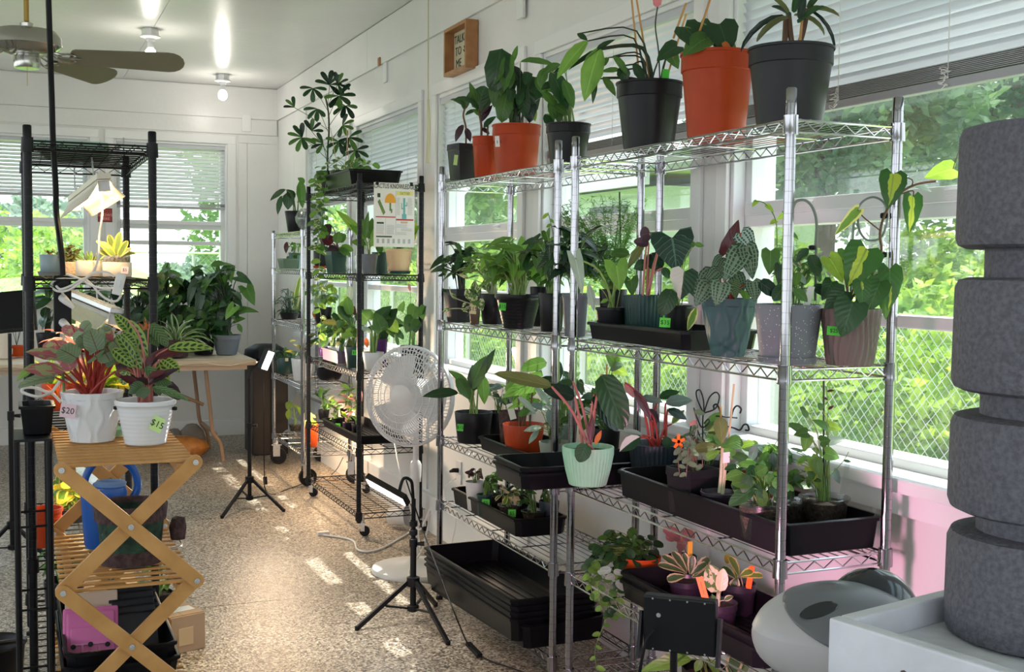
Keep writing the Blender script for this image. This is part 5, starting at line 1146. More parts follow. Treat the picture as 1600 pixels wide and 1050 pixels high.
# ---- top of the chrome racks
p = pl('potted_dracaena', 'small black pot with a thin dracaena at the far end of the chrome rack top', 725, 226, 42, 34, Z1, 'square', 'dkplas', x=1.69, st='brown')
cane(p, [(728,226),(728,200),(724,180),(728,165)], .004); 
for a in ((728,168,703,156,10,1.5),(728,170,735,142,9,.5),(726,172,720,150,8,.5),(727,180,748,172,9,.9),(724,195,712,222,12,.9),(728,200,735,222,11,.5)): lf(p, *a[:4], a[4], 'lance', 'dark' if a[4] < 11 else 'purp', K=a[5], st=False)
ptag(p, 712, 250, 6, 16, 'lime_tag', rot=6)
p = pl('potted_dracaena', 'narrow orange pot with a dark bronze dracaena on the chrome rack top', 760, 214, 44, 36, Z1, 'nursery', 'terra', x=1.725, st='brown')
cane(p, [(752,214),(752,195),(748,172)], .005); cane(p, [(762,214),(762,190)], .004)
for a in ((748,172,708,157,11,2.1,'dark'),(749,176,733,118+10,15,.5,'mid'),(750,174,772,125+8,16,.5,'mid'),(752,178,768,158,14,.9,'purp'),(752,190,770,164,12,.5,'purp'),(752,182,738,172,10,.9,'mid'),(756,200,776,182,12,.9,'dark'),(748,172,757,134,34,.5,'dark'),(752,200,765,210,9,.5,'red')): lf(p, *a[:4], a[4], 'lance' if a[4] < 30 else 'oval', a[6], K=a[5], st=False)
p = pl('potted_philodendron', 'big orange pot with large drooping leaves on the far part of the chrome rack top', 807, 196, 76, 63, Z1, 'nursery', 'terra', x=1.765, st='dark')
for a in ((784,76,771,146,40,'dark'),(797,84,787,144,24,'mid'),(799,103,813,136,22,'deep'),(821,117,830,181,40,'dark'),(813,97,872,107,15,'mid'),(802,97,809,71,9,'mid'),(793,145,784,192,30,'mid'),(806,148,799,192,26,'mid'),(826,158,836,190,16,'lite'),(778,120,772,168,24,'mid'),(812,140,822,186,24,'dark'),(838,120,850,150,18,'mid'),(790,100,800,150,26,'dark')): lf(p, *a[:4], a[4], 'wave' if a[4] > 28 else 'lance', a[5], o=p.r.uniform(-.02,.06), K=.95)
bush(p, 806, 142, 42, 42, 16, 24, 38, .55, 'wave', ['dark','mid','deep'], down=1.2, dr=.6)
ptag(p, 777, 221, 7, 17, 'white_tag', 'ı ı ı', rot=-4)
p = pl('potted_philodendron', 'medium black pot of long glossy leaves between the orange pots and the large black pot', 888, 194, 70, 54, Z1, 'nursery', 'blackp', x=1.80, st='lite')
cane(p, [(883,194),(882,165),(880,134)], .0055)
for a in ((852,106,843,138,18,'mid'),(861,112,887,172,32,'dark'),(880,125,896,170,20,'mid'),(848,134,872,147,15,'lite'),(848,143,866,166,17,'mid'),(866,163,887,181,19,'mid'),(852,178,863,200,19,'dark'),(875,100,845,118,18,'mid'),(885,110,866,112,16,'dark'),(886,140,892,172,18,'dark'),(858,158,866,190,13,'mid')): lf(p, *a[:4], a[4], 'lance', a[5], o=p.r.uniform(-.02,.05), K=.6)
bush(p, 872, 150, 28, 34, 12, 22, 34, .5, 'lance', ['mid','dark'], down=.9, dr=.6)
p = pl('potted_anthurium', 'large black pot with long pale hanging leaves, bamboo sticks and a pink flower', 1015, 130, 104, 77, Z1, 'nursery', 'blackp', x=1.78, st='dark')
for a in ((918,64,870,124,25,'lite',.5),(937,75,913,159,36,'lite',.5),(935,77,888,110,10,'deep',.12),(931,79,962,62,11,'dark',.5),(902,53,918,64,13,'dark',.5),(951,90,935,109,13,'mid',.5),(970,110,938,113,13,'mid',.5),(931,123,926,163,9,'dark',.5),(972,103,976,131,22,'dark',.5),(942,121,962,151,15,'mid',.5),(990,100,1005,130,18,'dark',.5),(958,88,980,120,14,'mid',.95)): lf(p, *a[:4], a[4], 'lance', a[5], o=.05, K=a[6], arch=.9, sr=.0026)
lf(p, 1058, 72, 1026, 96, 34, 'heart', 'dark', o=.03); lf(p, 1046, 84, 1060, 108, 26, 'heart', 'mid', o=0)
stake(p, 1000, 132, 984, -30, .003, 'wood'); stake(p, 1016, 130, 990, -30, .003, 'wood'); stake(p, 1043, 118, 1072, 22, .003, 'wood')
cane(p, [(1031,128),(1029,80),(1024,40),(1028,8)], .0022); o = MB().lathe([(0,-.02),(.012,-.01),(.014,.004),(.004,.012),(0,.02)], 12).build('flower', mat('pink_spathe', (.75,.22,.26), .4), p.root, True, loc=W(1027,2,d=p.d)-p.base)
ptag(p, 1040, 119, 11, 22, 'green_tag', fac=.2, rot=5)
p = pl('potted_anthurium', 'large faceted terracotta pot with dark heart leaves on the chrome rack top', 1121, 84, 114, 88, Z1, 'nursery', 'terra', x=1.80, st='green')
for a in ((1070,42,1100,84,50,'dark',.05),(1103,60,1066,88,40,'mid',.07),(1124,38,1138,84,56,'dark',.07),(1112,50,1150,74,40,'mid',.02),(1095,35,1110,66,30,'dark',-.04)): lf(p, *a[:4], a[4], 'heart', a[5], o=a[6], K=.5)
lf(p, 1130, 66, 1140, 82, 12, 'round', 'oran', o=.09); stake(p, 1079, 92, 1116, -20, .0032, 'wood', o=.05); stake(p, 1052, 60, 1072, 5, .003, 'wood', o=.05)
p = pl('potted_dracaena', 'largest black pot at the near end of the rack top with arching strap leaves', 1236, 76, 132, 100, Z1, 'nursery', 'dkplas', x=1.80, st='brown')
for a in ((1238,72,1232,20),(1248,72,1262,14),(1226,72,1228,30)): cane(p, [(a[0],a[1]),((a[0]+a[2])/2,50),(a[2],a[3])], .007)
for a in ((1230,30,1158,82,11,2.1),(1232,28,1182,66,12,1.5),(1240,24,1288,56,12,1.5),(1262,16,1303,82,8,1.5),(1262,14,1312,26,13,.95),(1232,20,1196,-12,12,.5),(1240,20,1250,-30,12,.12),(1262,14,1290,-20,12,.5),(1236,26,1205,10,12,.95),(1228,30,1226,68,9,1.5),(1250,30,1256,-14,13,.3),(1246,36,1290,10,11,.95)): lf(p, *a[:4], a[4], 'strap', p.r.choice(['dark','deep','olive']), o=p.r.uniform(-.03,.08), K=a[5], st=False)
stake(p, 1249, 74, 1258, -20, .0035, 'wood', o=.05)
# ---- second shelf, far rack
p = pl('potted_ivy', 'square black pot with a dark trailing vine at the far end of the second shelf', 722, 452, 46, 36, Z2, 'square', 'dkplas', x=1.70, st='dark')
bush(p, 715, 408, 38, 26, 30, 18, 28, .62, 'arrow', ['dark','deep','mid'], dr=.9); lf(p, 690, 405, 671, 422, 14, 'arrow', 'dark', o=.05); vine(p, [(700,420),(692,440),(690,462)], 2, 16, .5, 'lance', 'dark')
p = pl('potted_cutting', 'tiny amber pot with a cream price tag and a trailing white-splashed cutting', 742, 476, 18, 14, Z2, 'plain', mat('amber_plastic', (.10,.05,.03), .3), x=1.675, st='pale')
vine(p, [(740,476),(728,482),(712,482),(697,483)], 3, 16, .45, 'lance', ['njoy','lite'], rr_=.0022); vine(p, [(740,476),(722,470),(706,462),(702,448)], 2, 15, .5, 'lance', 'njoy', rr_=.002); lf(p, 738, 462, 742, 478, 16, 'heart', 'njoy', o=.03, st=False); lf(p, 748, 470, 754, 486, 16, 'heart', 'njoy', o=.04, st=False); lf(p,734,468,728,450,13,'lance','njoy',o=.02)
ptag(p, 739, 483, 11, 15, 'cream_tag', '$15', rot=4)
p = pl('potted_pothos', 'black pot of white-splashed pothos behind the tiny amber pot', 771, 459, 44, 34, Z2, 'plain', 'blackp', x=1.76, st='pale')
bush(p, 760, 424, 38, 34, 60, 15, 24, .5, 'lance', ['njoy','njoy','lite'], fill=.1, down=.2)
p = pl('potted_syngonium', 'ribbed black pot with a green price tag and light green arrow leaves', 810, 460, 72, 46, Z2, 'rings', 'blackp', x=1.725, st='lite')
bush(p, 802, 412, 62, 38, 70, 24, 40, .6, 'arrow', ['lite','mid','lite'], fill=.15); ptag(p, 785, 479, 11, 12, 'green_tag', '$15', rot=4, fac=.95)
p = pl('potted_syngonium', 'plain black pot of bushy green leaves beside the ribbed black pot', 862, 458, 42, 34, Z2, 'plain', 'blackp', x=1.76, st='lite')
bush(p, 850, 405, 36, 36, 36, 24, 36, .6, 'arrow', ['mid','lite','dark'], fill=.15)
p = pl('potted_syngonium', 'dark grey pot with white-veined arrow leaves at the end of the far rack', 899, 458, 40, 32, Z2, 'rings', 'greyp', x=1.71, st='green')
bush(p, 893, 400, 48, 44, 40, 30, 48, .5, 'arrow', ['vein','deep','dark'], fill=.2); vine(p, [(868,420),(866,380),(861,350),(856,332)], 7, 12, .55, 'oval', ['lite','lime'], off=-.05)
p = pl('potted_philodendron', 'black pot with dark leaves at the back of the second shelf', 846, 448, 36, 30, Z2, 'plain', 'blackp', x=1.885)
bush(p, 850, 400, 34, 34, 14, 22, 34, .5, 'lance', ['dark','mid'])
# ---- second shelf, near rack
zt_ = Z2+.010
p = pl('potted_asparagus_fern', 'feathery asparagus fern on a green stick behind the alocasias', 958, 452, 44, 34, Z2, 'plain', 'blackp', x=1.92, st='green')
m = MB(); r2 = random.Random(5)
for k in range(80):
    u0 = 958+r2.uniform(-10,10); tu = r2.uniform(868,1012); tv = r2.uniform(305,440); a = W(u0,455,d=p.d)-p.base; dd = p.d+r2.uniform(-.12,.08); e = W(tu,tv,d=dd)-p.base
    q = spline([a, (a+e)/2+V((0,0,.03)), e], 7); p.sm.tube(q, .0008, 4, False)
    for pt in q[5:]:
        for j in range(8):
            dr_ = V((r2.gauss(0,1), r2.gauss(0,1), r2.gauss(0,.8))).normalized(); L = r2.uniform(.012,.026); s_ = dr_.orthogonal().normalized()*.0018; i = len(m.v); pj = pt+V((r2.gauss(0,.006), r2.gauss(0,.006), r2.gauss(0,.006)))
            m.v += [tuple(pj-s_), tuple(pj+s_), tuple(pj+dr_*L)]; m.f.append((i, i+1, i+2))
me = D.meshes.new('foliage'); me.from_pydata(m.v, [], m.f); me.materials.append(leafmat('fern_needles', (.22,.46,.08), (.12,.30,.05), 20, .45)); stuff(obj('foliage', me, p.root))
stake(p, 968, 300, 971, 450, .0028, 'st_dark')
p = pl('potted_alocasia', 'small black pot with light green arrow leaves in the long second shelf tray', 955, 480, 48, 40, zt_, 'lip', 'blackp', x=1.73, st='lite')
for a in ((963,414,968,455,40,'arrow','lite',.02),(899,404,910,461,24,'arrow','pale',.06),(919,444,928,487,13,'lance','pale',.06),(1007,379,980,422,15,'lance','olive',-.02),(984,398,955,396,22,'oval','mid',-.06),(986,437,988,463,26,'arrow','mid',0),(940,438,946,452,10,'lance','lite',.03),(950,468,938,474,8,'lance','lite',.03)): lf(p, *a[:5], a[5], a[6], o=a[7], K=.5, sr=.0032 if a[4] > 20 else None)
p = pl('potted_alocasia', 'dark green ribbed pot with a huge dark velvet heart leaf on pink stems', 1010, 461, 72, 58, zt_, 'ribbed', 'dgreen', x=1.82, st='pinkst')
for a in ((1050,372,1057,425,72,'arrow','alo',.10),(1016,364,1000,368,24,'oval','purp',.02),(1014,380,990,377,16,'oval','purp',.02),(1018,395,1030,424,30,'oval','deep',.0),(1012,410,990,420,20,'lance','dark',-.04),(1036,418,1046,436,14,'lance','dark',.0)): lf(p, *a[:5], a[5], a[6], o=a[7], K=.5, n=ST+UP*.15, sr=.0045 if a[4] > 50 else .003)
p = pl('potted_philodendron', 'black cup with a half white leaf and a bright green 35 dollar tag', 1062, 477, 44, 38, zt_, 'cup', 'blackp', x=1.74, st='green')
for a in ((1070,424,1063,469,44,'heart','half',.03),(1050,452,1033,493,30,'oval','dark',.06),(1088,481,1074,517,14,'lance','yedge',.08),(1086,383,1079,381,10,'lance','mid',0),(1085,381,1100,385,9,'lance','mid',0),(1080,440,1090,465,20,'oval','dark',0),(1066,452,1050,470,22,'heart','mid',0)): lf(p, *a[:5], a[5], a[6], o=a[7], K=.5, n=ST+UP*.3)
ptag(p, 1039, 504, 17, 15, 'green_tag', '$35', rot=4, fac=1.2); MB().box((-.002,-.001,-.03),(.003,.001,.03)).build('plant_label', M['green_tag'], p.root, loc=W(1037,488,d=p.d-p.rt)-p.base)
p = pl('potted_peperomia', 'teal wave-patterned pot of silver-striped watermelon leaves', 1139, 466, 88, 50, Z2, 'wave', 'tealp', x=1.72, st='red')
for a in ((1136,396,1154,343,28,'red',-.02),(1158,364,1177,393,36,'net',.0),(1159,392,1130,440,38,'stripe',.05),(1166,385,1176,437,33,'stripe',.05),(1129,404,1112,422,22,'stripe',.0),(1122,424,1100,444,26,'stripe',.03),(1107,444,1086,479,34,'stripe',.06),(1128,442,1118,478,36,'stripe',.09),(1176,440,1180,472,28,'stripe',.07),(1112,426,1084,460,30,'stripe',.0),(1150,430,1160,462,26,'stripe',.02),(1138,410,1120,430,24,'stripe',.02),(1145,440,1150,468,20,'hatch',.06),(1164,455,1168,474,16,'lite',.05)): lf(p, *a[:4], a[4], 'heart', a[5], o=a[6], K=.6, n=ST*.9+UP*.5)
p = pl('potted_pothos', 'grey white-flecked pot with a mixed pothos, white label and wire hoop', 1232, 475, 104, 84, Z2, 'plain', 'speck', x=1.73, st='green')
MB().lathe([(p.rb*.98,0),(p.rb*1.06,.001),(p.rb*1.09,.016),(p.rb*1.07,.017)], 30).build('saucer', M['speck'], p.root, True)
for a in ((1204,392,1202,430,30,'heart','mid',.02),(1219,414,1216,445,18,'heart','dark',.03),(1263,388,1243,410,15,'lance','dark',.03),(1266,398,1279,432,22,'oval','dark',.05),(1186,440,1214,462,26,'oval','deep',.05),(1226,446,1208,470,22,'oval','dark',.06),(1270,448,1300,462,20,'oval','deep',.02),(1258,410,1250,446,22,'oval','njoy',-.02),(1240,452,1262,472,18,'lance','mid',.07)): lf(p, *a[:5], a[5], a[6], o=a[7], K=.5, n=ST*.8+UP*.4)
bush(p, 1250, 430, 38, 36, 30, 18, 30, .5, 'oval', ['njoy','lite','mid','pale'], fill=.1)
vine(p, [(1216,470),(1214,400),(1212,345),(1195,318),(1178,314)], 5, 16, .6, 'heart', ['lime','lite']); vine(p, [(1235,450),(1240,390),(1232,345),(1222,330)], 3, 18, .6, 'heart', ['lime','mid'])
MB().tube(spline([W(a,b_,d=p.d+.02)-p.base for a, b_ in ((1274,470),(1275,400),(1276,350),(1270,325),(1258,313),(1244,315),(1238,328))], 6), .0035, 8).build('wire_hoop', M['gpot'], p.root, True)
MB().lathe([(0,-.007),(.008,-.005),(.009,0),(.008,.005),(0,.007)], 8, W(1269,387,d=p.d+.02)-p.base).build('stake_clip', M['blackc'], p.root)
MB().box((-.008,-.001,-.03),(.008,.001,.03)).build('plant_label', M['white_tag'], p.root, loc=W(1263,466,d=p.d-p.rt*.6)-p.base).rotation_euler = (0,R(14),-YAW)
p = pl('potted_philodendron', 'taupe wavy-grooved pot with yellow-splashed heart leaves climbing a clear stake', 1330, 482, 92, 70, Z2, 'swirl', 'taupe', x=1.85, st='brown')
for a in ((1396,272,1387,326,44,'brasil',.03),(1426,307,1420,365,32,'brasil',.0),(1490,264,1444,278,34,'lime',-.03),(1341,328,1304,368,19,'yedge',.0),(1354,389,1324,448,60,'brasil',.06),(1295,402,1317,442,32,'lime',.04),(1390,420,1388,486,40,'brasil',.04),(1332,472,1314,527,52,'dark',.09),(1346,440,1347,480,30,'brasil',.09),(1375,440,1353,490,38,'brasil',.05),(1320,455,1287,484,32,'dark',.06),(1308,396,1330,420,26,'mid',-.02),(1300,440,1284,470,26,'dark',.0),(1380,455,1384,500,24,'mid',.02)): lf(p, *a[:4], a[4], 'heart', a[5], o=a[6], K=.5, n=ST*.9+UP*.35, st=a[1] > 380)
cane(p, [(1345,478),(1362,432),(1377,395),(1375,365),(1384,332),(1405,303),(1432,288),(1462,283)], .0032); cane(p, [(1375,360),(1350,340),(1340,328)], .0016); cane(p, [(1425,290),(1424,280),(1396,273)], .0016); cane(p, [(1408,303),(1426,298),(1427,307)], .0016); cane(p, [(1489,264),(1497,240),(1506,218)], .0012); lf(p, 1430, 292, 1456, 300, 10, 'lance', 'pale', st=False)
MB().tube([W(1385,318,d=p.d+.03)-p.base, W(1379,482,d=p.d+.03)-p.base], .006, 8).build('stake', M['clear'], p.root, True)
MB().tube(spline([W(a,b_,d=p.d+.03)-p.base for a, b_ in ((1329,470),(1332,390),(1335,345),(1345,318),(1365,308),(1383,320),(1385,350),(1375,372),(1355,375),(1343,360),(1340,335))], 6), .0028, 8).build('wire_hoop', M['gpot'], p.root, True)
for a, b_ in ((1381,337),(1380,398)): MB().lathe([(0,-.008),(.008,-.006),(.009,0),(.008,.006),(0,.008)], 8, W(a,b_,d=p.d+.02)-p.base).build('stake_clip', M['blackc'], p.root)
ptag(p, 1303, 517, 22, 14, 'green_tag', '$25', rot=4, fac=.9)
# ---- third shelf
p = pl('potted_aglaonema', 'black pot with a green price tag and upright lance leaves beside the fan', 740, 643, 60, 50, Z3A, 'plain', 'blackp', x=1.72, st='lite', soil='gravel')
for a in ((736,608,760,556,28,'mid'),(752,590,774,545,15,'dark'),(732,602,700,579,14,'mid'),(716,614,660,620,20,'dark'),(714,591,735,625,22,'mid'),(754,586,757,632,20,'lite'),(742,610,738,570,20,'dark'),(726,612,712,586,18,'lite'),(748,606,768,618,18,'mid'),(740,620,722,600,16,'mid')): lf(p, *a[:4], a[4], 'lance', a[5], o=p.r.uniform(0,.06), K=.5)
ptag(p, 719, 668, 10, 11, 'green_tag', '$15', rot=4)
p = pl('potted_succulent', 'black pot with a low dark plant behind the aglaonema', 780, 643, 44, 38, Z3A, 'plain', 'blackp', x=1.86, soil='gravel'); bush(p, 775, 618, 26, 20, 18, 12, 20, .5, 'lance', ['dark','silv'])
zt3 = Z3A+.010
p = pl('potted_alocasia', 'terracotta pot with a bright scaly alocasia leaf in the third shelf tray', 818, 662, 66, 52, zt3, 'plain', 'terra', x=1.74, st='brown')
for a in ((838,597,784,622,40,'arrow','lvein',.05),(854,566,814,578,26,'oval','lite',0),(830,622,790,640,26,'arrow','lvein',.0),(806,600,790,612,18,'oval','lite',.0),(828,640,810,650,14,'oval','mid',.04)): lf(p, *a[:5], a[5], a[6], o=a[7], K=.5, sr=.003)
MB().box((-.012,-.001,-.03),(.012,.001,.03)).build('plant_label', M['white_tag'], p.root, loc=W(799,643,d=p.d)-p.base).rotation_euler = (0,R(-16),-YAW)
p = pl('potted_plant', 'brown pot standing behind the terracotta alocasia pot', 799, 642, 40, 34, zt3, 'plain', 'bark2', x=1.80); bush(p, 800, 618, 24, 18, 8, 16, 24, .5, 'oval', ['mid','lite'])
p = pl('potted_philodendron', 'grey-green pot with narrow silver leaves behind the rack posts', 868, 690, 52, 40, zt3, 'plain', 'gpot', x=1.74, st='green', soil='gravel')
for a in ((809,620,838,648,11,'pale'),(836,604,862,640,12,'pale'),(830,632,856,640,14,'silv'),(846,668,818,674,12,'pale'),(842,672,826,694,10,'silv'),(880,668,848,662,12,'olive'),(856,640,866,672,16,'silv'),(884,676,850,700,10,'silv'),(876,640,864,660,16,'mid')): lf(p, *a[:4], a[4], 'lance', a[5], o=p.r.uniform(0,.06), K=.5)
bush(p, 862, 650, 32, 30, 16, 18, 28, .42, 'lance', ['silv','dark','mid'])
p = pl('potted_philodendron', 'mint green ribbed pot with long dark leaves on pink stems', 919, 697, 80, 58, .754, 'ribbed', 'mint', x=1.60, st='pinkst')
for a in ((862,604,772,584,24,'olive',.03,.12),(898,620,848,608,30,'deep',.0,.5),(940,585,974,672,48,'dark',.05,.5),(928,616,965,674,30,'deep',.0,.5),(917,694,904,722,26,'dark',.11,.5),(895,596,862,612,18,'dark',-.05,.5)): lf(p, *a[:4], a[4], 'oval', a[5], o=a[6], K=a[7], n=ST*.8+UP*.6, sr=.0042, arch=.1)
lf(p, 922, 690, 926, 648, 12, 'lance', 'red', o=.03, K=.12, st=False); lf(p, 930, 694, 940, 672, 9, 'lance', 'oran', o=.03, K=.12, st=False)
p = pl('potted_philodendron', 'dark navy ribbed pot with red-stemmed dark leaves in the third shelf tray', 1026, 692, 84, 70, Z3B+.012, 'ribbed', 'navy', x=1.85, st='red')
for a in ((990,609,1018,660,15,'red',.05),(976,598,990,622,14,'pinkl',.02),(1000,622,1036,629,16,'silv',0),(1040,630,1082,626,24,'silv',.02),(1043,640,1073,656,18,'deep',.05),(1000,683,968,706,24,'half',.08),(1004,680,962,672,11,'pale',.05),(1040,682,1044,702,16,'dark',.08),(1050,662,1070,640,12,'yedge',.02),(1010,640,1030,660,18,'purp',.0),(1030,622,1062,612,18,'dark',-.06)): lf(p, *a[:4], a[4], 'lance', a[5], o=a[6], K=.5, sr=.0032)
p = pl('potted_pothos', 'black pot of tall pothos at the back of the third shelf near the window', 946, 668, 46, 40, Z3B, 'plain', 'blackp', x=1.92, st='green')
for a in ((960,566,946,548,22,'lite'),(965,558,988,563,20,'lite'),(960,576,982,586,22,'lime'),(955,574,975,570,18,'silv'),(904,596,910,618,14,'dark'),(940,640,925,605,30,'mid'),(950,640,968,668,24,'mid')): lf(p, *a[:4], a[4], 'heart', a[5], K=.5)
bush(p, 925, 640, 44, 36, 22, 20, 32, .62, 'heart', ['mid','dark','lite'], dr=.4)
stake(p, 948, 570, 950, 668, .003, 'wood')
p = pl('potted_pothos', 'grey pot of leaves at the back of the third shelf beside the rack posts', 880, 660, 44, 38, Z3A, 'plain', 'gpot', x=1.90, st='green'); bush(p, 880, 612, 30, 34, 16, 22, 34, .55, 'oval', ['dark','mid'], dr=.5); lf(p, 868, 560, 872, 600, 20, 'lance', 'dark')
# near tray
zb = Z3B+.010
p = pl('potted_tradescantia', 'black square pot of trailing fuzzy leaves with an orange star ornament', 1083, 730, 64, 54, zb, 'square', 'blackp', x=1.72, st='brown')
bush(p, 1078, 690, 26, 24, 16, 12, 18, .6, 'oval', ['fuzz','olive'], dr=.5); vine(p, [(1080,720),(1078,690),(1076,700),(1072,745)], 9, 14, .62, 'oval', 'fuzz', off=.07); vine(p, [(1070,715),(1064,700),(1060,720),(1062,742)], 7, 13, .62, 'oval', 'fuzz', off=.06); vine(p, [(1090,710),(1096,700),(1098,730)], 5, 14, .6, 'oval', 'fuzz', off=.05); vine(p, [(1086,715),(1090,670),(1084,640)], 4, 15, .6, 'oval', ['fuzz','pinkl'], off=.0)
m = MB()
for k in range(5): a = R(90+72*k); m.obox((0,0,0), (math.cos(a)*.020,0,math.sin(a)*.020), .008, .004, (0,1,0))
m.build('star_ornament', M['orange_tag'], p.root, loc=W(1060,690,d=p.d-.05)-p.base)
ptag(p, 1090, 757, 11, 17, 'white_tag', 'ııı', rot=-6, fac=.8)
p = pl('potted_cutting', 'dark pot with a pale-stemmed upright cutting tied to a bamboo stick', 1124, 768, 58, 46, zb, 'lip', 'aub', x=1.735, st='pale')
cane(p, [(1124,770),(1127,740),(1129,700)], .005); cane(p, [(1128,772),(1132,735),(1130,705)], .004)
for a in ((1130,698,1160,688,26),(1128,694,1124,652,24),(1128,697,1102,684,22),(1127,698,1086,702,20),(1130,700,1118,678,18),(1131,700,1150,716,18),(1131,706,1172,724,20),(1126,704,1104,716,16)): lf(p, *a[:4], a[4], 'obov', p.r.choice(['mid','lite','olive']), o=p.r.uniform(0,.04), K=.5, st=False)
stake(p, 1130, 772, 1147, 600, .003, 'tan'); stake(p, 1128, 740, 1126, 634, .0028, 'wood'); MB().box((-.010,-.001,-.014),(.010,.001,.014)).build('plant_label', M['white_tag'], p.root, loc=W(1135,715,d=p.d-.03)-p.base)
p = pl('potted_hoya', 'clear cup of glossy oval leaves nearest the near rack post', 1193, 782, 84, 66, zb, 'cup', 'clear', x=1.72, st='green')
for a in ((1178,752,1143,756,26),(1178,764,1139,790,24),(1188,764,1192,792,20),(1172,742,1160,770,18),(1200,760,1222,775,22),(1160,740,1134,748,20),(1206,752,1234,766,24),(1196,742,1210,758,18),(1180,740,1200,730,20)): lf(p, *a[:4], a[4], 'oval', p.r.choice(['mid','dark','mid']), o=p.r.uniform(.02,.09), K=.6)
bush(p, 1186, 750, 46, 26, 26, 24, 36, .55, 'oval', ['mid','dark','lite'])
p = pl('potted_hoya', 'clear cup with a climbing heart-leaved vine on a dark green stick', 1288, 775, 76, 60, zb, 'cup', 'clear', x=1.90, st='green')
for a in ((1252,672,1228,662,18,'mid'),(1262,676,1240,680,20,'mid'),(1262,682,1256,706,20,'lite'),(1282,690,1298,688,22,'mid'),(1290,708,1312,716,26,'lite'),(1268,714,1276,742,20,'lite'),(1302,736,1312,756,16,'silv'),(1292,668,1268,656,16,'mid'),(1290,664,1316,672,20,'lime'),(1294,690,1322,686,18,'pale'),(1285,640,1278,630,12,'mid'),(1258,644,1250,636,10,'mid'),(1262,652,1252,640,12,'mid'),(1264,730,1284,770,20,'lime'),(1276,720,1282,748,18,'mid')): lf(p, *a[:4], a[4], 'heart' if a[4] > 15 else 'oval', a[5], o=p.r.uniform(-.02,.05), K=.4)
bush(p, 1262, 730, 34, 34, 20, 16, 26, .55, 'oval', ['mid','lite','dark'], dr=.6); stake(p, 1287, 590, 1287, 778, .0028, 'st_dark'); cane(p, [(1284,770),(1290,690),(1294,640),(1292,605),(1300,592)], .001)
for a in ((1292,612,1304,610),(1293,625,1284,620),(1294,640,1303,634)): lf(p, *a, 5, 'lance', 'red', st=False)
cane(p, [(1300,740),(1318,720),(1326,706)], .001); lf(p, 1318, 720, 1330, 722, 6, 'lance', 'dark', st=False)
MB().box((-.006,-.001,-.05),(.006,.001,.05)).build('plant_label', M['clear'], p.root, loc=W(1319,755,d=p.d)-p.base).rotation_euler = (0,R(8),-YAW)
p = pl('potted_hoya', 'clear cup half hidden behind the near rack post', 1232, 780, 56, 48, zb, 'cup', 'clear', x=1.83, st='green'); bush(p, 1238, 752, 30, 24, 14, 22, 32, .5, 'oval', ['dark','mid'])
for k, (u, lab) in enumerate(((1172,'terracotta pot of pale leaves under the window, left of two'),(1206,'terracotta pot of pale leaves under the window, right of two'))):
    p = pl('potted_hoya', lab, u, 738, 44, 36, zb, 'plain', 'orange', x=1.93, st='green', group='terracotta pots at the back of the near tray'); bush(p, u+2, 708, 34, 22, 18, 22, 32, .5, 'oval', ['pale','lite','silv','lime'] if k == 0 else ['mid','lite','silv'], dr=.5)
p = pl('potted_plant', 'black pot of broad leaves behind the fuzzy trailing plant', 1108, 722, 50, 42, zb, 'plain', 'blackp', x=1.92, st='green'); bush(p, 1120, 684, 36, 34, 16, 22, 36, .55, 'oval', ['mid','dark','olive'], dr=.5)
tr = thing('wire_trellis', 'black wire trellis with two rabbit-ear loops in the third shelf tray', 'trellis', W(1098,720,x=1.86)); dd = dep(tr.location)
def px_loop(pts, n=6): return spline([W(a,b_,d=dd)-tr.location for a, b_ in pts], n)
m = MB(); m.tube(px_loop([(1098,720),(1098,660),(1099,645)]), .0022, 6); m.tube(px_loop([(1099,645),(1090,625),(1088,612),(1094,610),(1099,625),(1100,645)]), .0022, 6); m.tube(px_loop([(1100,645),(1108,622),(1118,613),(1124,620),(1118,638),(1101,645)]), .0022, 6)
m.tube(px_loop([(1084,637),(1092,660),(1098,668),(1108,660),(1106,655),(1100,662)]), .0022, 6); m.tube(px_loop([(1086,685),(1079,675),(1081,664),(1088,668),(1094,684)]), .0022, 6); m.build('rabbit_frame', M['blackm'], tr, True)
m = MB(); m.tube(px_loop([(1139,676),(1142,655),(1146,640),(1152,634),(1158,639),(1156,646)]), .0027, 6); m.tube(px_loop([(1127,660),(1125,642),(1120,632),(1115,634),(1116,640)]), .0027, 6); m.tube([W(1118,650,d=dd)-tr.location, W(1152,653,d=dd)-tr.location], .0024, 6); m.tube(px_loop([(1128,665),(1145,668),(1156,672),(1162,664),(1168,664),(1170,672),(1164,672)]), .0027, 6); m.tube([W(1139,676,d=dd)-tr.location, W(1136,720,d=dd)-tr.location], .0024, 6); m.build('scroll_frame', M['blackm'], tr, True)
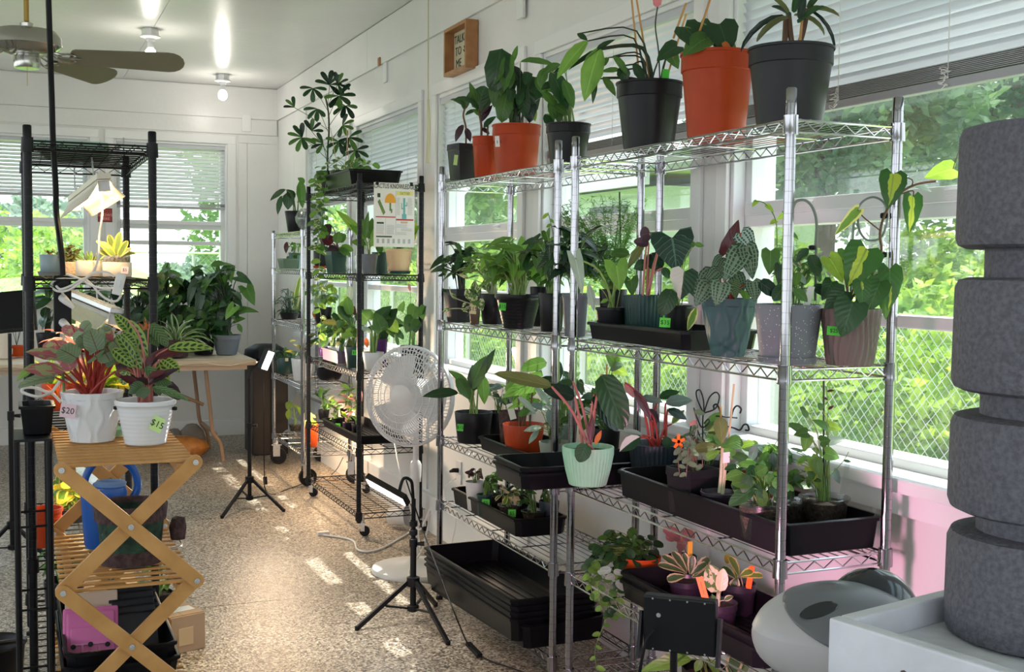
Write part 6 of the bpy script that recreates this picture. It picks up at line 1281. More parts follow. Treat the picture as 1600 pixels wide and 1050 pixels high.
# ---- low shelf, far rack: cups in the tray
zc4 = Z4+.010
for i, (lab, u, vr, wr, wb, x, pk, pm, nm, sp) in enumerate((
 ('white plastic pot with a dark crinkled plant in the low tray', 743, 752, 32, 24, 1.705, 'plain', 'white', 'potted_begonia', (['jade','purp'], 'oval', 742, 742, 14, 9, 10, 12, 16)),
 ('dark green cup with a green tag in the low tray', 757, 772, 24, 20, 1.70, 'cup', 'dgreen', 'potted_plant', (['dark','mid'], 'oval', 764, 750, 18, 16, 14, 11, 16)),
 ('clear cup of small dark leaves, furthest clear cup in the low tray', 773, 768, 36, 28, 1.76, 'cup', 'clear', 'potted_plant', (['dark','mid'], 'oval', 772, 752, 20, 18, 18, 11, 17)),
 ('clear cup with a pale yellow edged rosette, middle of the low tray', 796, 788, 36, 28, 1.735, 'cup', 'clear', 'potted_hoya', (['yedge','creamy','cream'], 'obov', 795, 772, 22, 13, 14, 14, 20)),
 ('clear cup with a thin upright sprig, nearest in the low tray', 834, 797, 38, 30, 1.78, 'cup', 'clear', 'potted_cutting', (['mid','dark'], 'lance', 824, 772, 14, 24, 14, 11, 16)),
 ('dark cup of leaves at the back of the low tray', 815, 770, 34, 28, 1.84, 'plain', 'blackp', 'potted_plant', (['dark','deep','mid'], 'oval', 815, 752, 26, 18, 18, 12, 18)),
 ('dark cup at the near back corner of the low tray', 858, 782, 32, 26, 1.85, 'plain', 'navy', 'potted_plant', (['dark','mid'], 'oval', 850, 765, 18, 16, 12, 12, 18)))):
    p = pl(nm, lab, u, vr, wr, wb, zc4, pk, pm, x=x); mt_, kd, cu, cv, ru, rv, n, l0, l1 = sp; bush(p, cu, cv, ru, rv, n, l0, l1, .5, kd, mt_, fill=.1)
    if i in (1, 3): ptag(p, u+2 if i == 1 else u+4, vr+14, 12, 12, 'green_tag', '$5', fac=1.0)
# ---- low shelf, near rack
zf = Z4+.018
p = pl('potted_dischidia', 'orange pot buried in trailing small round leaves on the low shelf', 1000, 868, 66, 44, zf, 'bowl', 'orange', x=1.80, st='green')
bush(p, 980, 862, 58, 34, 130, 12, 19, .72, 'round', ['dark','mid','dark'], fill=.25, dr=.7)
for a in (((945,880),(930,890),(922,900),(925,930)),((950,885),(938,905),(936,935),(945,960)),((960,890),(955,910),(950,945),(955,965)),((965,890),(966,915),(962,935),(966,958)),((940,875),(924,880),(920,905))): vine(p, a, 8, 14, .72, 'round', ['dark','mid','lite'], off=.12)
vine(p, ((955,890),(960,895),(962,910)), 4, 20, .6, 'oval', 'pale', off=.15); vine(p, ((950,960),(940,985),(930,1015),(932,1045)), 6, 12, .6, 'oval', ['mid','lite'], off=.12)
p = pl('potted_hoya', 'purple-black pot with cream-edged strap leaves and a yellow tag on the low shelf', 1073, 905, 56, 44, zf, 'nursery', 'aub', x=1.78, st='pale')
for a in ((1074,899,1034,868,15),(1073,896,1028,882,13),(1072,900,1042,906,16),(1074,896,1050,862,15),(1078,898,1082,868,14),(1080,898,1104,880,14),(1080,902,1112,894,16),(1076,892,1068,864,12),(1084,900,1108,872,18)): lf(p, *a[:4], a[4], 'obov', 'cream', o=p.r.uniform(0,.06), K=.7, st=False)
MB().box((-.008,-.001,-.03),(.008,.001,.03)).build('plant_label', mat('yellow_plastic_label', (.85,.50,.05), .5), p.root, loc=W(1078,862,d=p.d+.01)-p.base); ptag(p, 1105, 913, 1, 1, 'aub')
p = pl('potted_monstera', 'purple-black pot with one half cream leaf and an orange label, front of the low shelf', 1121, 940, 62, 50, zf, 'nursery', 'aub', x=1.715, st='pale')
lf(p, 1122, 925, 1108, 882, 34, 'oval', 'njoy', o=.02, K=.3, n=ST+UP*.2, sr=.0035); lf(p, 1126, 924, 1130, 888, 20, 'oval', 'creamy', o=.04, K=.3, n=ST+UP*.2, sr=.0035); lf(p, 1132, 938, 1146, 932, 9, 'lance', 'cream', o=.03, K=1.5); lf(p, 1116, 940, 1112, 928, 8, 'lance', 'mid', o=.03)
o = MB().box((-.009,-.001,-.034),(.009,.001,.034)).build('plant_label', M['orange_tag'], p.root, loc=W(1098,921,d=p.d-p.rt*.5)-p.base); o.rotation_euler = (R(-8),R(-16),-YAW)
t_ = text('~~~ ~~', .011, M['ink'], o, (0,-.0014,.004), (R(90), R(90), 0))
p = pl('potted_hoya', 'purple-black pot with twisted cream-edged leaves and an orange label by the near post', 1155, 910, 52, 44, zf, 'nursery', 'aub', x=1.86, st='pale')
for a in ((1150,905,1128,886,14),(1152,902,1146,930-12,18),(1156,900,1176,892,14),(1158,902,1192,900,12),(1154,900,1140,870,14),(1150,904,1150,880,12)): lf(p, *a[:4], a[4], 'obov', p.r.choice(['cream','yedge']), o=p.r.uniform(0,.05), K=.95, st=False)
lf(p, 1140, 880, 1134, 866, 14, 'oval', 'gold', st=True)
MB().box((-.008,-.001,-.032),(.008,.001,.032)).build('plant_label', M['orange_tag'], p.root, loc=W(1172,902,d=p.d-p.rt)-p.base).rotation_euler = (0,R(8),-YAW)
p = pl('potted_begonia', 'dark pot with dusty pink leaves at the back of the low shelf', 1066, 868, 46, 38, zf, 'plain', 'blackp', x=1.92, st='pinkst')
for a in ((1062,842,1036,826,20),(1064,845,1074,836,22),(1058,848,1072,852,26),(1066,836,1086,838,20),(1054,840,1040,840,16)): lf(p, *a[:4], a[4], 'round', 'pinkl', K=.8)
# ---- bottom shelf, near rack
p = pl('potted_aspidistra', 'black pot of wide arching leaves under the flood lamp on the bottom shelf', 1100, 1042, 70, 56, Z5, 'plain', 'blackp', x=1.80, st='lite')
for a in ((1080,1030,1000,1050,24,.95),(1072,1022,1010,1046,20,.5),(1080,1020,1052,1012,18,.5),(1096,1030,1086,1050,14,.5),(1104,1030,1128,1060,16,.9)): lf(p, *a[:4], a[4], 'lance', p.r.choice(['mid','lite']), o=.04, K=a[5])
p = pl('potted_aspidistra', 'black pot with one upright yellow-edged leaf on the bottom shelf by the near post', 1148, 1056, 56, 46, Z5, 'plain', 'blackp', x=1.76, st='green')
lf(p, 1142, 1060, 1153, 1002, 28, 'lance', 'cream', o=.02, K=.3, n=ST); lf(p, 1150, 1060, 1172, 1030, 18, 'lance', 'mid')
# ================================================================== BLACK RACK BY THE FAN
o = tray_mb(.58, .30, .085, taper=.02, ribs=3).build('planter_box', M['tray'], smooth=True); o.location = (1.80,6.36,1.846); o.rotation_euler = (0,0,R(90)); tag(o, 'black planter box on top of the black rack under the umbrella-leaved plant', 'planter')
p = pl('potted_schefflera', 'tall umbrella-leaved plant standing in the planter box on the black rack', 514, 268, 40, 34, 1.856, 'plain', 'blackp', x=1.80, st='dark', soil='soil')
cane(p, [(512,270),(512,235),(514,205),(513,175),(508,150)], .0055)
for (a, b_, n, L, rot) in ((489,138,5,22,-90),(460,168,3,18,140),(515,133,6,24,60),(530,150,6,26,-60),(540,165,5,24,-100),(472,215,7,24,-150),(487,205,4,20,60),(535,196,5,20,-20),(496,170,4,22,-110),(545,215,5,24,-60),(530,222,5,22,-110),(556,235,5,22,-70),(505,225,4,20,180),(528,132,5,20,20)):
    dd_ = p.r.uniform(-.10,.08); q = W(a, b_, d=p.d-dd_); hub_ = W(512, min(262, b_+35), d=p.d); p.sm.tube([hub_-p.base, (hub_+q)*.5+UP*.01-p.base, q-p.base], .0018, 5, False)
    for k in range(n):
        an = R(rot+(k-(n-1)/2)*42); dr_ = SR*math.cos(an)+UP*math.sin(an)+ST*p.r.uniform(-.1,.6); put(p, q, q+dr_.normalized()*L*p.s, L*.38*p.s, 'obov', p.r.choice(['dark','deep','mid']), .5, None, False)
p = pl('potted_creeper', 'variegated creeper spilling from the planter box down the black rack post', 545, 268, 60, 50, 1.856, 'plain', 'blackp', x=1.82, st='lite')
bush(p, 545, 262, 48, 14, 50, 8, 13, .7, 'round', ['njoy','mid','lite'], dr=1.2, fill=.1)
for a in (((505,268),(492,285),(494,320),(490,350)),((508,270),(500,300),(502,345),(500,400),(497,430)),((512,270),(506,310),(498,360),(494,390))): vine(p, a, 16, 12, .7, 'round', ['njoy','lite','mid'], off=.14)
vine(p, ((500,430),(498,470),(502,500),(498,540)), 9, 11, .7, 'round', ['lite','njoy'], off=.14)
for u in (528, 538, 546): stake(p, u, 268, u+p.r.uniform(-12,10), 200, .0018, 'tan')
zr = 1.372
p = pl('potted_calathea', 'dark green square pot with maroon-backed leaves on the black rack', 526, 393, 32, 24, zr, 'square', 'dgreen', x=1.74, st='brown')
for a in ((520,380,505,372,22,'red'),(524,384,516,398,18,'purp'),(515,350,503,382,18,'purp'),(530,378,540,366,16,'mid'),(532,386,552,392,16,'lite'),(526,380,530,362,16,'lite'),(530,388,548,402,12,'mid')): lf(p, *a[:4], a[4], 'oval', a[5], o=p.r.uniform(0,.05), K=.5)
p = pl('potted_dieffenbachia', 'slate grey pot with broad upright green leaves on the black rack', 575, 397, 30, 24, zr, 'nursery', 'greyp', x=1.76, st='lite')
for a in ((570,375,524,328,16),(572,375,545,350,14),(575,372,560,338,14),(578,374,582,340,16),(580,378,600,345,14),(572,382,548,378,16),(578,384,598,372,14),(570,372,576,330,10)): lf(p, *a[:4], a[4], 'lance', p.r.choice(['lite','mid']), o=p.r.uniform(-.02,.05), K=.5)
p = pl('potted_cactus', 'tan pot on a dark saucer below the cactus poster', 623, 389, 42, 32, zr+.006, 'lip', 'tanp', x=1.88, st='green', saucer='dgreen'); ros(p, 8, 14, 20, .3, 'lance', ['mid','lite'], 40, 80, K=.5); lf(p, 640, 372, 656, 352, 12, 'lance', 'lite'); lf(p, 645, 380, 650, 345, 10, 'lance', 'lime')
p = pl('potted_plant', 'dark green pot behind the slate grey pot on the black rack', 594, 394, 26, 22, zr, 'plain', 'dgreen', x=1.88); bush(p, 592, 372, 20, 20, 18, 16, 26, .4, 'lance', ['mid','lite'])
o = MB().lathe([(0,0),(.028,0),(.032,.006),(.034,.05),(.028,.085),(.030,.10)], 20).build('glass_jar', M['clear'], smooth=True); o.location = W(549,424,x=1.70); o.location.z = zr; tag(o, 'empty clear jar between the square green pot and the slate pot', 'jar')
zq = .861
o = tray_mb(.40, .12, .075, taper=.01, ribs=3).build('planter_box', M['lilac'], smooth=True); o.location = (1.72,6.56,zq); o.rotation_euler = (0,0,R(90)); tag(o, 'long dark lilac planter box with small pots in it, on the black rack', 'planter')
for i, (lab, u, vr, wr, pm, spec) in enumerate((('tiny purple pot, furthest in the lilac planter box', 503, 545, 10, 'purple', (['dark','olive'],'oval',500,520,14,16,10,12,18)), ('pale lilac cup with a round leaved plant in the lilac planter box', 521, 541, 18, 'whiteg', (['dark','mid'],'round',520,515,24,22,20,16,24)), ('small red-brown pot in the lilac planter box', 533, 550, 14, 'terra', (['dark','mid','olive'],'oval',538,515,24,26,26,16,26)))):
    p = pl('potted_seedling', lab, u, vr, wr, wr*.8, zq+.006, 'plain', pm, x=1.72); bush(p, *[spec[k] for k in (2,3,4,5,6,7,8)], .5, spec[1], spec[0], fill=.1)
p = pl('potted_anthurium', 'tall dark green pot with a green tag and a red flower on the black rack', 553, 541, 30, 22, zq, 'plain', 'dgreen', x=1.70, st='green')
for a in ((540,500,536,470,22,'mid'),(548,492,540,462,16,'lite'),(545,500,528,478,16,'dark'),(556,500,572,488,18,'dark'),(552,520,534,528,14,'mid'),(546,470,548,446,12,'pale'),(560,524,540,516,20,'mid')): lf(p, *a[:4], a[4], 'oval', a[5], o=p.r.uniform(0,.06), K=.5)
lf(p, 551, 490, 554, 478, 12, 'heart', 'red'); ptag(p, 555, 551, 10, 8, 'green_tag', '$10', rot=3)
p = pl('potted_anthurium', 'white pot with a thick green stem behind the black rack post', 583, 550, 34, 26, zq, 'plain', 'white', x=1.77, st='lite'); cane(p, [(580,552),(580,530),(580,515)], .008)
for a in ((590,500,612,478,26,'dark'),(600,505,622,482,30,'dark'),(596,515,586,488,26,'mid'),(575,500,560,484,28,'mid'),(610,505,622,520,22,'lite'),(585,512,606,508,10,'pale'),(580,520,560,510,10,'pale'),(600,490,620,496,22,'mid')): lf(p, *a[:4], a[4], 'heart' if a[4] > 20 else 'lance', a[5], o=p.r.uniform(0,.06), K=.5)
lf(p, 572, 528, 574, 544, 8, 'lance', 'oran', st=False)
p = pl('potted_plant', 'purple pot on the black rack near the fan rim', 594, 529, 24, 18, zq, 'lip', 'purple', x=1.85); bush(p, 600, 505, 26, 24, 22, 20, 32, .5, 'oval', ['mid','dark'])
p = pl('potted_anthurium', 'black bowl of long-stalked heart leaves and a pale flower above the fan', 643, 540, 36, 30, zq, 'plain', 'blackp', x=1.93, st='green')
for a in ((646,498,634,520,28,'mid'),(650,480,640,504,26,'lite'),(655,480,662,500,18,'lite'),(658,488,666,478,12,'dark'),(626,485,632,470,12,'lite'),(648,505,650,520,20,'dark')): lf(p, *a[:4], a[4], 'heart', a[5], o=p.r.uniform(0,.05), K=.5)
cane(p, [(640,540),(642,490),(641,452)], .0012); lf(p, 641, 455, 638, 442, 5, 'lance', 'pinkl', st=False); lf(p, 622, 540, 618, 520, 6, 'lance', 'mid')
tray('black seedling tray on the lower shelf of the black rack', 1.80, 6.36, .463, .80, .27, .05)
for i, (lab, u, vr, x, spec) in enumerate((('black seedling pot furthest in the lower tray of the black rack', 506, 640, 1.74, (['dark','mid'],'lance',506,625,12,18)), ('black seedling pot with a green tag in the lower tray of the black rack', 527, 657, 1.74, (['lite','olive'],'lance',522,640,16,20)), ('aubergine seedling pot with yellowish shoots in the lower tray', 544, 660, 1.75, (['lime','pinkl'],'lance',545,632,14,26)), ('black seedling pot of pinkish shoots behind the rack post', 558, 668, 1.78, (['pinkl','olive','lite'],'lance',558,632,16,30)), ('black seedling pot at the back of the lower tray', 540, 642, 1.90, (['mid','lite'],'lance',545,622,18,24)))):
    p = pl('potted_seedling', lab, u, vr, 18, 15, .473, 'plain', 'aub' if i == 2 else 'blackp', x=x); bush(p, spec[2], spec[3], spec[4], spec[5], 14, 13, 22, .33, spec[1], spec[0], fill=.1, down=.0)
    if i == 1: ptag(p, u+1, vr+9, 8, 9, 'green_tag', '$5')
# ================================================================== CHROME TROLLEY IN THE CORNER
p = pl('potted_hoya', 'tall black pot with big drooping leaves on top of the chrome trolley', 462, 330, 34, 24, 1.638, 'plain', 'blackp', x=1.80, st='green')
for a in ((452,300,450,328,20,'dark'),(446,296,422,314,12,'dark'),(440,306,434,336,10,'dark'),(470,282,473,326,16,'mid'),(476,285,465,278,10,'mid'),(460,310,448,296,14,'dark')): lf(p, *a[:4], a[4], 'lance', a[5], o=p.r.uniform(0,.05), K=.7)
p = pl('potted_spider_plant', 'dark green pot of thin arching leaves on top of the chrome trolley', 494, 327, 28, 22, 1.638, 'plain', 'dgreen', x=1.90); ros(p, 14, 24, 38, .11, 'strap', ['spid','mid'], 20, 70, K=1.5)
o = MB().lathe([(0,0),(.03,0),(.055,.018),(.078,.06),(.080,.085),(.065,.12),(.045,.14),(.043,.14),(.062,.118),(.076,.085),(.052,.02),(0,.006)], 28).build('glass_globe_vase', M['clear'], smooth=True); q = W(481,358,x=1.74); o.location = (q.x,q.y,1.638); tag(o, 'round clear glass vase on top of the chrome trolley', 'vase')
zs2 = 1.391
p = pl('potted_plant', 'dull blue pot with a red leaf on the second shelf of the chrome trolley', 460, 395, 18, 15, zs2, 'plain', 'bluep', x=1.80); bush(p, 462, 385, 12, 10, 10, 9, 13, .5, 'oval', ['mid','lite']); lf(p, 448, 378, 447, 396, 8, 'lance', 'red')
p = pl('sage_planter', 'low sage green planter on the second shelf of the chrome trolley', 450, 404, 28, 22, zs2, 'square', 'gplant', x=1.73); bush(p, 455, 398, 12, 6, 6, 8, 12, .5, 'oval', 'mid')
p = pl('potted_plant', 'dark bowl over a terracotta saucer on the second shelf of the chrome trolley', 505, 392, 30, 26, zs2+.01, 'bowl', 'dkplas', x=1.87, saucer='terra'); bush(p, 505, 384, 14, 8, 10, 9, 14, .5, 'oval', ['mid','dark'])
zs3 = 1.036
p = pl('potted_rhipsalis', 'dark pot of wispy thin stems on the third shelf of the chrome trolley', 452, 496, 30, 24, zs3, 'plain', 'blackp', x=1.78, st='dark'); bush(p, 450, 474, 20, 26, 60, 8, 18, .16, 'lance', ['silv','dark','dark'], fill=.1, K=.9); bush(p, 447, 520, 14, 30, 26, 10, 22, .12, 'strap', ['dark','deep'], K=.9, st=False)
p = pl('potted_snake_plant', 'dark pot with one yellow-edged sword leaf on the chrome trolley', 464, 490, 22, 18, zs3, 'plain', 'blackp', x=1.88); lf(p, 460, 488, 469, 432, 9, 'strap', 'yedge', K=.3); lf(p, 464, 488, 458, 455, 8, 'strap', 'yedge', K=.3); lf(p, 467, 488, 476, 452, 8, 'strap', 'cream', K=.3)
p = pl('potted_pothos', 'black pot of sunlit pale green leaves by the window on the chrome trolley', 505, 480, 28, 22, zs3, 'plain', 'blackp', x=1.86); bush(p, 503, 458, 28, 18, 44, 9, 15, .6, 'oval', ['lime','lite','pale'], fill=.1); lf(p, 492, 485, 493, 497, 9, 'oval', 'oran', st=False)
o = tray_mb(.22, .12, .035, ribs=3).build('plant_tray', M['dkplas'], smooth=True); o.location = (1.90,7.52,zs3); o.rotation_euler = (0,0,R(90)); tag(o, 'small dark tray on the third shelf of the chrome trolley', 'tray')
zs4 = .651
p = pl('potted_croton', 'white pot with yellowish croton leaves on the fourth shelf of the chrome trolley', 472, 560, 34, 26, zs4, 'plain', 'white', x=1.76, st='brown'); bush(p, 472, 545, 20, 18, 16, 14, 22, .4, 'lance', ['gold','olive','mid'], down=-.2)
p = pl('potted_plant', 'dark green pot with a tag on the fourth shelf of the chrome trolley', 446, 558, 28, 24, zs4, 'plain', 'dgreen', x=1.76); bush(p, 446, 552, 16, 8, 14, 9, 14, .5, 'oval', ['dark','mid']); ptag(p, 448, 562, 5, 5, 'cream_tag')
p = pl('potted_plant', 'wide black pot on the chrome trolley behind the black rack', 515, 575, 40, 32, zs4, 'bowl', 'blackp', x=1.94); bush(p, 515, 560, 20, 12, 12, 12, 18, .5, 'oval', ['dark','mid'])
p = pl('potted_plant', 'small bright orange pot on the bottom shelf of the chrome trolley', 487, 663, 22, 18, .221, 'plain', 'orange', x=1.80, st='lite'); bush(p, 486, 650, 10, 16, 8, 10, 16, .5, 'oval', ['lime','lite'])
p = pl('potted_plant', 'clear cup with drooping lime leaves on the bottom shelf of the chrome trolley', 462, 668, 22, 18, .221, 'cup', 'clear', x=1.86, st='lite')
for a in ((455,628,448,640,14),(452,640,450,656,10),(468,640,458,628,8),(470,648,466,626,7)): lf(p, *a[:4], a[4], 'lance', 'lime', K=.5)
m = MB()
for k in range(3): m.tube([W(452+11*math.cos(q/14*6.28)*(1-.1*k), 680+6*math.sin(q/14*6.28), x=1.84)+UP*.006*k for q in range(15)], .003, 5)
tag(m.build('cord', M['cord'], smooth=True), 'white cord coiled on the bottom shelf of the chrome trolley', 'cord')
reflector('grey reflector lamp lying under the fourth shelf of the chrome trolley', (1.80,7.55,.545), (R(2), R(-12), R(4)), .52, .15, 5, (1,.66,.38), outm='reflout')
# ================================================================== TABLE
zt2 = .752
p = pl('potted_syngonium', 'slate grey pot with a large spreading arrowhead plant on the table end', 354, 523, 44, 31, zt2, 'nursery', 'greyp', d=8.62, st='dark')
for a in ((372,432,394,444,20,'arrow','dark'),(385,450,398,478,24,'arrow','mid'),(378,484,405,488,14,'arrow','mid'),(345,470,326,492,26,'arrow','mid'),(362,462,340,448,24,'arrow','dark'),(340,440,318,456,22,'arrow','dark'),(320,442,308,500,16,'lance','dark'),(308,430,294,480,14,'lance','dark'),(330,430,336,480,16,'lance','deep'),(352,430,345,452,20,'arrow','mid'),(365,480,352,500,20,'arrow','lite'),(368,500,384,498,14,'arrow','mid'),(318,416,296,424,8,'lance','mid'),(330,414,352,412,14,'lance','mid'),(346,420,368,416,12,'lance','dark'),(372,506,378,520,8,'lance','mid')): lf(p, *a[:5], a[5], a[6], o=p.r.uniform(-.1,.15), K=.6, n=ST*.8+UP*.6)
bush(p, 345, 460, 40, 50, 54, 18, 30, .6, 'arrow', ['dark','mid','dark'], fill=.1)
p = pl('potted_spider_plant', 'brown pot of white-lined arching leaves on the table', 276, 530, 40, 34, zt2, 'plain', 'bark2', d=8.35, st='green'); ros(p, 34, 34, 52, .10, 'strap', ['spidm','spid'], 15, 80, K=1.5, spread=.6)
p = pl('potted_bromeliad', 'dark purple pot with orange stemmed leaves on the table', 231, 524, 30, 24, zt2, 'lip', 'aub', d=8.3, st='orange'); ros(p, 9, 20, 32, .12, 'strap', ['oran','pinkl'], 50, 85, K=.5); bush(p, 215, 505, 18, 12, 8, 16, 24, .6, 'oval', ['dark','deep'])
for i, (lab, u, vr, d_, sp) in enumerate((
 ('dark pot of bushy basil-like leaves behind the spider plant', 280, 515, 8.75, (['mid','dark'],'oval',275,485,30,28,50,14,24)),
 ('dark pot of broad upright leaves behind the left rack posts', 252, 515, 8.8, (['dark','mid','olive'],'oval',258,465,32,48,44,22,38)),
 ('dark pot of tall slender drooping leaves by the window on the table', 305, 515, 8.9, (['dark','deep'],'lance',312,470,26,52,44,24,40)),
 ('dark pot of large leaves in the middle of the table', 215, 512, 8.85, (['dark','mid','deep'],'oval',215,475,40,48,50,22,38)),
 ('dark pot of broad leaves behind the silver reflector lamp', 130, 515, 8.7, (['dark','deep','mid'],'oval',140,478,36,42,36,22,38)),
 ('dark pot of blue-green leaves at the left part of the table', 75, 520, 8.6, (['silv','dark','mid'],'oval',78,478,24,34,22,20,32)),
 ('dark pot of ferny leaves between the spider plant and the grey pot', 318, 530, 8.6, (['dark','mid'],'lance',318,515,36,22,60,14,26)))):
    p = pl('potted_plant', lab, u, vr, 36, 28, zt2, 'plain', 'blackp', d=d_, st='dark'); mt_, kd, cu, cv, ru, rv, n, l0, l1 = sp; bush(p, cu, cv, ru, rv, n, l0, l1, .5, kd, mt_, fill=.1)
p = pl('potted_plant', 'orange pot with a white label and wiry stems at the left edge of the table', 26, 540, 30, 22, zt2, 'lip', 'orange', d=8.25, st='dark'); ptag(p, 17, 549, 6, 9, 'white_tag')
for a in ((12,500),(22,470),(35,480),(40,505)): cane(p, [(26,540),((26+a[0])/2,515),a], .002)
for a in ((12,500,8,512),(22,470,16,482),(35,480,42,492),(40,505,50,515),(14,535,4,530),(36,535,46,530)): lf(p, *a, 8, 'oval', 'mid', st=False)
o = MB().lathe([(0,0),(.055,0),(.06,.02),(.062,.13),(.05,.17),(.022,.20),(.022,.22),(0,.22)], 22).build('jug', M['peach'], smooth=True); q = W(4,575,d=8.1); o.location = (q.x,q.y,zt2); tag(o, 'cream jug at the left edge of the table', 'jug')
# ================================================================== LEFT BLACK RACK
zl = 1.366
p = pl('potted_cactus', 'blue-grey cylinder pot with small orange cacti on the black rack shelf', 84, 398, 42, 40, zl, 'plain', 'blueg', d=4.55, st='green', saucer='greyp'); bush(p, 82, 394, 14, 4, 14, 6, 10, .4, 'lance', ['olive','gold','oran'], down=-.5, st=False)
p = pl('potted_jade', 'sand textured pot with a brownish jade plant on the black rack shelf', 112, 411, 28, 26, zl, 'plain', 'sand', d=4.3, st='brown'); bush(p, 110, 398, 18, 14, 46, 7, 11, .6, 'round', ['jade','olive','jade'], fill=.1)
p = pl('potted_haworthia', 'cream cylinder pot with a spiky green succulent on the black rack shelf', 140, 407, 42, 40, zl, 'plain', 'peach', d=4.12, st='lite'); ros(p, 26, 14, 22, .22, 'lance', ['lite','olive','yedge'], 15, 80, K=.5, spread=.6)
p = pl('potted_snake_plant', 'cream pot marked five dollars with a golden snake plant on the black rack shelf', 183, 411, 44, 44, zl, 'plain', 'peach', d=4.06, st='lite', soil='gravel'); MB().lathe([(p.rt*.90,p.h*.86),(p.rt*.94,p.h),(p.rt*.94,p.h+.024)], 26).build('gravel_glass', M['clear'], p.root, True); MB().lathe([(p.rt*.88,p.h*.85),(p.rt*.90,p.h+.02),(0,p.h+.022)], 26).build('gravel', M['gravel'], p.root, True)
for a in ((180,400,170,366,13,.12),(182,400,188,362,14,.12),(186,400,200,376,14,.3),(178,400,158,378,13,.5),(184,402,206,388,11,.5),(176,402,154,392,11,.5),(180,402,182,374,12,.12),(188,402,212,396,9,.95),(176,398,150,376,9,.95),(182,402,194,380,12,.12)): lf(p, *a[:4], a[4], 'strap', 'snake', o=p.r.uniform(-.02,.03), K=a[5], st=False)
bush(p, 176, 402, 18, 5, 10, 6, 9, .6, 'oval', ['lime','lite'], st=False); ptag(p, 195, 422, 11, 11, 'pink_tag', '$5', rot=5)
zl3 = .911
p = pl('potted_cordyline', 'pot of pink and cream arching strap leaves under the silver reflector lamp', 120, 600, 40, 32, zl3, 'plain', 'terra', d=4.15, st='pinkst'); c0 = W(122,548,d=p.d-.12); ros(p, 24, 40, 66, .10, 'strap', ['pink','pink','pinkl'], 15, 85, K=1.5, c=c0, spread=.2); cane(p, [(122,600),(126,580),(128,560)], .008); ros(p, 12, 30, 46, .1, 'strap', ['pink','lime'], 30, 85, K=.95, c=W(140,530,d=p.d+.1))
p = pl('potted_grass', 'terracotta pot of bright lime strap leaves at the left of the black rack', 82, 598, 34, 28, zl3, 'plain', 'terra', d=4.05, st='lite'); ros(p, 14, 36, 56, .14, 'strap', ['lime','lite'], 25, 85, K=.95)
p = pl('potted_pothos', 'pot of golden yellow leaves glowing behind the begonia', 165, 612, 48, 38, zl3, 'plain', 'blackp', d=4.25, st='lite'); bush(p, 170, 578, 42, 36, 40, 22, 36, .7, 'heart', ['gold','lime','gold'], fill=.1, dr=.6)
p = pl('potted_caladium', 'small terracotta pot of orange-pink leaves behind the black planter box', 92, 618, 36, 30, zl3, 'plain', 'terra', d=3.98, st='orange'); ros(p, 10, 18, 30, .2, 'lance', ['oran','pinkl'], 40, 85, K=.5)
zl4 = .506
p = pl('potted_peperomia', 'low pot of yellow-edged round leaves on the lower shelf of the black rack', 115, 800, 54, 44, zl4, 'plain', 'dkplas', d=4.10, st='lite'); bush(p, 112, 768, 32, 36, 46, 18, 28, .75, 'round', ['yedge','yedge','gold'], fill=.1, dr=.6)
p = pl('potted_euonymus', 'pot of yellow-splashed leaves behind the blue watering can', 152, 800, 50, 40, zl4, 'plain', 'blackp', d=4.3, st='lite'); bush(p, 150, 775, 34, 34, 40, 16, 26, .7, 'round', ['gold','yedge','lime'], fill=.1, dr=.6)
o = MB().lathe([(0,0),(.05,0),(.062,.10),(.066,.10),(.066,.115),(.06,.115),(.05,.01)], 24).lathe([(0,.10),(.06,.10)], 20).build('clay_pot', M['terra'], smooth=True); o.location = (.085,3.98,zl4); o.scale = (.8,.8,.8); tag(o, 'empty terracotta pot on the lower shelf of the black rack', 'pot')
o = MB().lathe([(0,0),(.05,0),(.062,.10),(.066,.10),(.066,.115),(.06,.115),(.05,.01)], 24).build('clay_pot', M['terra'], smooth=True); o.location = (.085,3.98,zl4+.03); o.scale = (.8,.8,.8); tag(o, 'second terracotta pot nested in the one on the lower rack shelf', 'pot')
p = pl('potted_ivy', 'dark pot of trailing green leaves on the bottom shelf of the black rack', 100, 905, 60, 50, .156, 'plain', 'blackp', d=4.0, st='green'); bush(p, 96, 880, 34, 30, 30, 16, 26, .6, 'oval', ['dark','mid'], fill=.1)
p = pl('potted_ivy', 'dark pot of green leaves at the right of the bottom rack shelf', 245, 925, 50, 40, .156, 'plain', 'blackp', d=4.25, st='green'); bush(p, 248, 895, 34, 30, 30, 18, 28, .55, 'oval', ['mid','lite','dark'], fill=.1)
# ---- two white pots on the bamboo shelf
p = pl('potted_begonia', 'white wave-patterned pot marked twenty dollars with a red-stemmed begonia', 144, 611, 93, 64, .904, 'wave', 'whiteg', d=3.34, st='red')
for a in ((118,545,98,560,40,'beg',.05),(104,562,40,550,26,'begr',.08),(100,582,36,578,30,'begr',.10),(86,590,28,605,22,'beg',.08),(60,570,26,596,20,'lite',.06),(120,560,92,545,36,'beg',.10),(150,545,158,520,34,'beg',.04),(152,548,140,515,30,'beg',.08),(148,556,152,580-20,32,'beg',.10),(165,552,172,575-10,30,'beg',.08),(172,565,200,560,24,'begr',.06),(178,560,186,545,26,'begr',.02),(128,520,142,504,28,'beg',.0),(110,580,104,556,26,'begr',.1),(140,540,124,524,30,'beg',.05),(180,580,206,590,22,'begr',.05),(160,530,174,512,28,'beg',-.02)): lf(p, *a[:4], a[4], 'round' if a[5] == 'beg' else 'lance', a[5], o=a[6], K=.5, sr=.0034, arch=.05, n=ST*.7+UP*.8)
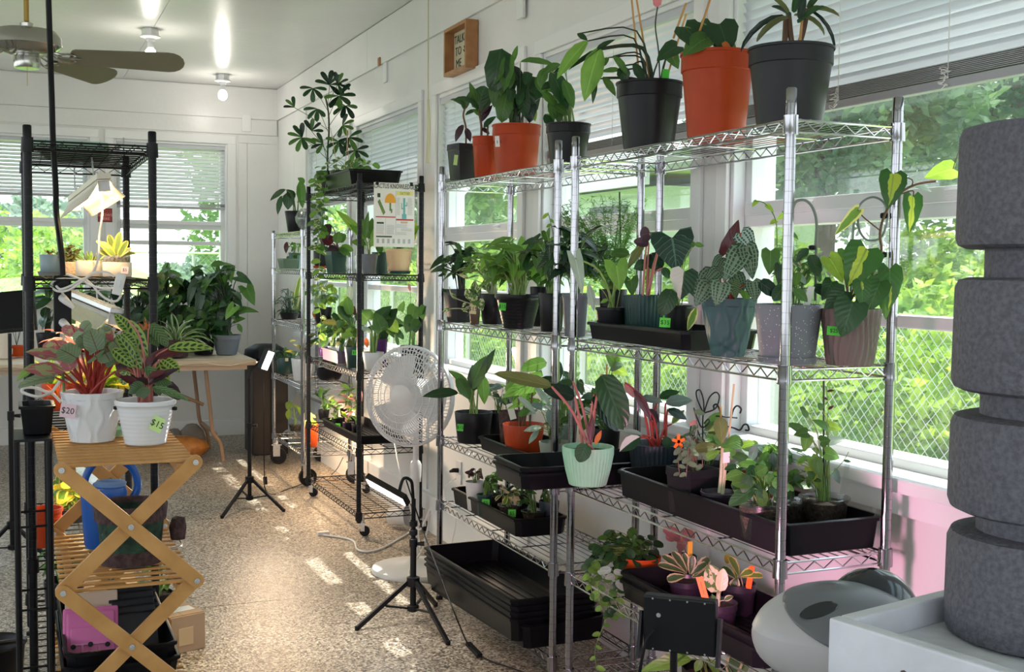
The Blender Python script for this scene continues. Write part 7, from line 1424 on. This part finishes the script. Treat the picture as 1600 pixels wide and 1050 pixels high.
for q_ in range(15):
    a_ = p.r.uniform(0, 6.28); r_ = p.r.uniform(.35, 1); uu, vv = 126+math.cos(a_)*74*r_, 545-abs(math.sin(a_))*40*r_+8; lf(p, uu+p.r.uniform(-14,14), vv-6, uu+(uu-130)*.25+p.r.uniform(-8,8), vv+p.r.uniform(10,22), p.r.uniform(24,36), p.r.choice(['round','heart']), p.r.choice(['beg','beg','begr','lite']), o=p.r.uniform(-.08,.07), K=.6, sr=.003, arch=.05, n=ST*.6+UP*.8)
ptag(p, 106, 642, 24, 22, 'pink_tag', '$20', rot=8, fac=1.04); stake(p, 98, 580, 100, 612, .004, 'st_green', o=.05)
p = pl('potted_calathea', 'white ringed pot marked fifteen dollars with a spotted calathea', 227, 624, 90, 62, .904, 'rings', 'whiteg', d=3.29, st='pinkst')
for a in ((205,520,178,490,20,'rattle',.0),(196,540,222,590-12,24,'rattle',.04),(190,520,214,545,22,'rattle',.02),(200,500,232,560,24,'rattle',.0),(175,545,210,575,22,'rattle',.06),(228,575,246,548,14,'red',.02),(236,560,290,548,22,'red',.0),(262,545,336,546,22,'rattle',.0),(232,590,262,580,14,'red',.05),(225,600,200,615,24,'hatch',.09),(232,600,282,580-4,16,'purp',.05),(238,605,298,628,14,'hatch',.08),(220,606,228,622,24,'hatch',.11),(216,600,186,588,14,'red',.04),(226,590,214,560,16,'red',.0),(240,598,270,600,18,'hatch',.06),(212,565,180,520,18,'rattle',.05)): lf(p, *a[:4], a[4], 'lance', a[5], o=a[6], K=.5, sr=.0028)
for q_ in range(16):
    uu, vv = p.r.uniform(180,262), p.r.uniform(505,600); lf(p, uu, vv, uu+p.r.uniform(-16,40), vv+p.r.uniform(14,46), p.r.uniform(18,26), 'oval', p.r.choice(['rattle','rattle','hatch','red','purp']), o=p.r.uniform(-.08,.06), K=.7, sr=.0022, n=ST*.6+UP*.8)
for s in (-1, 1): MB().lathe([(0,-.006),(.007,-.004),(.007,.004),(0,.006)], 8, tuple(SR*(s*p.rt*1.02)+UP*(p.h*.80))).build('bucket_lug', M['blackc'], p.root)
ptag(p, 246, 663, 19, 23, 'lime_tag', '$15', rot=24, fac=.95)
# ---- plant stems become one part per plant
for p in plants:
    if p.sm.f:
        o = p.sm.build('stems', p.st, p.root, True)
        if p.nl > 6: stuff(o)
# ---- lettering as meshes
bpy.context.view_layer.update(); dg = bpy.context.evaluated_depsgraph_get()
for o in [o for o in C.objects if o.type == 'FONT']:
    me = D.meshes.new_from_object(o.evaluated_get(dg)); n = D.objects.new('lettering', me); C.objects.link(n); n.parent = o.parent; n.matrix_local = o.matrix_local.copy(); D.objects.remove(o)
